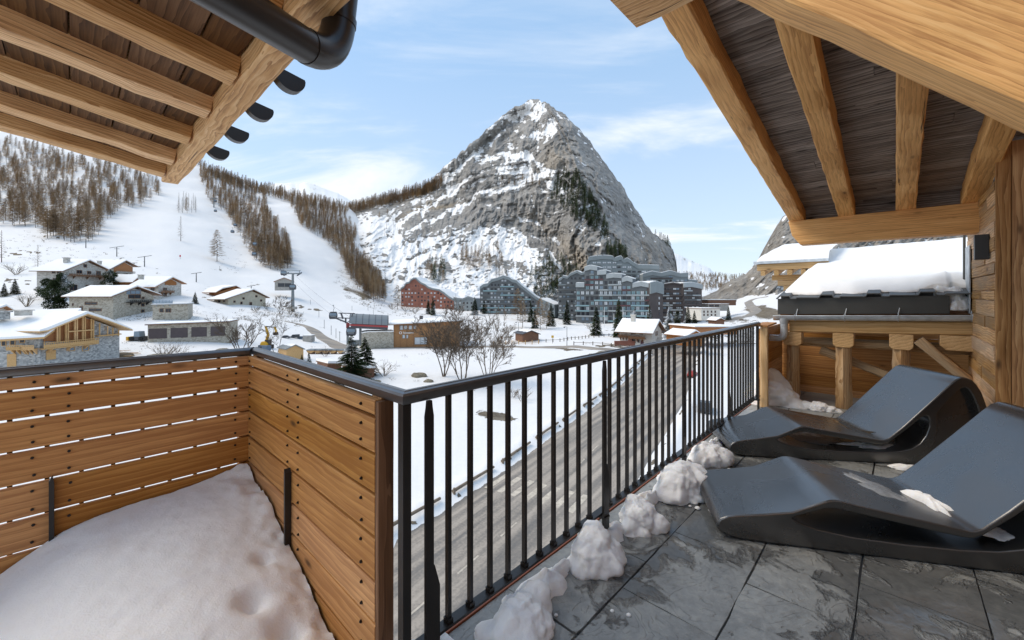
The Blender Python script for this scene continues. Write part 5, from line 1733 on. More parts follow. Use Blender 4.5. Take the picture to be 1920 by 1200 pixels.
def window_on(root, pl_, r, frame_m, glass_m, name='window', out=0.0):
    (x0, y0, x1, y1) = r
    xm, ym = (x0 + x1) / 2, (y0 + y1) / 2
    t0, _ = pl_(x0, ym); t1, _ = pl_(x1, ym); _, z1 = pl_(xm, y0); _, z0 = pl_(xm, y1)
    if t1 < t0: t0, t1 = t1, t0
    w = min(0.12, (t1 - t0) * .16)
    mb = MB()
    for poly in ([(t0 - w, z0 - w), (t1 + w, z0 - w), (t1 + w, z0), (t0 - w, z0)], [(t0 - w, z1), (t1 + w, z1), (t1 + w, z1 + w), (t0 - w, z1 + w)],
                 [(t0 - w, z0), (t0, z0), (t0, z1), (t0 - w, z1)], [(t1, z0), (t1 + w, z0), (t1 + w, z1), (t1, z1)]):
        prism_on(pl_, poly, out + .01, out + .10, mb)
    if t1 - t0 > 1.0:
        tm = (t0 + t1) / 2; prism_on(pl_, [(tm - .04, z0), (tm + .04, z0), (tm + .04, z1), (tm - .04, z1)], out + .02, out + .08, mb)
    f = mb.build(name, MATS[frame_m], root)
    prism_on(pl_, [(t0, z0), (t1, z0), (t1, z1), (t0, z1)], out + .004, out + .03).build('pane', MATS[glass_m], f)
    return f


def roof_on(root, pl_, pts, ov, back, snow_t=0.35, mat='far_brown', th=0.22):
    """roof polyline in picture pixels, hung over the facade by ov, running back metres behind it"""
    q = [pl_(*p) for p in pts]
    lo = [(t, z - th) for t, z in q]
    mb = prism_on(pl_, q + lo[::-1], -back, ov)
    rf = mb.build('roof', MATS[mat], root)
    up = []
    n = len(q)
    for i, (t, z) in enumerate(q):
        k = 0.55 if i in (0, n - 1) else 1.0
        e = 0.15 if i == 0 else (-0.15 if i == n - 1 else 0)
        up.append((t + e * np.sign(q[-1][0] - q[0][0]), z + snow_t * k))
    K = 7; vs = []; fs = []; m = len(up)
    for j in range(K):
        o = -back + (back + ov - 0.12) * j / (K - 1)
        for (t, z) in up:
            vs.append(pl_.P(t, z + random.uniform(-.05, .05) * (snow_t / .35), o))
    for (t, z) in q: vs.append(pl_.P(t, z + .01, ov - 0.05))
    for (t, z) in q: vs.append(pl_.P(t, z + .01, -back))
    for j in range(K - 1):
        for i in range(m - 1): fs.append((j * m + i, j * m + i + 1, (j + 1) * m + i + 1, (j + 1) * m + i))
    for i in range(m - 1):
        fs.append(((K - 1) * m + i, (K - 1) * m + i + 1, K * m + i + 1, K * m + i)); fs.append((i, i + 1, (K + 1) * m + i + 1, (K + 1) * m + i))
    for i in (0, m - 1):
        fs.append(tuple([j * m + i for j in range(K)] + [K * m + i, (K + 1) * m + i]))
    mb = MB(); mb.add(vs, fs); mb.build('snow', MATS['snow_roof'], rf, sm=35)
    return rf


def chimney(root, pl_, px, py0, py1, w, out, mat='stone_pale'):
    t, z1 = pl_(px, py0); _, z0 = pl_(px, py1)
    mb = prism_on(pl_, [(t - w, z0), (t + w, z0), (t + w, z1), (t - w, z1)], out - w, out + w)
    prism_on(pl_, [(t - w * 1.35, z1), (t + w * 1.35, z1), (t + w * 1.2, z1 + .2), (t - w * 1.2, z1 + .2)], out - w * 1.3, out + w * 1.3, mb)
    return mb.build('chimney', MATS[mat], root)


def balcony(root, pl_, x0, x1, ytop, ybot, deep, mat, posts=10):
    ym = (ytop + ybot) / 2
    t0, z1 = pl_(x0, ytop); t1, _ = pl_(x1, ytop); _, z0 = pl_((x0 + x1) / 2, ybot); _, z1 = pl_((x0 + x1) / 2, ytop)
    mb = prism_on(pl_, [(t0, z0), (t1, z0), (t1, z0 + .16), (t0, z0 + .16)], 0.0, deep)
    prism_on(pl_, [(t0, z1 - .1), (t1, z1 - .1), (t1, z1), (t0, z1)], deep - .1, deep, mb)
    for i in range(posts + 1):
        t = t0 + (t1 - t0) * i / posts
        prism_on(pl_, [(t - .05, z0 + .16), (t + .05, z0 + .16), (t + .05, z1 - .1), (t - .05, z1 - .1)], deep - .09, deep - .02, mb)
    b_ = mb.build('balcony', MATS[mat], root)
    h = (z1 - z0 - .34)
    prism_on(pl_, [(t0, z0 + .22), (t1, z0 + .22), (t1, z0 + .22 + h * .7), (t0, z0 + .22 + h * .7)], deep - .065, deep - .045).build('parapet', MATS[mat], b_)
    for i in range(3):
        t = t0 + (t1 - t0) * (i + .5) / 3
        q = MB(); q.prism([(0.02, z0 - .9), (deep * .8, z0 - .02), (0.02, z0 - .02)], pl_.n, ZDIR, pl_.d * .16, pl_.P(t, 0, 0)); q.build('bracket', MATS[mat], b_)
    return b_


def house(label, pl_, outline, depth, wall, roof, roofmat='far_brown', windows=(), side=(), wmat=('far_brown', 'glass_dark'), ov=0.9, name='chalet', cat='house', snow_t=0.4, panels=(), drop=3.0):
    q = [pl_(*p) for p in outline]
    zb = min(z for t, z in q)
    cx = sum(t for t, z in q) / len(q)
    root = thing(name, pl_.P(cx, zb, -depth / 2), label, cat)
    # carry the walls down into the slope
    tmin = min(t for t, z in q); tmax = max(t for t, z in q)
    q2 = [(t, z - drop if z < zb + 1.6 and (abs(t - tmin) < .3 or abs(t - tmax) < .3) and z == min(zz for tt, zz in q if abs(tt - t) < .3) else z) for t, z in q]
    prism_on(pl_, q2, -depth, 0).build('wall', MATS[wall], root)
    for (poly, mat, o) in panels:
        prism_on(pl_, [pl_(*p) for p in poly], 0.004, o).build('cladding', MATS[mat], root)
    roof_on(root, pl_, roof, ov, depth + ov, snow_t, roofmat)
    for r in windows: window_on(root, pl_, r, *wmat)
    if side:
        t0 = tmin
        c = pl_.P(t0, 0, 0)
        sp = Plane(0, 1, 1, 1); sp.a = c; sp.d = -pl_.n; sp.n = -pl_.d; sp.W = depth
        for r in side: window_on(root, sp, r, *wmat)
    return root


def houses():
    # stone chalet with the long dark balcony
    p = Plane(122, 136, 198, 151)
    h = house('white stone chalet with long dark balcony highest on the left', p, [(122, 548), (122, 504), (164, 491), (198, 506), (198, 548)], 8.5, 'stone_pale', [(113, 508), (164, 488), (207, 509)],
              windows=[(144, 507, 153, 512), (164, 509, 170, 513), (181, 509, 188, 519), (157, 496, 162, 501), (131, 534, 144, 544), (161, 535, 170, 539), (181, 535, 186, 542)],
              side=[(98, 508, 103, 512), (108, 508, 114, 512), (100, 522, 106, 528), (110, 521, 116, 528)])
    balcony(h, p, 123, 197, 514, 519, 1.2, 'far_brown', 16); chimney(h, p, 149, 484, 493, .6, -4.0)
    p = Plane(212, 118, 288, 131)
    h = house('wide warm stone chalet with blue glazed gable below the white one', p, [(212, 586), (212, 553), (253, 541), (288, 554), (288, 588)], 13.0, 'stone_warm', [(203, 556), (253, 537), (299, 553)],
              windows=[(245, 545, 262, 551), (241, 553, 263, 559), (266, 557, 270, 560), (265, 569, 270, 574), (265, 581, 270, 585)],
              side=[(160, 567, 182, 571), (168, 579, 190, 583), (150, 575, 155, 583), (136, 569, 138, 573)], panels=[([(237, 543), (264, 543), (264, 552), (237, 552)], 'glass_blue', .06)])
    balcony(h, p, 236, 281, 562, 567, 1.4, 'black_metal', 12)
    p = Plane(212, 166, 250, 176)
    h = house('small orange timber chalet behind the white stone one', p, [(212, 527), (212, 503), (233, 491), (249, 500), (249, 526)], 8, 'stone_pale', [(203, 504), (233, 488.5), (256, 500)], windows=[(216, 512, 222, 515), (233, 513, 239, 516)],
              panels=[([(213, 510), (213, 503), (233, 492.5), (248, 501), (248, 511)], 'far_orange', .15)])
    balcony(h, p, 214, 249, 509, 512, 1.0, 'concrete', 8); chimney(h, p, 207, 490, 496, .5, -4)
    p = Plane(249, 150, 275, 156)
    h = house('little timber gable in the middle of the upper hamlet', p, [(249, 541), (249, 527), (260, 519), (275, 529), (275, 543)], 7, 'far_orange', [(244, 529), (260, 516), (279, 531)], windows=[(258, 527, 263, 531)], roofmat='far_orange')
    p = Plane(297, 146, 340, 157)
    h = house('stone and timber chalet at the right of the upper hamlet', p, [(297, 560), (297, 532), (322, 523), (340, 532), (340, 560)], 8, 'stone_pale', [(286, 538), (320, 520), (346, 532)], windows=[(306, 540, 312, 544), (305, 550, 312, 555)], side=[(283, 535, 289, 545)],
              panels=[([(309, 534), (309, 528), (321, 524), (330, 529), (330, 535)], 'far_orange', .15)], roofmat='far_orange')
    balcony(h, p, 298, 322, 544, 549, 1.0, 'far_brown', 7); chimney(h, p, 287, 516, 524, .6, -4)
    p = Plane(428, 160, 498, 177)
    house('beige rendered chalet alone beside the ski piste', p, [(428, 575), (428, 558), (473, 546), (498, 557), (498, 574)], 7, 'render_wall', [(418, 561), (473, 543), (503, 558)],
          windows=[(438, 564, 441, 567), (455, 558, 458, 561), (451, 566, 454, 570), (479, 554, 482, 557), (468, 567, 472, 572), (488, 562, 491, 565)], side=[(409, 562, 413, 570), (419, 560, 422, 566)])
    p = Plane(412, 170, 447, 178)
    house('orange timber gable standing behind the beige chalet', p, [(412, 565), (412, 547), (440, 538), (450, 545), (450, 562)], 6, 'far_orange', [(402, 548), (415, 541), (440, 536), (457, 545)], windows=[(425, 548, 430, 552)], roofmat='far_orange')
    # chalet under construction
    p = Plane(65, 73, 224, 87)
    h = house('half finished stone chalet with fresh yellow timber front', p, [(65, 688), (65, 621), (152, 592), (224, 618), (224, 668)], 14, 'stone_grey', [(60, 621), (76, 619), (152, 588), (192, 601), (237, 618)], roofmat='far_timber',
              windows=[(106, 611, 111, 619), (127, 608, 135, 615), (154, 606, 162, 614), (197, 613, 200, 619), (128, 628, 135, 638), (155, 627, 161, 635), (54 + 18, 633, 82, 642), (130, 652, 139, 657), (155, 650, 165, 657)],
              panels=[([(80, 640), (80, 620), (152, 594), (173, 601), (173, 640)], 'far_orange', .12)], ov=1.6, snow_t=.5, wmat=('far_timber', 'glass_blue'))
    for px in (102, 106, 118, 122, 135, 139, 150, 154, 166, 170):
        t, zt = p(px, 622 - (px - 80) * .41 if px < 152 else 593 + (px - 152) * .36); _, z0 = p(px, 641)
        prism_on(p, [(t - .1, z0), (t + .1, z0), (t + .1, zt), (t - .1, zt)], 0.5, 0.72).build('timber_stud', MATS['far_timber'], h)
    for px in (182, 197, 207, 218):
        t, zt = p(px, 606 + (px - 182) * .33); _, z0 = p(px, 630)
        prism_on(p, [(t - .08, z0), (t + .08, z0), (t + .08, zt), (t - .08, zt)], 0.5, 0.66).build('timber_stud', MATS['far_timber'], h)
    t0, z0 = p(178, 631); t1, _ = p(221, 631)
    prism_on(p, [(t0, z0), (t1, z0), (t1, z0 + .22), (t0, z0 + .22)], 0.0, 0.9).build('timber_ledge', MATS['far_timber'], h)
    t0, z0 = p(120, 623); t1, _ = p(168, 623)
    prism_on(p, [(t0, z0), (t1, z0), (t1, z0 + .22), (t0, z0 + .22)], 0.0, 0.9).build('timber_ledge', MATS['far_timber'], h)
    balcony(h, p, 70, 173, 638, 650, 1.5, 'far_timber', 26)
    t0, z1 = p(86, 658); t1, _ = p(104, 658); _, z0 = p(95, 674)
    d_ = prism_on(p, [(t0, z0), (t1, z0), (t1, z1), (t0, z1)], 0.01, 0.12).build('double_door', MATS['far_timber'], h)
    chimney(h, p, 78, 586, 600, .9, -9, 'stone_grey'); chimney(h, p, 104, 583, 592, .8, -7, 'stone_pale')
    # its low left wing with the wide snow roof
    wl = Plane(-60, 70, 75, 73.4)
    h = thing('chalet_wing', wl.P(7, -11.5, -4), 'low stone wing with wide snow roof left of the unfinished chalet', 'house')
    q = [wl(-60, 692), wl(75, 692), wl(75, 634), wl(-60, 642)]
    prism_on(wl, [(t, z - 2 if i < 2 else z) for i, (t, z) in enumerate(q)], -9, 0).build('wall', MATS['stone_grey'], h)
    (t0, z0), (t1, z1) = wl(-70, 640), wl(90, 631)
    mb = MB(); rise, bk = 4.3, 10.0
    A = [wl.P(t0, z0, 1.0), wl.P(t1, z1, 1.0), wl.P(t1, z1 + rise, -bk), wl.P(t0, z0 + rise, -bk)]
    mb.add(A + [a - ZDIR * .3 for a in A], [(0, 1, 2, 3), (7, 6, 5, 4), (0, 4, 5, 1), (1, 5, 6, 2), (2, 6, 7, 3), (3, 7, 4, 0)]); rf = mb.build('roof', MATS['far_timber'], h)
    mb = MB(); B = [a + ZDIR * .02 for a in A]; C = [A[0] + ZDIR * .4 - wl.n * .1, A[1] + ZDIR * .4 - wl.n * .1, A[2] + ZDIR * .55, A[3] + ZDIR * .55]
    mb.add(B + C, [(4, 5, 6, 7), (0, 1, 5, 4), (1, 2, 6, 5), (2, 3, 7, 6), (3, 0, 4, 7)]); mb.build('snow', MATS['snow_roof'], rf)
    for r in ((4, 640, 11, 648), (20, 638, 28, 646), (38, 637, 46, 642)): window_on(h, wl, r, 'far_timber', 'glass_dark')
    for (x0, x1) in ((28, 52), (54, 72)):
        balcony(h, wl, x0 - 6, x1, 646, 655, 1.3, 'far_timber', 8)
    t0, z1 = wl(14, 664); t1, _ = wl(31, 664); prism_on(wl, [(t0, z1 - 2.4), (t1, z1 - 2.4), (t1, z1), (t0, z1)], .01, .12).build('door', MATS['far_timber'], h)
    # roof corner at the very left
    p = Plane(0, 96, 34, 103)
    house('snowy chalet roof corner at the left picture edge', p, [(-25, 603), (-25, 585), (4, 575), (27, 590), (27, 603)], 9, 'stone_pale', [(-35, 586), (2, 574), (35, 592)], windows=[(5, 587, 10, 592)], roofmat='far_orange')
    # snow roofed house standing on the valley floor
    p = Plane(1222, 118, 1240, 127)
    h = house('pale two storey chalet with snow roof between the spruces', p, [(1222, 657), (1222, 620), (1231, 604), (1241, 621), (1241, 655)], 9.4, 'pale_wall', [(1218.5, 625), (1231, 601), (1245, 624)],
              side=[(1184, 620, 1191, 626), (1200, 621, 1205, 626), (1184, 636, 1191, 642), (1196, 637, 1199, 642)], windows=[(1229, 622, 1233, 628)], ov=1.0, snow_t=.45)
    sp = Plane(0, 1, 1, 1); sp.a = p.P(0, 0, 0); sp.d = -p.n; sp.n = -p.d; sp.W = 9.4
    balcony(h, sp, 1180, 1211, 628, 635, 1.2, 'far_brown', 10); balcony(h, sp, 1161, 1178, 626, 632, 1.0, 'far_brown', 6)
    t, z1 = sp(1204, 638); prism_on(sp, [(t - .45, z1 - 2.1), (t + .45, z1 - 2.1), (t + .45, z1), (t - .45, z1)], .01, .1).build('door', MATS['shutter_maroon'], h)
    chimney(h, p, 1214, 592, 604, .55, -4.0, 'pale_wall')
    st = MB()
    for i in range(9):
        a = p.P(3.2 + i * .34, -14.0 + i * .32, 0.02); st.prism([(0, 0), (.36, 0), (.36, .1), (0, .1)], p.d, ZDIR, p.n * 1.0, a)
    st.build('outside_stair', MATS['concrete'], h)
    for (x0, x1, ylab) in ((1150, 1186, 0),):
        w = MB(); a = ground_at(1152, 648); w.box((a.x + 3, a.y, a.z + .7), (6.0, .5, 1.4)); w.box((a.x + 4.6, a.y, a.z + 1.8), (1.0, .6, 1.0)); w.build('brick_wall', MATS['block_red'], None, label='low red brick wall beside the pale chalet', cat='wall')


houses()


def box_house(label, px0, px1, D0, D1, ytop, ybase, depth, wall, snow=True, windows=(), name='shed', cat='shed', roofmat='far_brown', gable=None, ov=.4, wm=('far_brown', 'glass_dark'), snow_t=.35):
    p = Plane(px0, D0, px1, D1)
    m = (px0 + px1) / 2
    if gable:
        return house(label, p, [(px0, ybase), (px0, ytop), (m, gable), (px1, ytop), (px1, ybase)], depth, wall, [(px0 - 2, ytop + .8), (m, gable - .6), (px1 + 2, ytop + .8)], roofmat, windows, name=name, cat=cat, ov=ov, snow_t=snow_t if snow else .03, wmat=wm, drop=1.2)
    return house(label, p, [(px0, ybase), (px0, ytop), (px1, ytop), (px1, ybase)], depth, wall, [(px0 - 1, ytop), (px1 + 1, ytop)], roofmat, windows, name=name, cat=cat, ov=ov, snow_t=snow_t if snow else .03, wmat=wm, drop=1.2)


def small_buildings():
    # row of garages
    p = Plane(277, 98, 432, 104)
    h = house('long low garage row with four dark doors', p, [(277, 640), (277, 610), (432, 604), (432, 634)], 7, 'stone_warm', [(274, 608), (432, 602)], 'far_brown', name='garage_row', cat='garage', ov=.8, snow_t=.25)
    for (a, b_) in ((279, 313), (320, 352), (359, 388), (395, 422)):
        x = (a + b_) / 2; yt = 617 - (x - 279) * .035; t0, z1 = p(a, yt); t1, _ = p(b_, yt); _, z0 = p(x, 635.5 - (x - 279) * .045)
        prism_on(p, [(t0, z0), (t1, z0), (t1, z1), (t0, z1)], .02, .09).build('garage_door', MATS['garage_door'], h)
    p = Plane(286, 120, 352, 124)
    h = house('flat terrace building with glass parapet beside the warm stone chalet', p, [(286, 589), (286, 571), (352, 570), (352, 586)], 8, 'stone_warm', [(284, 571), (354, 569)], 'concrete', windows=[(300, 579, 306, 585), (311, 579, 320, 585)], name='terrace_building', cat='building', ov=.6)
    balcony(h, p, 287, 324, 563, 569, .4, 'glass_blue', 6)
    box_house('small slope side lift hut with dark opening beside the big pylon', 515, 550, 205, 209, 527, 540, 7, 'concrete', windows=[(521, 531, 546, 538)], name='lift_hut', cat='hut', roofmat='far_orange', gable=521, wm=('concrete', 'glass_dark'))
    box_house('small light timber kiosk with grey roof', 537, 569, 92, 95, 653, 667, 4, 'far_timber', snow=False, name='kiosk', cat='kiosk', roofmat='lift_grey', gable=646)
    box_house('brown shed with dark grey roof on the snow meadow', 980, 1010, 136, 139, 625, 637, 5, 'shed_brown', snow=False, name='shed', roofmat='lift_dark', gable=619.5, ov=.7)
    box_house('snow topped brown cabin nearest the big spruce on its left', 614, 640, 77, 79, 681, 695, 4.5, 'shed_brown', snow_t=.75)
    box_house('snow topped brown cabin half behind the big spruce', 668, 702, 74, 77, 690, 704, 4.5, 'shed_brown', snow_t=.75)
    for i, px in enumerate((581, 595, 609, 623, 638)):
        g = ground_at(px, 664)
        mb = MB(); n = 12
        k = g.y / F
        prof = [(6.4 * k * math.cos(math.pi * j / n), -5.0 * k * math.sin(math.pi * j / n)) for j in range(n + 1)]
        r_ = thing('barrel_hut', g, 'half round timber barrel stand in the row of five before the track', 'hut', 'five barrel stands')
        mb.prism(prof, (1, 0, 0), (0, 0, 1), (0, 2.2, 0), (g.x, g.y, g.z + 6.5 * k)); mb.build('barrel', MATS['far_timber'], r_)
        mb = MB(); mb.prism([(-7 * k, 0), (7 * k, 0), (6.4 * k, 1.6 * k), (-6.4 * k, 1.6 * k)], (1, 0, 0), (0, 0, 1), (0, 2.4, 0), (g.x, g.y - .1, g.z + 6.6 * k)); mb.build('lid', MATS['lift_grey'], r_)
        mb = MB(); mb.box((g.x, g.y + 1.1, g.z + .35), (.9, 1.6, .9)); mb.build('cradle', MATS['shed_brown'], r_)
    # buildings at the end of the valley
    box_house('white rendered house low at the valley end', 1315, 1350, 190, 193, 578, 596, 10, 'pale_wall', name='house', cat='house', windows=[(1319, 583, 1321, 586), (1326, 583, 1328, 586), (1333, 583, 1335, 586), (1340, 583, 1342, 586), (1319, 589, 1321, 592), (1326, 589, 1328, 592), (1333, 589, 1335, 592), (1340, 589, 1342, 592)])
    box_house('long red brown gallery building at the valley end', 1328, 1380, 250, 258, 562, 569, 8, 'shed_brown', name='gallery', cat='building', roofmat='concrete')
    box_house('pale concrete building with wide windows under the gallery', 1328, 1366, 236, 240, 570, 579, 8, 'concrete', name='building', cat='building', windows=[(1330, 571, 1338, 575), (1340, 571, 1348, 575)])
    box_house('dark red hut among the snowy roofs on the right', 1343, 1358, 150, 151, 600, 607, 4, 'shed_brown', gable=597)
    box_house('wide low orange timber hall with snow roof near the railing end', 1302, 1385, 118, 124, 613, 620, 10, 'far_orange', name='hall', cat='building', roofmat='far_orange', snow_t=.6)
    box_house('small snow roofed timber cabin in front of the spruce row', 1288, 1318, 104, 108, 629, 640, 6, 'far_orange', gable=621, roofmat='far_orange', name='cabin', cat='cabin')


small_buildings()


# ------------------------------------------------------------------ lift base: brown hall, stone wall, station, pylons, cabins
def text_on(root, s, pl_, px, py, size, mat, name='lettering', bold=.0):
    cu = bpy.data.curves.new(name, 'FONT'); cu.body = s; cu.size = size; cu.extrude = 0.01; cu.offset = bold
    tmp = bpy.data.objects.new('tmp', cu); COL.objects.link(tmp)
    me = bpy.data.meshes.new_from_object(tmp); bpy.data.objects.remove(tmp)
    me.materials.append(MATS[mat])
    t, z = pl_(px, py)
    Mx = Matrix((pl_.d, ZDIR, pl_.n)).transposed().to_4x4(); Mx.translation = pl_.P(t, z, 0.03)
    return put(name, me, Mx, root)


def lift_base():
    p = Plane(738, 122, 862, 126)
    h = house('large brown lift building with white lettering and snow on its flat roof', p, [(738, 655), (738, 609), (800, 606.5), (862, 603), (862, 652)], 16, 'hall_wood', [(728, 608), (800, 604.5), (866, 601)], 'far_brown',
              windows=[(750, 611, 755, 618), (758, 611, 763, 617), (767, 611, 772, 617), (776, 611, 780, 616), (755, 628, 759, 634), (762, 628, 765, 634), (778, 633, 800, 645)], wmat=('lift_grey', 'glass_pale'), name='lift_building', cat='building', ov=1.6, snow_t=.45)
    t0, z0 = p(738, 652)
    for i in range(11):
        x = 738 + i * 12.4
        t, zt = p(x, 608.5 - i * .5); _, zb = p(x, 652)
        prism_on(p, [(t - .03, zb), (t + .03, zb), (t + .03, zt), (t - .03, zt)], .01, .05).build('board_joint', MATS['shed_brown'], h)
    text_on(h, 'Télécabine', p, 755, 625.5, .75, 'white_paint', bold=.012)
    t, z = p(751, 624)
    prism_on(p, [(t + .42 * math.cos(a), z + .42 * math.sin(a)) for a in [q * math.pi / 6 for q in range(12)]], .01, .05).build('round_emblem', MATS['white_paint'], h)
    prism_on(p, [(t + .26 * math.cos(a), z + .26 * math.sin(a)) for a in [q * math.pi / 6 for q in range(12)]], .052, .06).build('emblem_core', MATS['far_orange'], h)
    v_ = MB(); g = p.P(8.0, p(783, 597)[1], -5); v_.box((g.x, g.y, g.z), (.9, .9, 1.1)); v_.build('roof_vent', MATS['lift_dark'], h)
    p = Plane(678, 118, 738, 121.5)
    w = thing('stone_retaining_wall', p.P(4.5, -14, -2), 'grey stone wall between the station and the brown building', 'wall')
    q = [p(678, 655), p(738, 652), p(738, 622), p(690, 623), p(678, 625)]
    prism_on(p, [(t, z - 1 if i < 2 else z) for i, (t, z) in enumerate(q)], -5, 0).build('masonry', MATS['stone_warm'], w)
    q = [p(678, 625), p(690, 623), p(738, 622), p(738, 620), p(690, 621), p(678, 623)]
    prism_on(p, q, -5, .1).build('snow_cap', MATS['snow_roof'], w)
    # station with the grey barrel roof and red stripe
    p = Plane(652, 118, 729, 121)
    s_ = thing('gondola_station', p.P(5, -13.5, -3), 'gondola station with grey barrel roof and red stripe', 'lift station')
    n = 10
    t0, zb = p(656, 606); t1, _ = p(728, 613)
    _, ztop = p(690, 592)
    hgt = ztop - zb + .7
    prof = [(3.0 - 3.0 * math.cos(math.pi * j / n), hgt * math.sin(math.pi * j / n)) for j in range(n + 1)]
    mb = MB(); mb.prism(prof, -p.n, ZDIR, p.d * (t1 - t0) - ZDIR * .7, p.P(t0, zb, 1.6)); mb.build('barrel_roof', MATS['lift_grey'], s_)
    for k in range(7):
        f_ = k / 6
        pr = [(a, b_ * 1.02 + .01) for a, b_ in prof]
        mb = MB(); mb.prism([(3 + (a - 3) * 1.015, b_) for a, b_ in pr], -p.n, ZDIR, p.d * .12, p.P(t0 + (t1 - t0 - .12) * f_, zb - .7 * f_, 1.6)); mb.build('roof_rib', MATS['lift_dark'], s_)
    mb = MB(); a = p.P(t0, zb, 1.62); mb.prism([(0, -.12), (0, -.62), (.12, -.62), (.12, -.12)], p.n, ZDIR, p.d * (t1 - t0) - ZDIR * .7, a); mb.build('red_stripe', MATS['lift_red'], s_)
    mb = MB(); mb.prism([(0, -.62), (0, -1.3), (3, -1.5), (6, -1.3), (6, -.1), (3, .3)], -p.n, ZDIR, p.d * (t1 - t0 - .6) - ZDIR * .7, p.P(t0 + .4, zb, 1.55)); mb.build('underbody', MATS['lift_dark'], s_)
    for (px, yb) in ((651, 638), (675, 636)):
        t, z = p(px, yb); _, z2 = p(px, 606)
        prism_on(p, [(t - .32, z - 2), (t + .32, z - 2), (t + .32, z2), (t - .32, z2)], -1.6, -1.0).build('steel_leg', MATS['lift_grey'], s_)
    t, z = p(651, 609); prism_on(p, [(t - .4, z - 1.0), (t + .4, z - 1.0), (t + .4, z + .5), (t - .4, z + .5)], -1.7, -.9).build('red_head', MATS['lift_red'], s_)
    # roller frame on the incoming side
    mb = MB()
    for z0_, x0, x1 in ((587, 635, 665), (596, 632, 664)):
        a = p.P(*p(x0, z0_), -1.2); b_ = p.P(*p(x1, z0_ + 1), -1.2); mb.tube([a, b_], .1, 6)
        a = p.P(*p(x0, z0_), .6); b_ = p.P(*p(x1, z0_ + 1), .6); mb.tube([a, b_], .1, 6)
    for x0, y0_, x1, y1_ in ((639, 587, 643, 598), (662, 587, 658, 600), (630, 597, 648, 604), (664, 597, 650, 605), (648, 597, 648, 606)):
        for o in (-1.2, .6): mb.tube([p.P(*p(x0, y0_), o), p.P(*p(x1, y1_), o)], .12, 6)
    mb.build('roller_frame', MATS['lift_dark'], s_)
    v = MB(); g = ground_at(655, 648)
    # parked cabins and snow machines are separate things
    return s_


lift_base()
CAB1 = [(660, 597, 118), (552, 515, 180), (472, 442, 300), (404, 372, 470), (362, 322, 650)]
CAB2 = [(640, 603, 118), (544, 520, 180), (463, 452, 300), (397, 380, 470), (356, 330, 650)]


def cable_pt(C, q):
    xs = [c[0] for c in C]
    i = max(k for k in range(len(C) - 1) if xs[k] >= q - 1e-6)
    f = (xs[i] - q) / (xs[i] - xs[i + 1])
    A, B = ray(*C[i]), ray(*C[i + 1])
    # solve f along the 3D span for the wanted image column
    lo, hi = 0.0, 1.0
    for _ in range(40):
        m_ = (lo + hi) / 2; pnt = A.lerp(B, m_)
        if 960 + pnt.x / pnt.y * F > q: lo = m_
        else: hi = m_
    p = A.lerp(B, lo); sag = 4 * lo * (1 - lo) * (B - A).length * 0.012
    return p - ZDIR * sag


def cabin_mesh():
    mb = MB()
    prof = [(-.85, 0.0), (.85, 0.0), (1.05, .25), (1.12, 1.0), (1.0, 1.75), (.75, 2.05), (-.75, 2.05), (-1.0, 1.75), (-1.12, 1.0), (-1.05, .25)]
    mb.prism(prof, (1, 0, 0), (0, 0, 1), (0, 1.9, 0), (0, -.95, 0), mi=0)
    for y in (-.97, .955):
        mb.prism([(-.95, .95), (.95, .95), (.88, 1.7), (-.88, 1.7)], (1, 0, 0), (0, 0, 1), (0, .015, 0), (0, y, 0), mi=1)
    mb.prism([(-.7, .55), (.7, .55), (.7, .85), (-.7, .85)], (1, 0, 0), (0, 0, 1), (0, .03, 0), (0, -.99, 0), mi=2)
    mb.tube([(0, 0, 2.05), (0, 0, 2.6), (.25, 0, 3.1), (.05, 0, 3.6), (0, 0, 3.9)], .07, 6, mi=2)
    mb.box((0, 0, 3.92), (.3, .9, .22), mi=2)
    return mb.mesh('gondola_cabin', [MATS['cabin'], MATS['glass_blue'], MATS['lift_grey']])


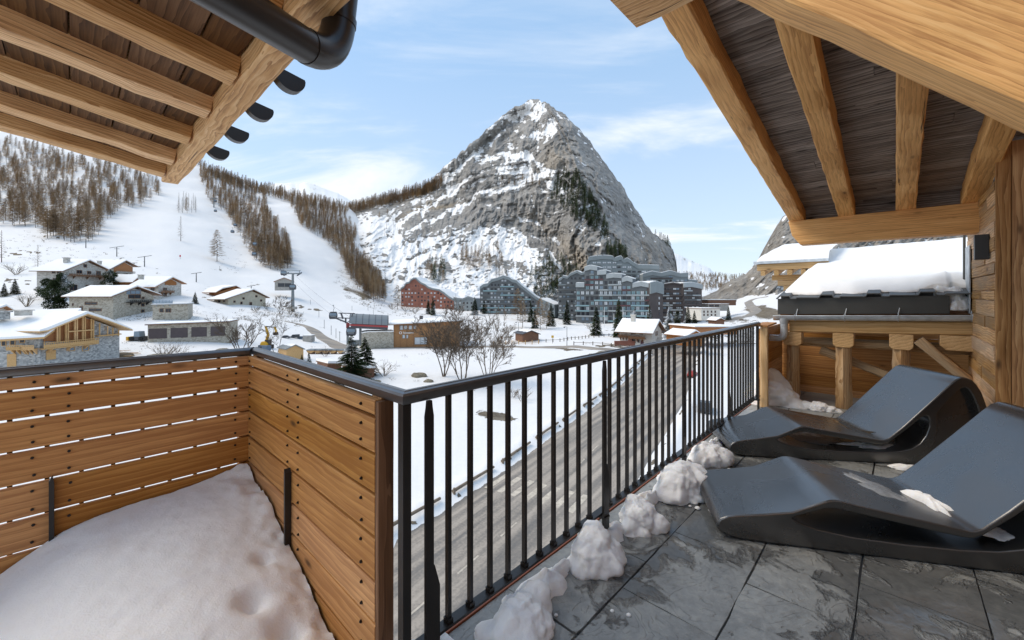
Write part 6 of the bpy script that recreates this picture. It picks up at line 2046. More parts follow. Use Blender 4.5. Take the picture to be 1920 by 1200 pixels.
def lifts():
    cm = cabin_mesh()
    labs = {(1, 625): 'gondola cabin hanging lowest, above the snow just left of the station', (2, 549): 'gondola cabin passing beside the big pylon', (1, 532): 'gondola cabin just above the big pylon', (2, 477): 'lower gondola cabin of the pair before the brown wood',
            (1, 478): 'upper gondola cabin of the pair before the brown wood', (2, 436): 'gondola cabin over the piste left of the brown wood', (1, 441): 'gondola cabin close to the edge of the brown wood', (2, 404): 'gondola cabin just below the second pylon', (1, 404): 'gondola cabin at the second pylon', (2, 366): 'highest gondola cabin beside the eave beam'}
    for (c, q), lab in labs.items():
        p = cable_pt(CAB1 if c == 1 else CAB2, q)
        put('gondola_cabin', cm, Matrix.Translation(p - ZDIR * 4.03) @ Matrix.Rotation(R(20), 4, 'Z') @ Matrix.Scale(1.12, 4), None, lab, 'gondola', 'gondola cabins of the lift')
    g = ground_at(661, 648)
    put('gondola_cabin', cm, Matrix.Translation(ray(659, 629, 119)) @ Matrix.Rotation(R(15), 4, 'Z') @ Matrix.Scale(1.2, 4), None, 'gondola cabin inside the station under its red stripe', 'gondola', 'gondola cabins of the lift')
    for C, lab in ((CAB1, 'upper haul cable of the gondola lift'), (CAB2, 'lower haul cable of the gondola lift')):
        pts = []
        for A, B in zip(C[:-1], C[1:]):
            A, B = ray(*A), ray(*B)
            for i in range(10):
                f = i / 10; pts.append(A.lerp(B, f) - ZDIR * (4 * f * (1 - f) * (B - A).length * 0.012))
        pts.append(ray(*C[-1])); mb = MB(); mb.tube(pts, 0.035, 4); mb.build('haul_cable', MATS['lift_dark'], None, label=lab, cat='cable')
    def pylon(px, ytop, D, ybase, label, k=1.0):
        top = ray(px, ytop, D); bz = EYE - (ybase - Y0) / F * D
        r_ = thing('lift_pylon', (top.x, top.y, bz), label, 'pylon')
        mb = MB(); mb.tube([(top.x, top.y, bz - 1.5), (top.x, top.y, top.z)], [.75 * k, .45 * k], 10); mb.build('mast', MATS['lift_grey'], r_, sm=60)
        mb = MB(); mb.box((top.x, top.y, top.z), (7.0 * k, .7 * k, .5 * k)); mb.build('crossarm', MATS['lift_grey'], r_)
        for s in (-1, 1):
            mb = MB(); mb.tube([(top.x + s * 2.9 * k, top.y - 1.8 * k, top.z - .9 * k), (top.x + s * 2.9 * k, top.y + 1.8 * k, top.z + .5 * k)], .3 * k, 6); mb.build('sheave_train', MATS['lift_dark'], r_)
            mb = MB(); mb.tube([(top.x + s * 2.9 * k, top.y, top.z), (top.x + s * 2.9 * k, top.y, top.z + 1.3 * k)], .14 * k, 6); mb.build('gantry_leg', MATS['lift_grey'], r_)
        mb = MB(); mb.tube([(top.x - 3.4 * k, top.y, top.z + 1.3 * k), (top.x + 3.4 * k, top.y, top.z + 1.3 * k)], .14 * k, 6); mb.build('gantry', MATS['lift_grey'], r_)
        mb = MB(); mb.box((top.x, top.y, bz + .1), (2.6 * k, 2.6 * k, 1.2)); mb.build('footing', MATS['concrete'], r_)
    pylon(549, 513, 180, 578, 'tall grey gondola pylon standing on the piste')
    pylon(401, 372, 470, 398, 'second gondola pylon higher at the edge of the wood')
    pylon(431, 322, 770, 338, 'tiny pylon on the skyline above the brown wood', .8)
    for i, (px, yt, yb, w, lab) in enumerate([(161, 448, 465, 24, 'highest T shaped drag lift mast below the left wood'), (219, 463, 481, 27, 'T shaped drag lift mast with double crossbar'), (271, 481, 500, 26, 'T shaped drag lift mast above the orange chalet'), (368, 512, 529, 20, 'T shaped drag lift mast alone in the middle of the piste'), (471, 536, 548, 16, 'T shaped drag lift mast above the beige chalet roof')]):
        g = ground_at(px, yb); k = g.y / F
        r_ = thing('drag_lift_mast', g, lab, 'lift mast', 'drag lift masts')
        mb = MB(); mb.tube([g - ZDIR * .6, g + ZDIR * ((yb - yt) * k)], [.22, .16], 6); mb.build('mast', MATS['lamp_grey'], r_)
        top = g + ZDIR * ((yb - yt) * k); hw = w * k / 2
        mb = MB(); mb.tube([top + Vector((-hw, 0, -.28 * hw * .5)), top + Vector((hw, 0, .28 * hw * .5))], .13, 6); mb.build('crossbar', MATS['lamp_grey'], r_)
        if i == 1:
            t2 = top - ZDIR * 1.0; mb = MB(); mb.tube([t2 + Vector((-hw * .35, 0, 0)), t2 + Vector((hw * .35, 0, 0))], .1, 6); mb.build('crossbar', MATS['lamp_grey'], r_)


lifts()
# ------------------------------------------------------------------ apartment blocks
def inside(poly, x, y):
    c = False; n = len(poly)
    for i in range(n):
        x0, y0 = poly[i]; x1, y1 = poly[(i + 1) % n]
        if (y0 > y) != (y1 > y) and x < (x1 - x0) * (y - y0) / (y1 - y0) + x0: c = not c
    return c


def block(label, a, poly, depth, wall, cap, pitch, wsize, winmats, base_y, cap_h=0.0, seed=1, balc=None, roofsnow=True, rows=None, skip=()):
    """poly: facade outline in survey pixels; pitch: window grid in pixels"""
    rd = random.Random(seed)
    p = Plane(*a)
    q = [p(*pt) for pt in poly]
    root = thing('apartment_block', p.P(sum(t for t, z in q) / len(q), min(z for t, z in q), -depth / 2), label, 'apartment block')
    prism_on(p, q, -depth, 0).build('wall', MATS[wall], root)
    # parapet cladding and snow following the stepped top
    tops = [(poly[i], poly[i + 1]) for i in range(len(poly) - 1) if poly[i][1] < base_y - 3 and poly[i + 1][1] < base_y - 3 and abs(poly[i][0] - poly[i + 1][0]) > 2]
    for (s0, s1) in tops:
        (t0, z0), (t1, z1) = p(*s0), p(*s1)
        _, zc0 = p(s0[0], s0[1] + cap_h); _, zc1 = p(s1[0], s1[1] + cap_h)
        if cap_h: prism_on(p, [(t0, zc0), (t1, zc1), (t1, z1 + .15), (t0, z0 + .15)], 0.004, 0.7).build('parapet', MATS[cap], root)
        if roofsnow:
            prism_on(p, [(t0 + .2, z0 + .01), (t1 - .2, z1 + .01), (t1 - .2, z1 + .5), (t0 + .2, z0 + .5)], -depth + .2, -0.1).build('roof_snow', MATS['snow_roof'], root)
    xs = [pt[0] for pt in poly]; ys = [pt[1] for pt in poly]
    # shared window meshes in local metres
    pw = {}
    D = (a[1] + a[3]) / 2
    sx, sy = wsize[0] * D / F, wsize[1] * D / F
    Mx = Matrix((p.d, p.n, ZDIR)).transposed().to_4x4()
    for wm in set(winmats):
        mb = MB(); mb.box((0, .03, 0), (sx, .06, sy), mi=0); mb.box((0, .05, 0), (sx * .08, .12, sy), mi=1); mb.box((0, .05, -sy * .5), (sx * 1.15, .16, sy * .1), mi=1)
        pw[wm] = mb.mesh('window', [MATS[wm], MATS['block_dark']])
    ylist = []
    y = base_y - pitch[1] * .55
    while y > min(ys): ylist.append(y); y -= pitch[1]
    for y in ylist:
        run = []
        x = min(xs) + pitch[0] * .5
        while x < max(xs):
            if all(inside(poly, x + dx, y + dy) for dx in (-pitch[0] * .4, pitch[0] * .4) for dy in (-cap_h - pitch[1] * .3, pitch[1] * .3)):
                run.append(x)
                if not any(k0 < x < k1 for k0, k1 in skip) and rd.random() < .93:
                    t, z = p(x + rd.uniform(-.6, .6), y)
                    M = Mx.copy(); M.translation = p.P(t, z, 0.01)
                    put('window', pw[rd.choice(winmats)], M, root)
            x += pitch[0]
        if balc and run:
            # one balcony slab with parapet per group of bays on this floor
            st = 0
            while st < len(run):
                en = min(len(run), st + rd.choice((2, 3, 3, 4)))
                if not any(k0 < run[st] < k1 for k0, k1 in skip) and rd.random() < .85:
                    t0, z = p(run[st] - pitch[0] * .48, y + pitch[1] * .5); t1, _ = p(run[en - 1] + pitch[0] * .48, y + pitch[1] * .5)
                    prism_on(p, [(t0, z - .1), (t1, z - .1), (t1, z + .62), (t0, z + .62)], 0.35 + rd.uniform(0, .5), 1.05).build('balcony', MATS[rd.choice(balc)], root)
                st = en
    return root, p


GW = ['glass_dark', 'glass_pale', 'glass_pale', 'glass_blue', 'glass_dark']


def blocks():
    B1 = [(1080, 616), (1080, 531), (1096, 531), (1096, 501), (1107, 498), (1120, 500), (1120, 508), (1137, 507), (1137, 515), (1150, 513), (1166, 514), (1166, 522), (1176, 519), (1186, 522), (1186, 532), (1202, 529), (1218, 532), (1218, 616)]
    r_, p = block('main grey stepped apartment block with teal balconies', (1080, 224, 1218, 208), B1, 14, 'block_mid', 'block_pale', (8.6, 9.7), (5.2, 6.4), GW + ['block_teal'], 613, 7.5, 3, ['block_pale', 'block_grey', 'block_mid', 'block_teal', 'block_teal', 'shutter_maroon'])
    B2 = [(1218, 620), (1218, 531), (1229, 528), (1243, 532), (1243, 616)]
    block('tall brown end tower joined to the main grey block', (1218, 207, 1243, 212), B2, 12, 'block_dark', 'block_grey', (7, 9.7), (3.2, 5), ['glass_dark', 'glass_pale'], 613, 20, 4, skip=((1215, 1234),))
    B3 = [(1047, 608), (1047, 524), (1053, 521), (1056, 517), (1064, 519), (1070, 513), (1082, 508), (1090, 512), (1098, 510), (1104, 520), (1104, 608)]
    block('dark grey apartment block standing left behind the main one', (1047, 244, 1104, 238), B3, 12, 'block_mid', 'block_grey', (7.2, 8.6), (3.6, 3.6), GW, 604, 4, 5, ['block_grey', 'block_mid'])
    B4 = [(1100, 560), (1100, 492), (1105, 482), (1120, 480), (1130, 479), (1148, 480), (1152, 484), (1164, 480), (1170, 487), (1176, 484), (1188, 492), (1196, 497), (1216, 497), (1236, 498), (1236, 560)]
    block('pale grey apartment block rising highest against the cliff', (1100, 268, 1236, 258), B4, 12, 'block_grey', 'block_grey', (9.4, 8.4), (6.0, 3.0), ['glass_pale', 'glass_dark', 'glass_pale'], 556, 7, 6, ['block_grey', 'block_pale'])
    B5 = [(1205, 600), (1205, 514), (1222, 509), (1240, 512), (1256, 508), (1276, 513), (1290, 512), (1290, 525), (1307, 526), (1307, 600)]
    block('grey upper terraces right behind the brown end tower', (1205, 250, 1307, 246), B5, 11, 'block_grey', 'block_grey', (7.0, 7.4), (4.4, 3.4), GW, 597, 7, 7, ['block_grey', 'block_dark'])
    B6 = [(1243, 604), (1243, 533), (1262, 530), (1281, 533), (1281, 604)]
    block('dark apartment block with long balcony bands right of the brown tower', (1243, 232, 1281, 228), B6, 12, 'block_dark', 'block_dark', (6.2, 8.9), (4.6, 3.2), GW, 600, 1.5, 8, ['block_dark', 'block_pale', 'block_dark'])
    B7 = [(1281, 604), (1281, 531), (1296, 530), (1316, 534), (1316, 602)]
    block('dark corner block with white stair strip at the right end of the blocks', (1281, 227, 1316, 232), B7, 12, 'block_dark', 'block_pale', (7.6, 8.6), (5.0, 3.0), ['glass_dark', 'glass_pale'], 598, 8, 9, ['block_dark', 'block_mid', 'block_pale'])
    pl2 = Plane(1281, 227, 1316, 232)
    B8 = [(900, 584), (900, 538), (907, 533), (914, 532), (922, 524), (934, 521), (944, 517), (954, 520), (960, 524), (968, 526), (974, 532), (984, 540), (994, 548), (1004, 556), (1014, 562), (1020, 590), (940, 588)]
    block('grey stepped apartment block in the middle below the mountain', (900, 262, 1020, 256), B8, 14, 'block_mid', 'block_grey', (6.4, 7.9), (3.4, 3.6), GW, 586, 5, 10, ['block_grey', 'block_mid', 'block_teal'])
    r_, p = block('low grey wing stepping down right of the middle block', (1012, 252, 1040, 247), [(1012, 594), (1012, 560), (1026, 566), (1040, 572), (1040, 594)], 12, 'block_grey', 'block_grey', (7, 8), (3.4, 3.6), GW, 592, 4, 11)
    B9 = [(752, 580), (752, 540), (758, 537), (762, 530), (768, 529), (771, 524), (776, 521), (780, 521), (785, 526), (790, 530), (797, 533), (803, 538), (812, 541), (824, 543), (824, 586), (790, 582)]
    block('red stepped apartment block left below the mountain', (752, 300, 824, 290), B9, 14, 'block_red', 'block_grey', (6.0, 6.9), (3.0, 3.0), ['glass_pale', 'glass_dark', 'block_red'], 581, 2.5, 12)
    B10 = [(824, 587), (824, 543), (832, 548), (842, 556), (851, 561), (851, 588)]
    block('red lower wing with slanting grey roof beside the red block', (824, 288, 851, 284), B10, 14, 'block_red', 'block_grey', (6.4, 7), (3.2, 3.2), ['glass_pale', 'glass_dark'], 584, 3, 13)
    B11 = [(851, 589), (851, 558), (868, 560), (878, 556), (892, 560), (892, 591)]
    block('grey end wing of the red apartment block', (851, 283, 892, 276), B11, 14, 'block_grey', 'block_grey', (7.4, 7), (3.2, 3.2), ['glass_pale', 'glass_dark'], 586, 3, 14)


blocks()


# ------------------------------------------------------------------ trees
def cone_branches(n, h0, h1, rmax, w, droop, rd, nt=3, power=1.0, tuft=0.5):
    """thin leaf-like triangles round a unit-height stem"""
    V = []; Fc = []
    for i in range(n):
        f = (i + rd.random()) / n
        z = h0 + (h1 - h0) * f
        r = rmax * (1 - f) ** power * rd.uniform(.6, 1.12) + .012
        a = i * 2.399963 + rd.uniform(-.4, .4)
        d = np.array([math.cos(a), math.sin(a), 0]); sd_ = np.array([-d[1], d[0], 0])
        tip = np.array([0, 0, z]) + d * r + np.array([0, 0, -droop * r + rd.uniform(-.01, .01)])
        root_ = np.array([0, 0, z + .01])
        for k in range(nt):
            e = rd.uniform(.35, 1.0); off = rd.uniform(-1, 1) * .30 * r * (1 if k else .1)
            b_ = root_ * (1 - e * tuft) + tip * (e * tuft)
            t_ = root_ * (1 - e) + tip * e + sd_ * off + np.array([0, 0, rd.uniform(-.018, .012)])
            ww = w * rd.uniform(.6, 1.3)
            k0 = len(V)
            V += [b_ - sd_ * ww, b_ + sd_ * ww + np.array([0, 0, ww * .8]), t_]
            Fc.append((k0, k0 + 1, k0 + 2))
    return V, Fc


def stem(h, r, n=5):
    V = []; Fc = []
    for z, rr in ((-0.04, r), (h, r * .12)):
        for k in range(n): V.append(np.array([rr * math.cos(2 * math.pi * k / n), rr * math.sin(2 * math.pi * k / n), z]))
    for k in range(n):
        a, b_, c, d = k, (k + 1) % n, n + (k + 1) % n, n + k
        Fc += [(a, b_, c), (a, c, d)]
    return V, Fc


def tree_proto(seed, kind):
    rd = random.Random(seed)
    V, Fc = stem(.98, .009 if kind != 'spruce' else .014); mi = [0] * len(Fc)
    if kind == 'larch': v2, f2 = cone_branches(110, .15, .98, .235, .0115, .0, rd, 6, .38, .40)
    elif kind == 'bare': v2, f2 = cone_branches(60, .14, .97, .17, .007, .10, rd, 3, .8, .35)
    elif kind == 'pine': v2, f2 = cone_branches(70, .06, .99, .27, .034, .05, rd, 4, .5, .55)
    else: v2, f2 = cone_branches(110, .05, .995, .21, .016, .38, rd, 6, .92, .62)
    b_ = len(V); V += v2; Fc += [(x + b_, y + b_, z + b_) for x, y, z in f2]; mi += [1] * len(f2)
    return np.array(V), np.array(Fc), np.array(mi)


PROTO = {k: [tree_proto(s + i, k) for i in range(n)] for k, s, n in (('larch', 100, 6), ('bare', 200, 4), ('pine', 300, 4), ('spruce', 400, 4))}
TM = {'larch': ('bark_far', 'larch_twigs'), 'bare': ('bark_far', 'larch_grey'), 'pine': ('bark_far', 'needles_far'), 'spruce': ('bark', 'needles')}
PMESH = {k: [tri_mesh(k, v, f, [MATS[TM[k][0]], MATS[TM[k][1]]], m) for v, f, m in PROTO[k]] for k in PROTO}


def scatter(poly, n, rd, at, h, gap=3.0, kindf=lambda r: 'larch', clump_=None):
    xs = [p[0] for p in poly]; ys = [p[1] for p in poly]
    got = []; tries = 0
    while len(got) < n and tries < n * 40:
        tries += 1
        x = rd.uniform(min(xs), max(xs)); y = rd.uniform(min(ys), max(ys))
        if not inside(poly, x, y): continue
        if any((x - a) ** 2 + ((y - b_) * 1.5) ** 2 < gap * gap for a, b_, *_ in got): continue
        got.append((x, y))
    out = []
    for x, y in got:
        p = at(x, y)
        hh = rd.uniform(*h)
        out.append((p, hh, kindf(rd), rd.uniform(0, 6.28), rd.uniform(.85, 1.25)))
    return out


def plant(forests):
    allt = []
    for lab, grp, items in forests:
        for it in items: allt.append((it[1] / max(1, it[0].y), lab, grp, it))
    lar = [t_ for t_ in allt]
    lar.sort(key=lambda q: -q[0])
    # the largest 300 of the kind stand as single trees, the rest of every wood is one mass
    ind = {}; cnt = 0
    rest = {}
    for q in lar:
        k = q[3][2]
        if k in ('larch', 'bare') and cnt < 290:
            cnt += 1; ind.setdefault(q[1], []).append(q)
        elif k == 'pine' and len(ind.get('P' + q[1], [])) < 60:
            ind.setdefault('P' + q[1], []).append(q)
        else: rest.setdefault((q[1], q[2]), []).append(q)
    i = 0
    for lab, qs in ind.items():
        for (s_, lb, grp, (p, hh, k, yaw, wd)) in qs:
            me = PMESH[k][i % len(PMESH[k])]; i += 1
            M = Matrix.Translation(p) @ Matrix.Rotation(yaw, 4, 'Z') @ Matrix.Diagonal((hh * wd, hh * wd, hh, 1))
            put('larch_tree' if k != 'pine' else 'pine_tree', me, M, None, lb, 'tree', grp)
    for (lb, grp), qs in rest.items():
        Vs = []; Fs = []; Ms = []; off = 0
        for (s_, l2, g2, (p, hh, k, yaw, wd)) in qs:
            v, f, m = PROTO[k][i % len(PROTO[k])]; i += 1
            c, s2 = math.cos(yaw), math.sin(yaw)
            vv = np.stack([(v[:, 0] * c - v[:, 1] * s2) * hh * wd + p.x, (v[:, 0] * s2 + v[:, 1] * c) * hh * wd + p.y, v[:, 2] * hh + p.z], -1)
            Vs.append(vv); Fs.append(f + off); off += len(v)
            Ms.append(m + (2 if k == 'pine' else (0 if k == 'larch' else 4)))
        me = tri_mesh('wood', np.vstack(Vs), np.vstack(Fs), [MATS['bark_far'], MATS['larch_twigs'], MATS['bark_far'], MATS['needles_far'], MATS['bark_far'], MATS['larch_grey']], np.concatenate(Ms))
        put('wood', me, None, None, 'mass of smaller trees: ' + lb, None, None, 'stuff')


def forests():
    rd = random.Random(5)
    lk = lambda r: 'larch' if r.random() < .86 else 'bare'
    gk = lambda r: 'bare' if r.random() < .8 else 'larch'
    fo = []
    a = scatter([(-60, 250), (290, 330), (302, 372), (262, 392), (235, 392), (205, 415), (182, 448), (155, 460), (95, 445), (60, 428), (0, 425), (-60, 420)], 620, rd, ground_at, (11, 18), 4.0, lk)
    fo.append(('brown larch of the dense wood under the left eave', 'larches of the left wood', a))
    a = scatter([(330, 385), (372, 390), (374, 402), (334, 400)], 12, rd, ground_at, (15, 19), 4.0, gk)
    fo.append(('thin dark larch in the small clump on the upper piste', 'larches of the piste clump', a))
    a = scatter([(372, 316), (440, 340), (500, 365), (500, 392), (512, 420), (536, 445), (548, 500), (522, 511), (490, 500), (468, 478), (448, 440), (425, 405), (400, 388), (378, 352)], 430, rd, ground_at, (9, 18), 3.6, lk)
    fo.append(('brown larch of the wood strip between the two pistes', 'larches between the pistes', a))
    a = scatter([(372, 312), (440, 337), (520, 362), (600, 378), (655, 392), (650, 404), (560, 386), (480, 362), (400, 335)], 330, rd, ground_at, (9, 18), 2.6, lk)
    fo.append(('brown larch along the far saddle ridge', 'larches of the saddle ridge', a))
    a = scatter([(545, 386), (600, 392), (645, 405), (668, 440), (664, 470), (690, 500), (716, 540), (726, 566), (700, 566), (672, 545), (650, 512), (636, 478), (600, 446), (565, 424)], 460, rd, ground_at, (9, 18), 3.3, lk)
    fo.append(('brown larch of the spur right of the lower piste', 'larches of the right spur', a))
    a = scatter([(650, 392), (740, 368), (800, 352), (828, 340), (830, 352), (800, 368), (740, 384), (660, 402)], 330, rd, mountain_at, (14, 19), 2.4, lk)
    fo.append(('brown larch on the left shoulder of the rock mountain', 'larches of the mountain shoulder', a))
    a = scatter([(700, 400), (760, 390), (770, 440), (720, 450)], 16, rd, mountain_at, (10, 14), 6, gk) + scatter([(860, 480), (940, 470), (945, 505), (870, 510)], 26, rd, mountain_at, (12, 18), 6, lk) + scatter([(940, 335), (1015, 330), (1030, 352), (940, 350)], 30, rd, mountain_at, (10, 14), 5, gk) + scatter([(925, 512), (945, 512), (945, 530), (925, 530)], 8, rd, mountain_at, (16, 20), 5, gk)
    fo.append(('lone thin larch on the snowy face of the mountain', 'larches on the mountain face', a))
    pk = lambda r: 'pine'
    a = scatter([(1046, 332), (1062, 322), (1085, 335), (1098, 352), (1114, 385), (1128, 408), (1138, 428), (1140, 446), (1128, 448), (1116, 438), (1092, 422), (1068, 404), (1046, 388), (1034, 378)], 150, rd, mountain_at, (8, 15), 3.4, pk)
    a += scatter([(1135, 462), (1165, 470), (1180, 492), (1140, 490)], 26, rd, mountain_at, (10, 14), 4, pk) + scatter([(1015, 480), (1090, 500), (1090, 545), (1030, 545), (990, 530)], 60, rd, mountain_at, (7, 12), 5, pk) + scatter([(1228, 438), (1255, 456), (1262, 470), (1250, 462)], 12, rd, mountain_at, (8, 12), 3, pk)
    fo.append(('dark green pine on the rocky rib of the mountain', 'pines on the mountain rib', a))
    a = scatter([(800, 505), (830, 500), (836, 530), (805, 535)], 16, rd, mountain_at, (12, 17), 5, lambda r: 'pine' if r.random() < .6 else 'larch') + scatter([(1000, 545), (1046, 530), (1046, 560), (1005, 560)], 22, rd, mountain_at, (8, 12), 5, lambda r: 'pine' if r.random() < .5 else 'larch')
    fo.append(('mixed tree on the rough slope right above the apartment blocks', 'trees above the blocks', a))
    far = [(ray(rd.uniform(1268, 1405), 0, 1) * 0, 0, 'larch', 0, 1)][:0]
    for _ in range(420):
        px = rd.uniform(1272, 1404); yb = rd.uniform(513 + (px - 1272) * .05, 548 - (px - 1272) * .06)
        D = 900 + (548 - yb) * 22
        far.append((ray(px, yb, D) - ZDIR * 2, rd.uniform(13, 20), 'larch' if rd.random() < .7 else 'bare', rd.uniform(0, 6), 1.1))
    fo.append(('brown wood on the ridge at the end of the valley', 'wood at the valley end', far))
    plant(fo)


forests()


def tree_at(kind, px, py, hpx, label, group=None, name=None, wd=1.0, split=True, i=0):
    g = ground_at(px, py); k = g.y / F; h = hpx * k
    v, f, m = PROTO[kind][i % len(PROTO[kind])]
    root = thing(name or (kind + '_tree'), g, label, 'tree', group)
    M = Matrix.Translation(g) @ Matrix.Rotation(i * 1.3, 4, 'Z') @ Matrix.Diagonal((h * wd, h * wd, h, 1))
    key = (kind, i % len(PROTO[kind]))
    if key not in SPLIT:
        a = tri_mesh('trunk', v, f[m == 0], [MATS[TM[kind][0]]]); b_ = tri_mesh('crown', v, f[m == 1], [MATS[TM[kind][1]]]); SPLIT[key] = (a, b_)
    put('trunk', SPLIT[key][0], M, root); put('crown', SPLIT[key][1], M, root)
    return root


SPLIT = {}


def dense_spruce(seed, n_whorl=30, h=1.0, rmax=.20, droop=.42, density=1.0):
    """a close spruce: whorls of drooping boughs, every bough a fan of needle sprays"""
    rd = random.Random(seed); V = []; Fc = []
    for w in range(n_whorl):
        f = w / (n_whorl - 1); z = .05 + .93 * f
        r0 = rmax * (1 - f) ** .85 + .008
        for b_ in range(int((7 - 3 * f) * density) + 2):
            a = rd.uniform(0, 6.283); r = r0 * rd.uniform(.7, 1.15)
            d = np.array([math.cos(a), math.sin(a), 0]); sd_ = np.array([-d[1], d[0], 0]); up = np.array([0, 0, 1.])
            for s_ in np.arange(.18, 1.0, .085):
                c = d * (r * s_) + up * (z - droop * r * s_ ** 1.5 + rd.uniform(-.006, .006))
                ln = r * .30 * (1.15 - s_ * .7) + .006
                for sg in (-1, 1):
                    t_ = c + sd_ * (sg * ln) + d * (ln * .7) + up * (-.35 * ln + rd.uniform(-.004, .004))
                    ww = .0075 * rd.uniform(.7, 1.4)
                    k0 = len(V); V += [c - d * ww, c + d * ww + up * ww * .5, t_]; Fc.append((k0, k0 + 1, k0 + 2))
    return np.array(V), np.array(Fc)


def near_trees():
    sv = [dense_spruce(s_, 36, density=1.5) for s_ in (1, 2, 3)]
    sm_ = [tri_mesh('crown', v, f, [MATS['needles']]) for v, f in sv]
    tv, tf = stem(.97, .013); tm_ = tri_mesh('trunk', np.array(tv), np.array(tf), [MATS['bark']])
    def spruce(px, py, hpx, label, i=0, wd=1.0, group='spruces in the valley'):
        g = ground_at(px, py); h = hpx * g.y / F
        root = thing('spruce_tree', g, label, 'tree', group)
        M = Matrix.Translation(g) @ Matrix.Rotation(i * 2.1 + px, 4, 'Z') @ Matrix.Diagonal((h * wd, h * wd, h, 1))
        put('trunk', tm_, M, root); put('crown', sm_[i % 3], M, root)
    for i, (px, py, hp, lab, wd) in enumerate([
        (659, 716, 88, 'biggest green spruce rising behind the fence corner handrail', 2.1), (684, 704, 72, 'spruce half behind the biggest one on its right', 1.8), (579, 692, 32, 'small spruce just above the fence handrail', 1.2), (566, 682, 18, 'tiny spruce left of the small one above the fence handrail', 1.3),
        (1118, 628, 56, 'slim spruce beside the leftmost flagpole', 1.1), (1160, 632, 74, 'tall spruce just left of the pale chalet', .9), (1255, 634, 62, 'spruce right behind the pale chalet gable', 1.15), (1270, 630, 54, 'second spruce right of the pale chalet', 1.1), (1290, 626, 52, 'third spruce right of the pale chalet', 1.1), (1302, 622, 40, 'fourth spruce right of the pale chalet', 1.1),
        (1063, 608, 46, 'spruce at the left foot of the apartment blocks', 1.0), (1033, 612, 44, 'bushy spruce right of the middle grey block', 1.2), (995, 604, 40, 'spruce before the right part of the middle grey block', 1.0), (890, 590, 34, 'spruce between the red and the middle grey blocks', 1.3), (908, 588, 26, 'small spruce at the left foot of the middle grey block', 1.1),
        (803, 589, 30, 'left one of the two dark spruces before the red block', 1.0), (812, 591, 34, 'right one of the two dark spruces before the red block', 1.0), (1003, 616, 36, 'spruce standing on the meadow before the middle grey block', 1.2),
        (1218, 616, 44, 'spruce hiding the foot of the brown end tower', 1.0), (1190, 612, 36, 'spruce at the foot of the main block right of the flagpoles', 1.0), (1366, 600, 26, 'dark spruce beside the white house at the valley end', 1.1), (1333, 598, 16, 'small spruce in front of the white house at the valley end', 1.2),
        (366, 569, 22, 'small spruce alone beside the upper hamlet', 1.3), (28, 552, 30, 'dark spruce at the far left on the slope', 1.4), (8, 556, 26, 'spruce cut by the left picture edge', 1.3)]):
        spruce(px, py, hp, lab, i, wd)
    # round bushy pines by the warm stone chalet
    pv = PROTO['pine']
    for i, (px, py, hp, lab, wd) in enumerate([(102, 586, 60, 'tall bushy pine left of the warm stone chalet', 1.7), (115, 560, 48, 'bushy pine in front of the white stone chalet', 1.5), (88, 562, 40, 'round dark pine left of the white stone chalet', 1.7), (112, 588, 34, 'low bushy pine beside the warm stone chalet', 1.9), (206, 546, 40, 'bushy pine at the right corner of the white stone chalet', 1.5)]):
        g = ground_at(px, py); h = hp * g.y / F
        root = thing('pine_tree', g, lab, 'tree', 'bushy pines around the hamlet')
        rd = random.Random(50 + i)
        V = []; Fc = []
        for _ in range(2800):
            z = rd.random() ** .8; rr = .26 * math.sin(math.pi * min(1, z * .93 + .07)) ** .6 * rd.random() ** .4
            lump = 1 + .35 * math.sin(z * 13 + i) ; a = rd.uniform(0, 6.283); rr *= lump
            c = np.array([rr * math.cos(a), rr * math.sin(a), .08 + .9 * z]); d = np.array([rd.gauss(0, 1), rd.gauss(0, 1), rd.gauss(0.2, .8)]); d /= np.linalg.norm(d) + 1e-6; e = np.cross(d, [0.3, .2, 1]); e /= np.linalg.norm(e) + 1e-6
            k0 = len(V); V += [c - e * .014, c + e * .014, c + d * .07]; Fc.append((k0, k0 + 1, k0 + 2))
        M = Matrix.Translation(g) @ Matrix.Diagonal((h * wd / 1.4, h * wd / 1.4, h, 1))
        put('trunk', tm_, M, root); put('crown', tri_mesh('crown', np.array(V), np.array(Fc), [MATS['needles']]), M, root)
    for i, (px, py, hp, lab) in enumerate([(339, 452, 48, 'split bare larch alone in the middle of the piste'), (407, 490, 60, 'single shapely larch on the piste left of the wood strip'), (71, 512, 54, 'bare larch left of the white stone chalet'), (3, 492, 62, 'bare larch at the left picture edge on the slope'), (701, 430, 20, 'tiny lone larch on the snow below the saddle'), (89, 447, 56, 'larch standing out before the left wood'), (165, 448, 62, 'larch with long dead branches at the right corner of the left wood'), (153, 440, 58, 'brown larch at the right corner of the left wood'),
                                           (722, 554, 52, 'tall thin larch at the foot of the spur beside the red block'), (745, 580, 46, 'thin larch close left of the red block'), (971, 600, 60, 'brown larch before the middle grey block'), (980, 614, 56, 'bare greyish tree before the middle grey block'), (1013, 618, 60, 'brown larch in the group right of the middle grey block'), (1050 - 25, 616, 50, 'pale brown larch right of the middle grey block')]):
        tree_at('bare' if i in (0, 2, 3, 6, 8) else 'larch', px, py, hp, lab, None, 'larch_tree', 1.25, i=i)


near_trees()


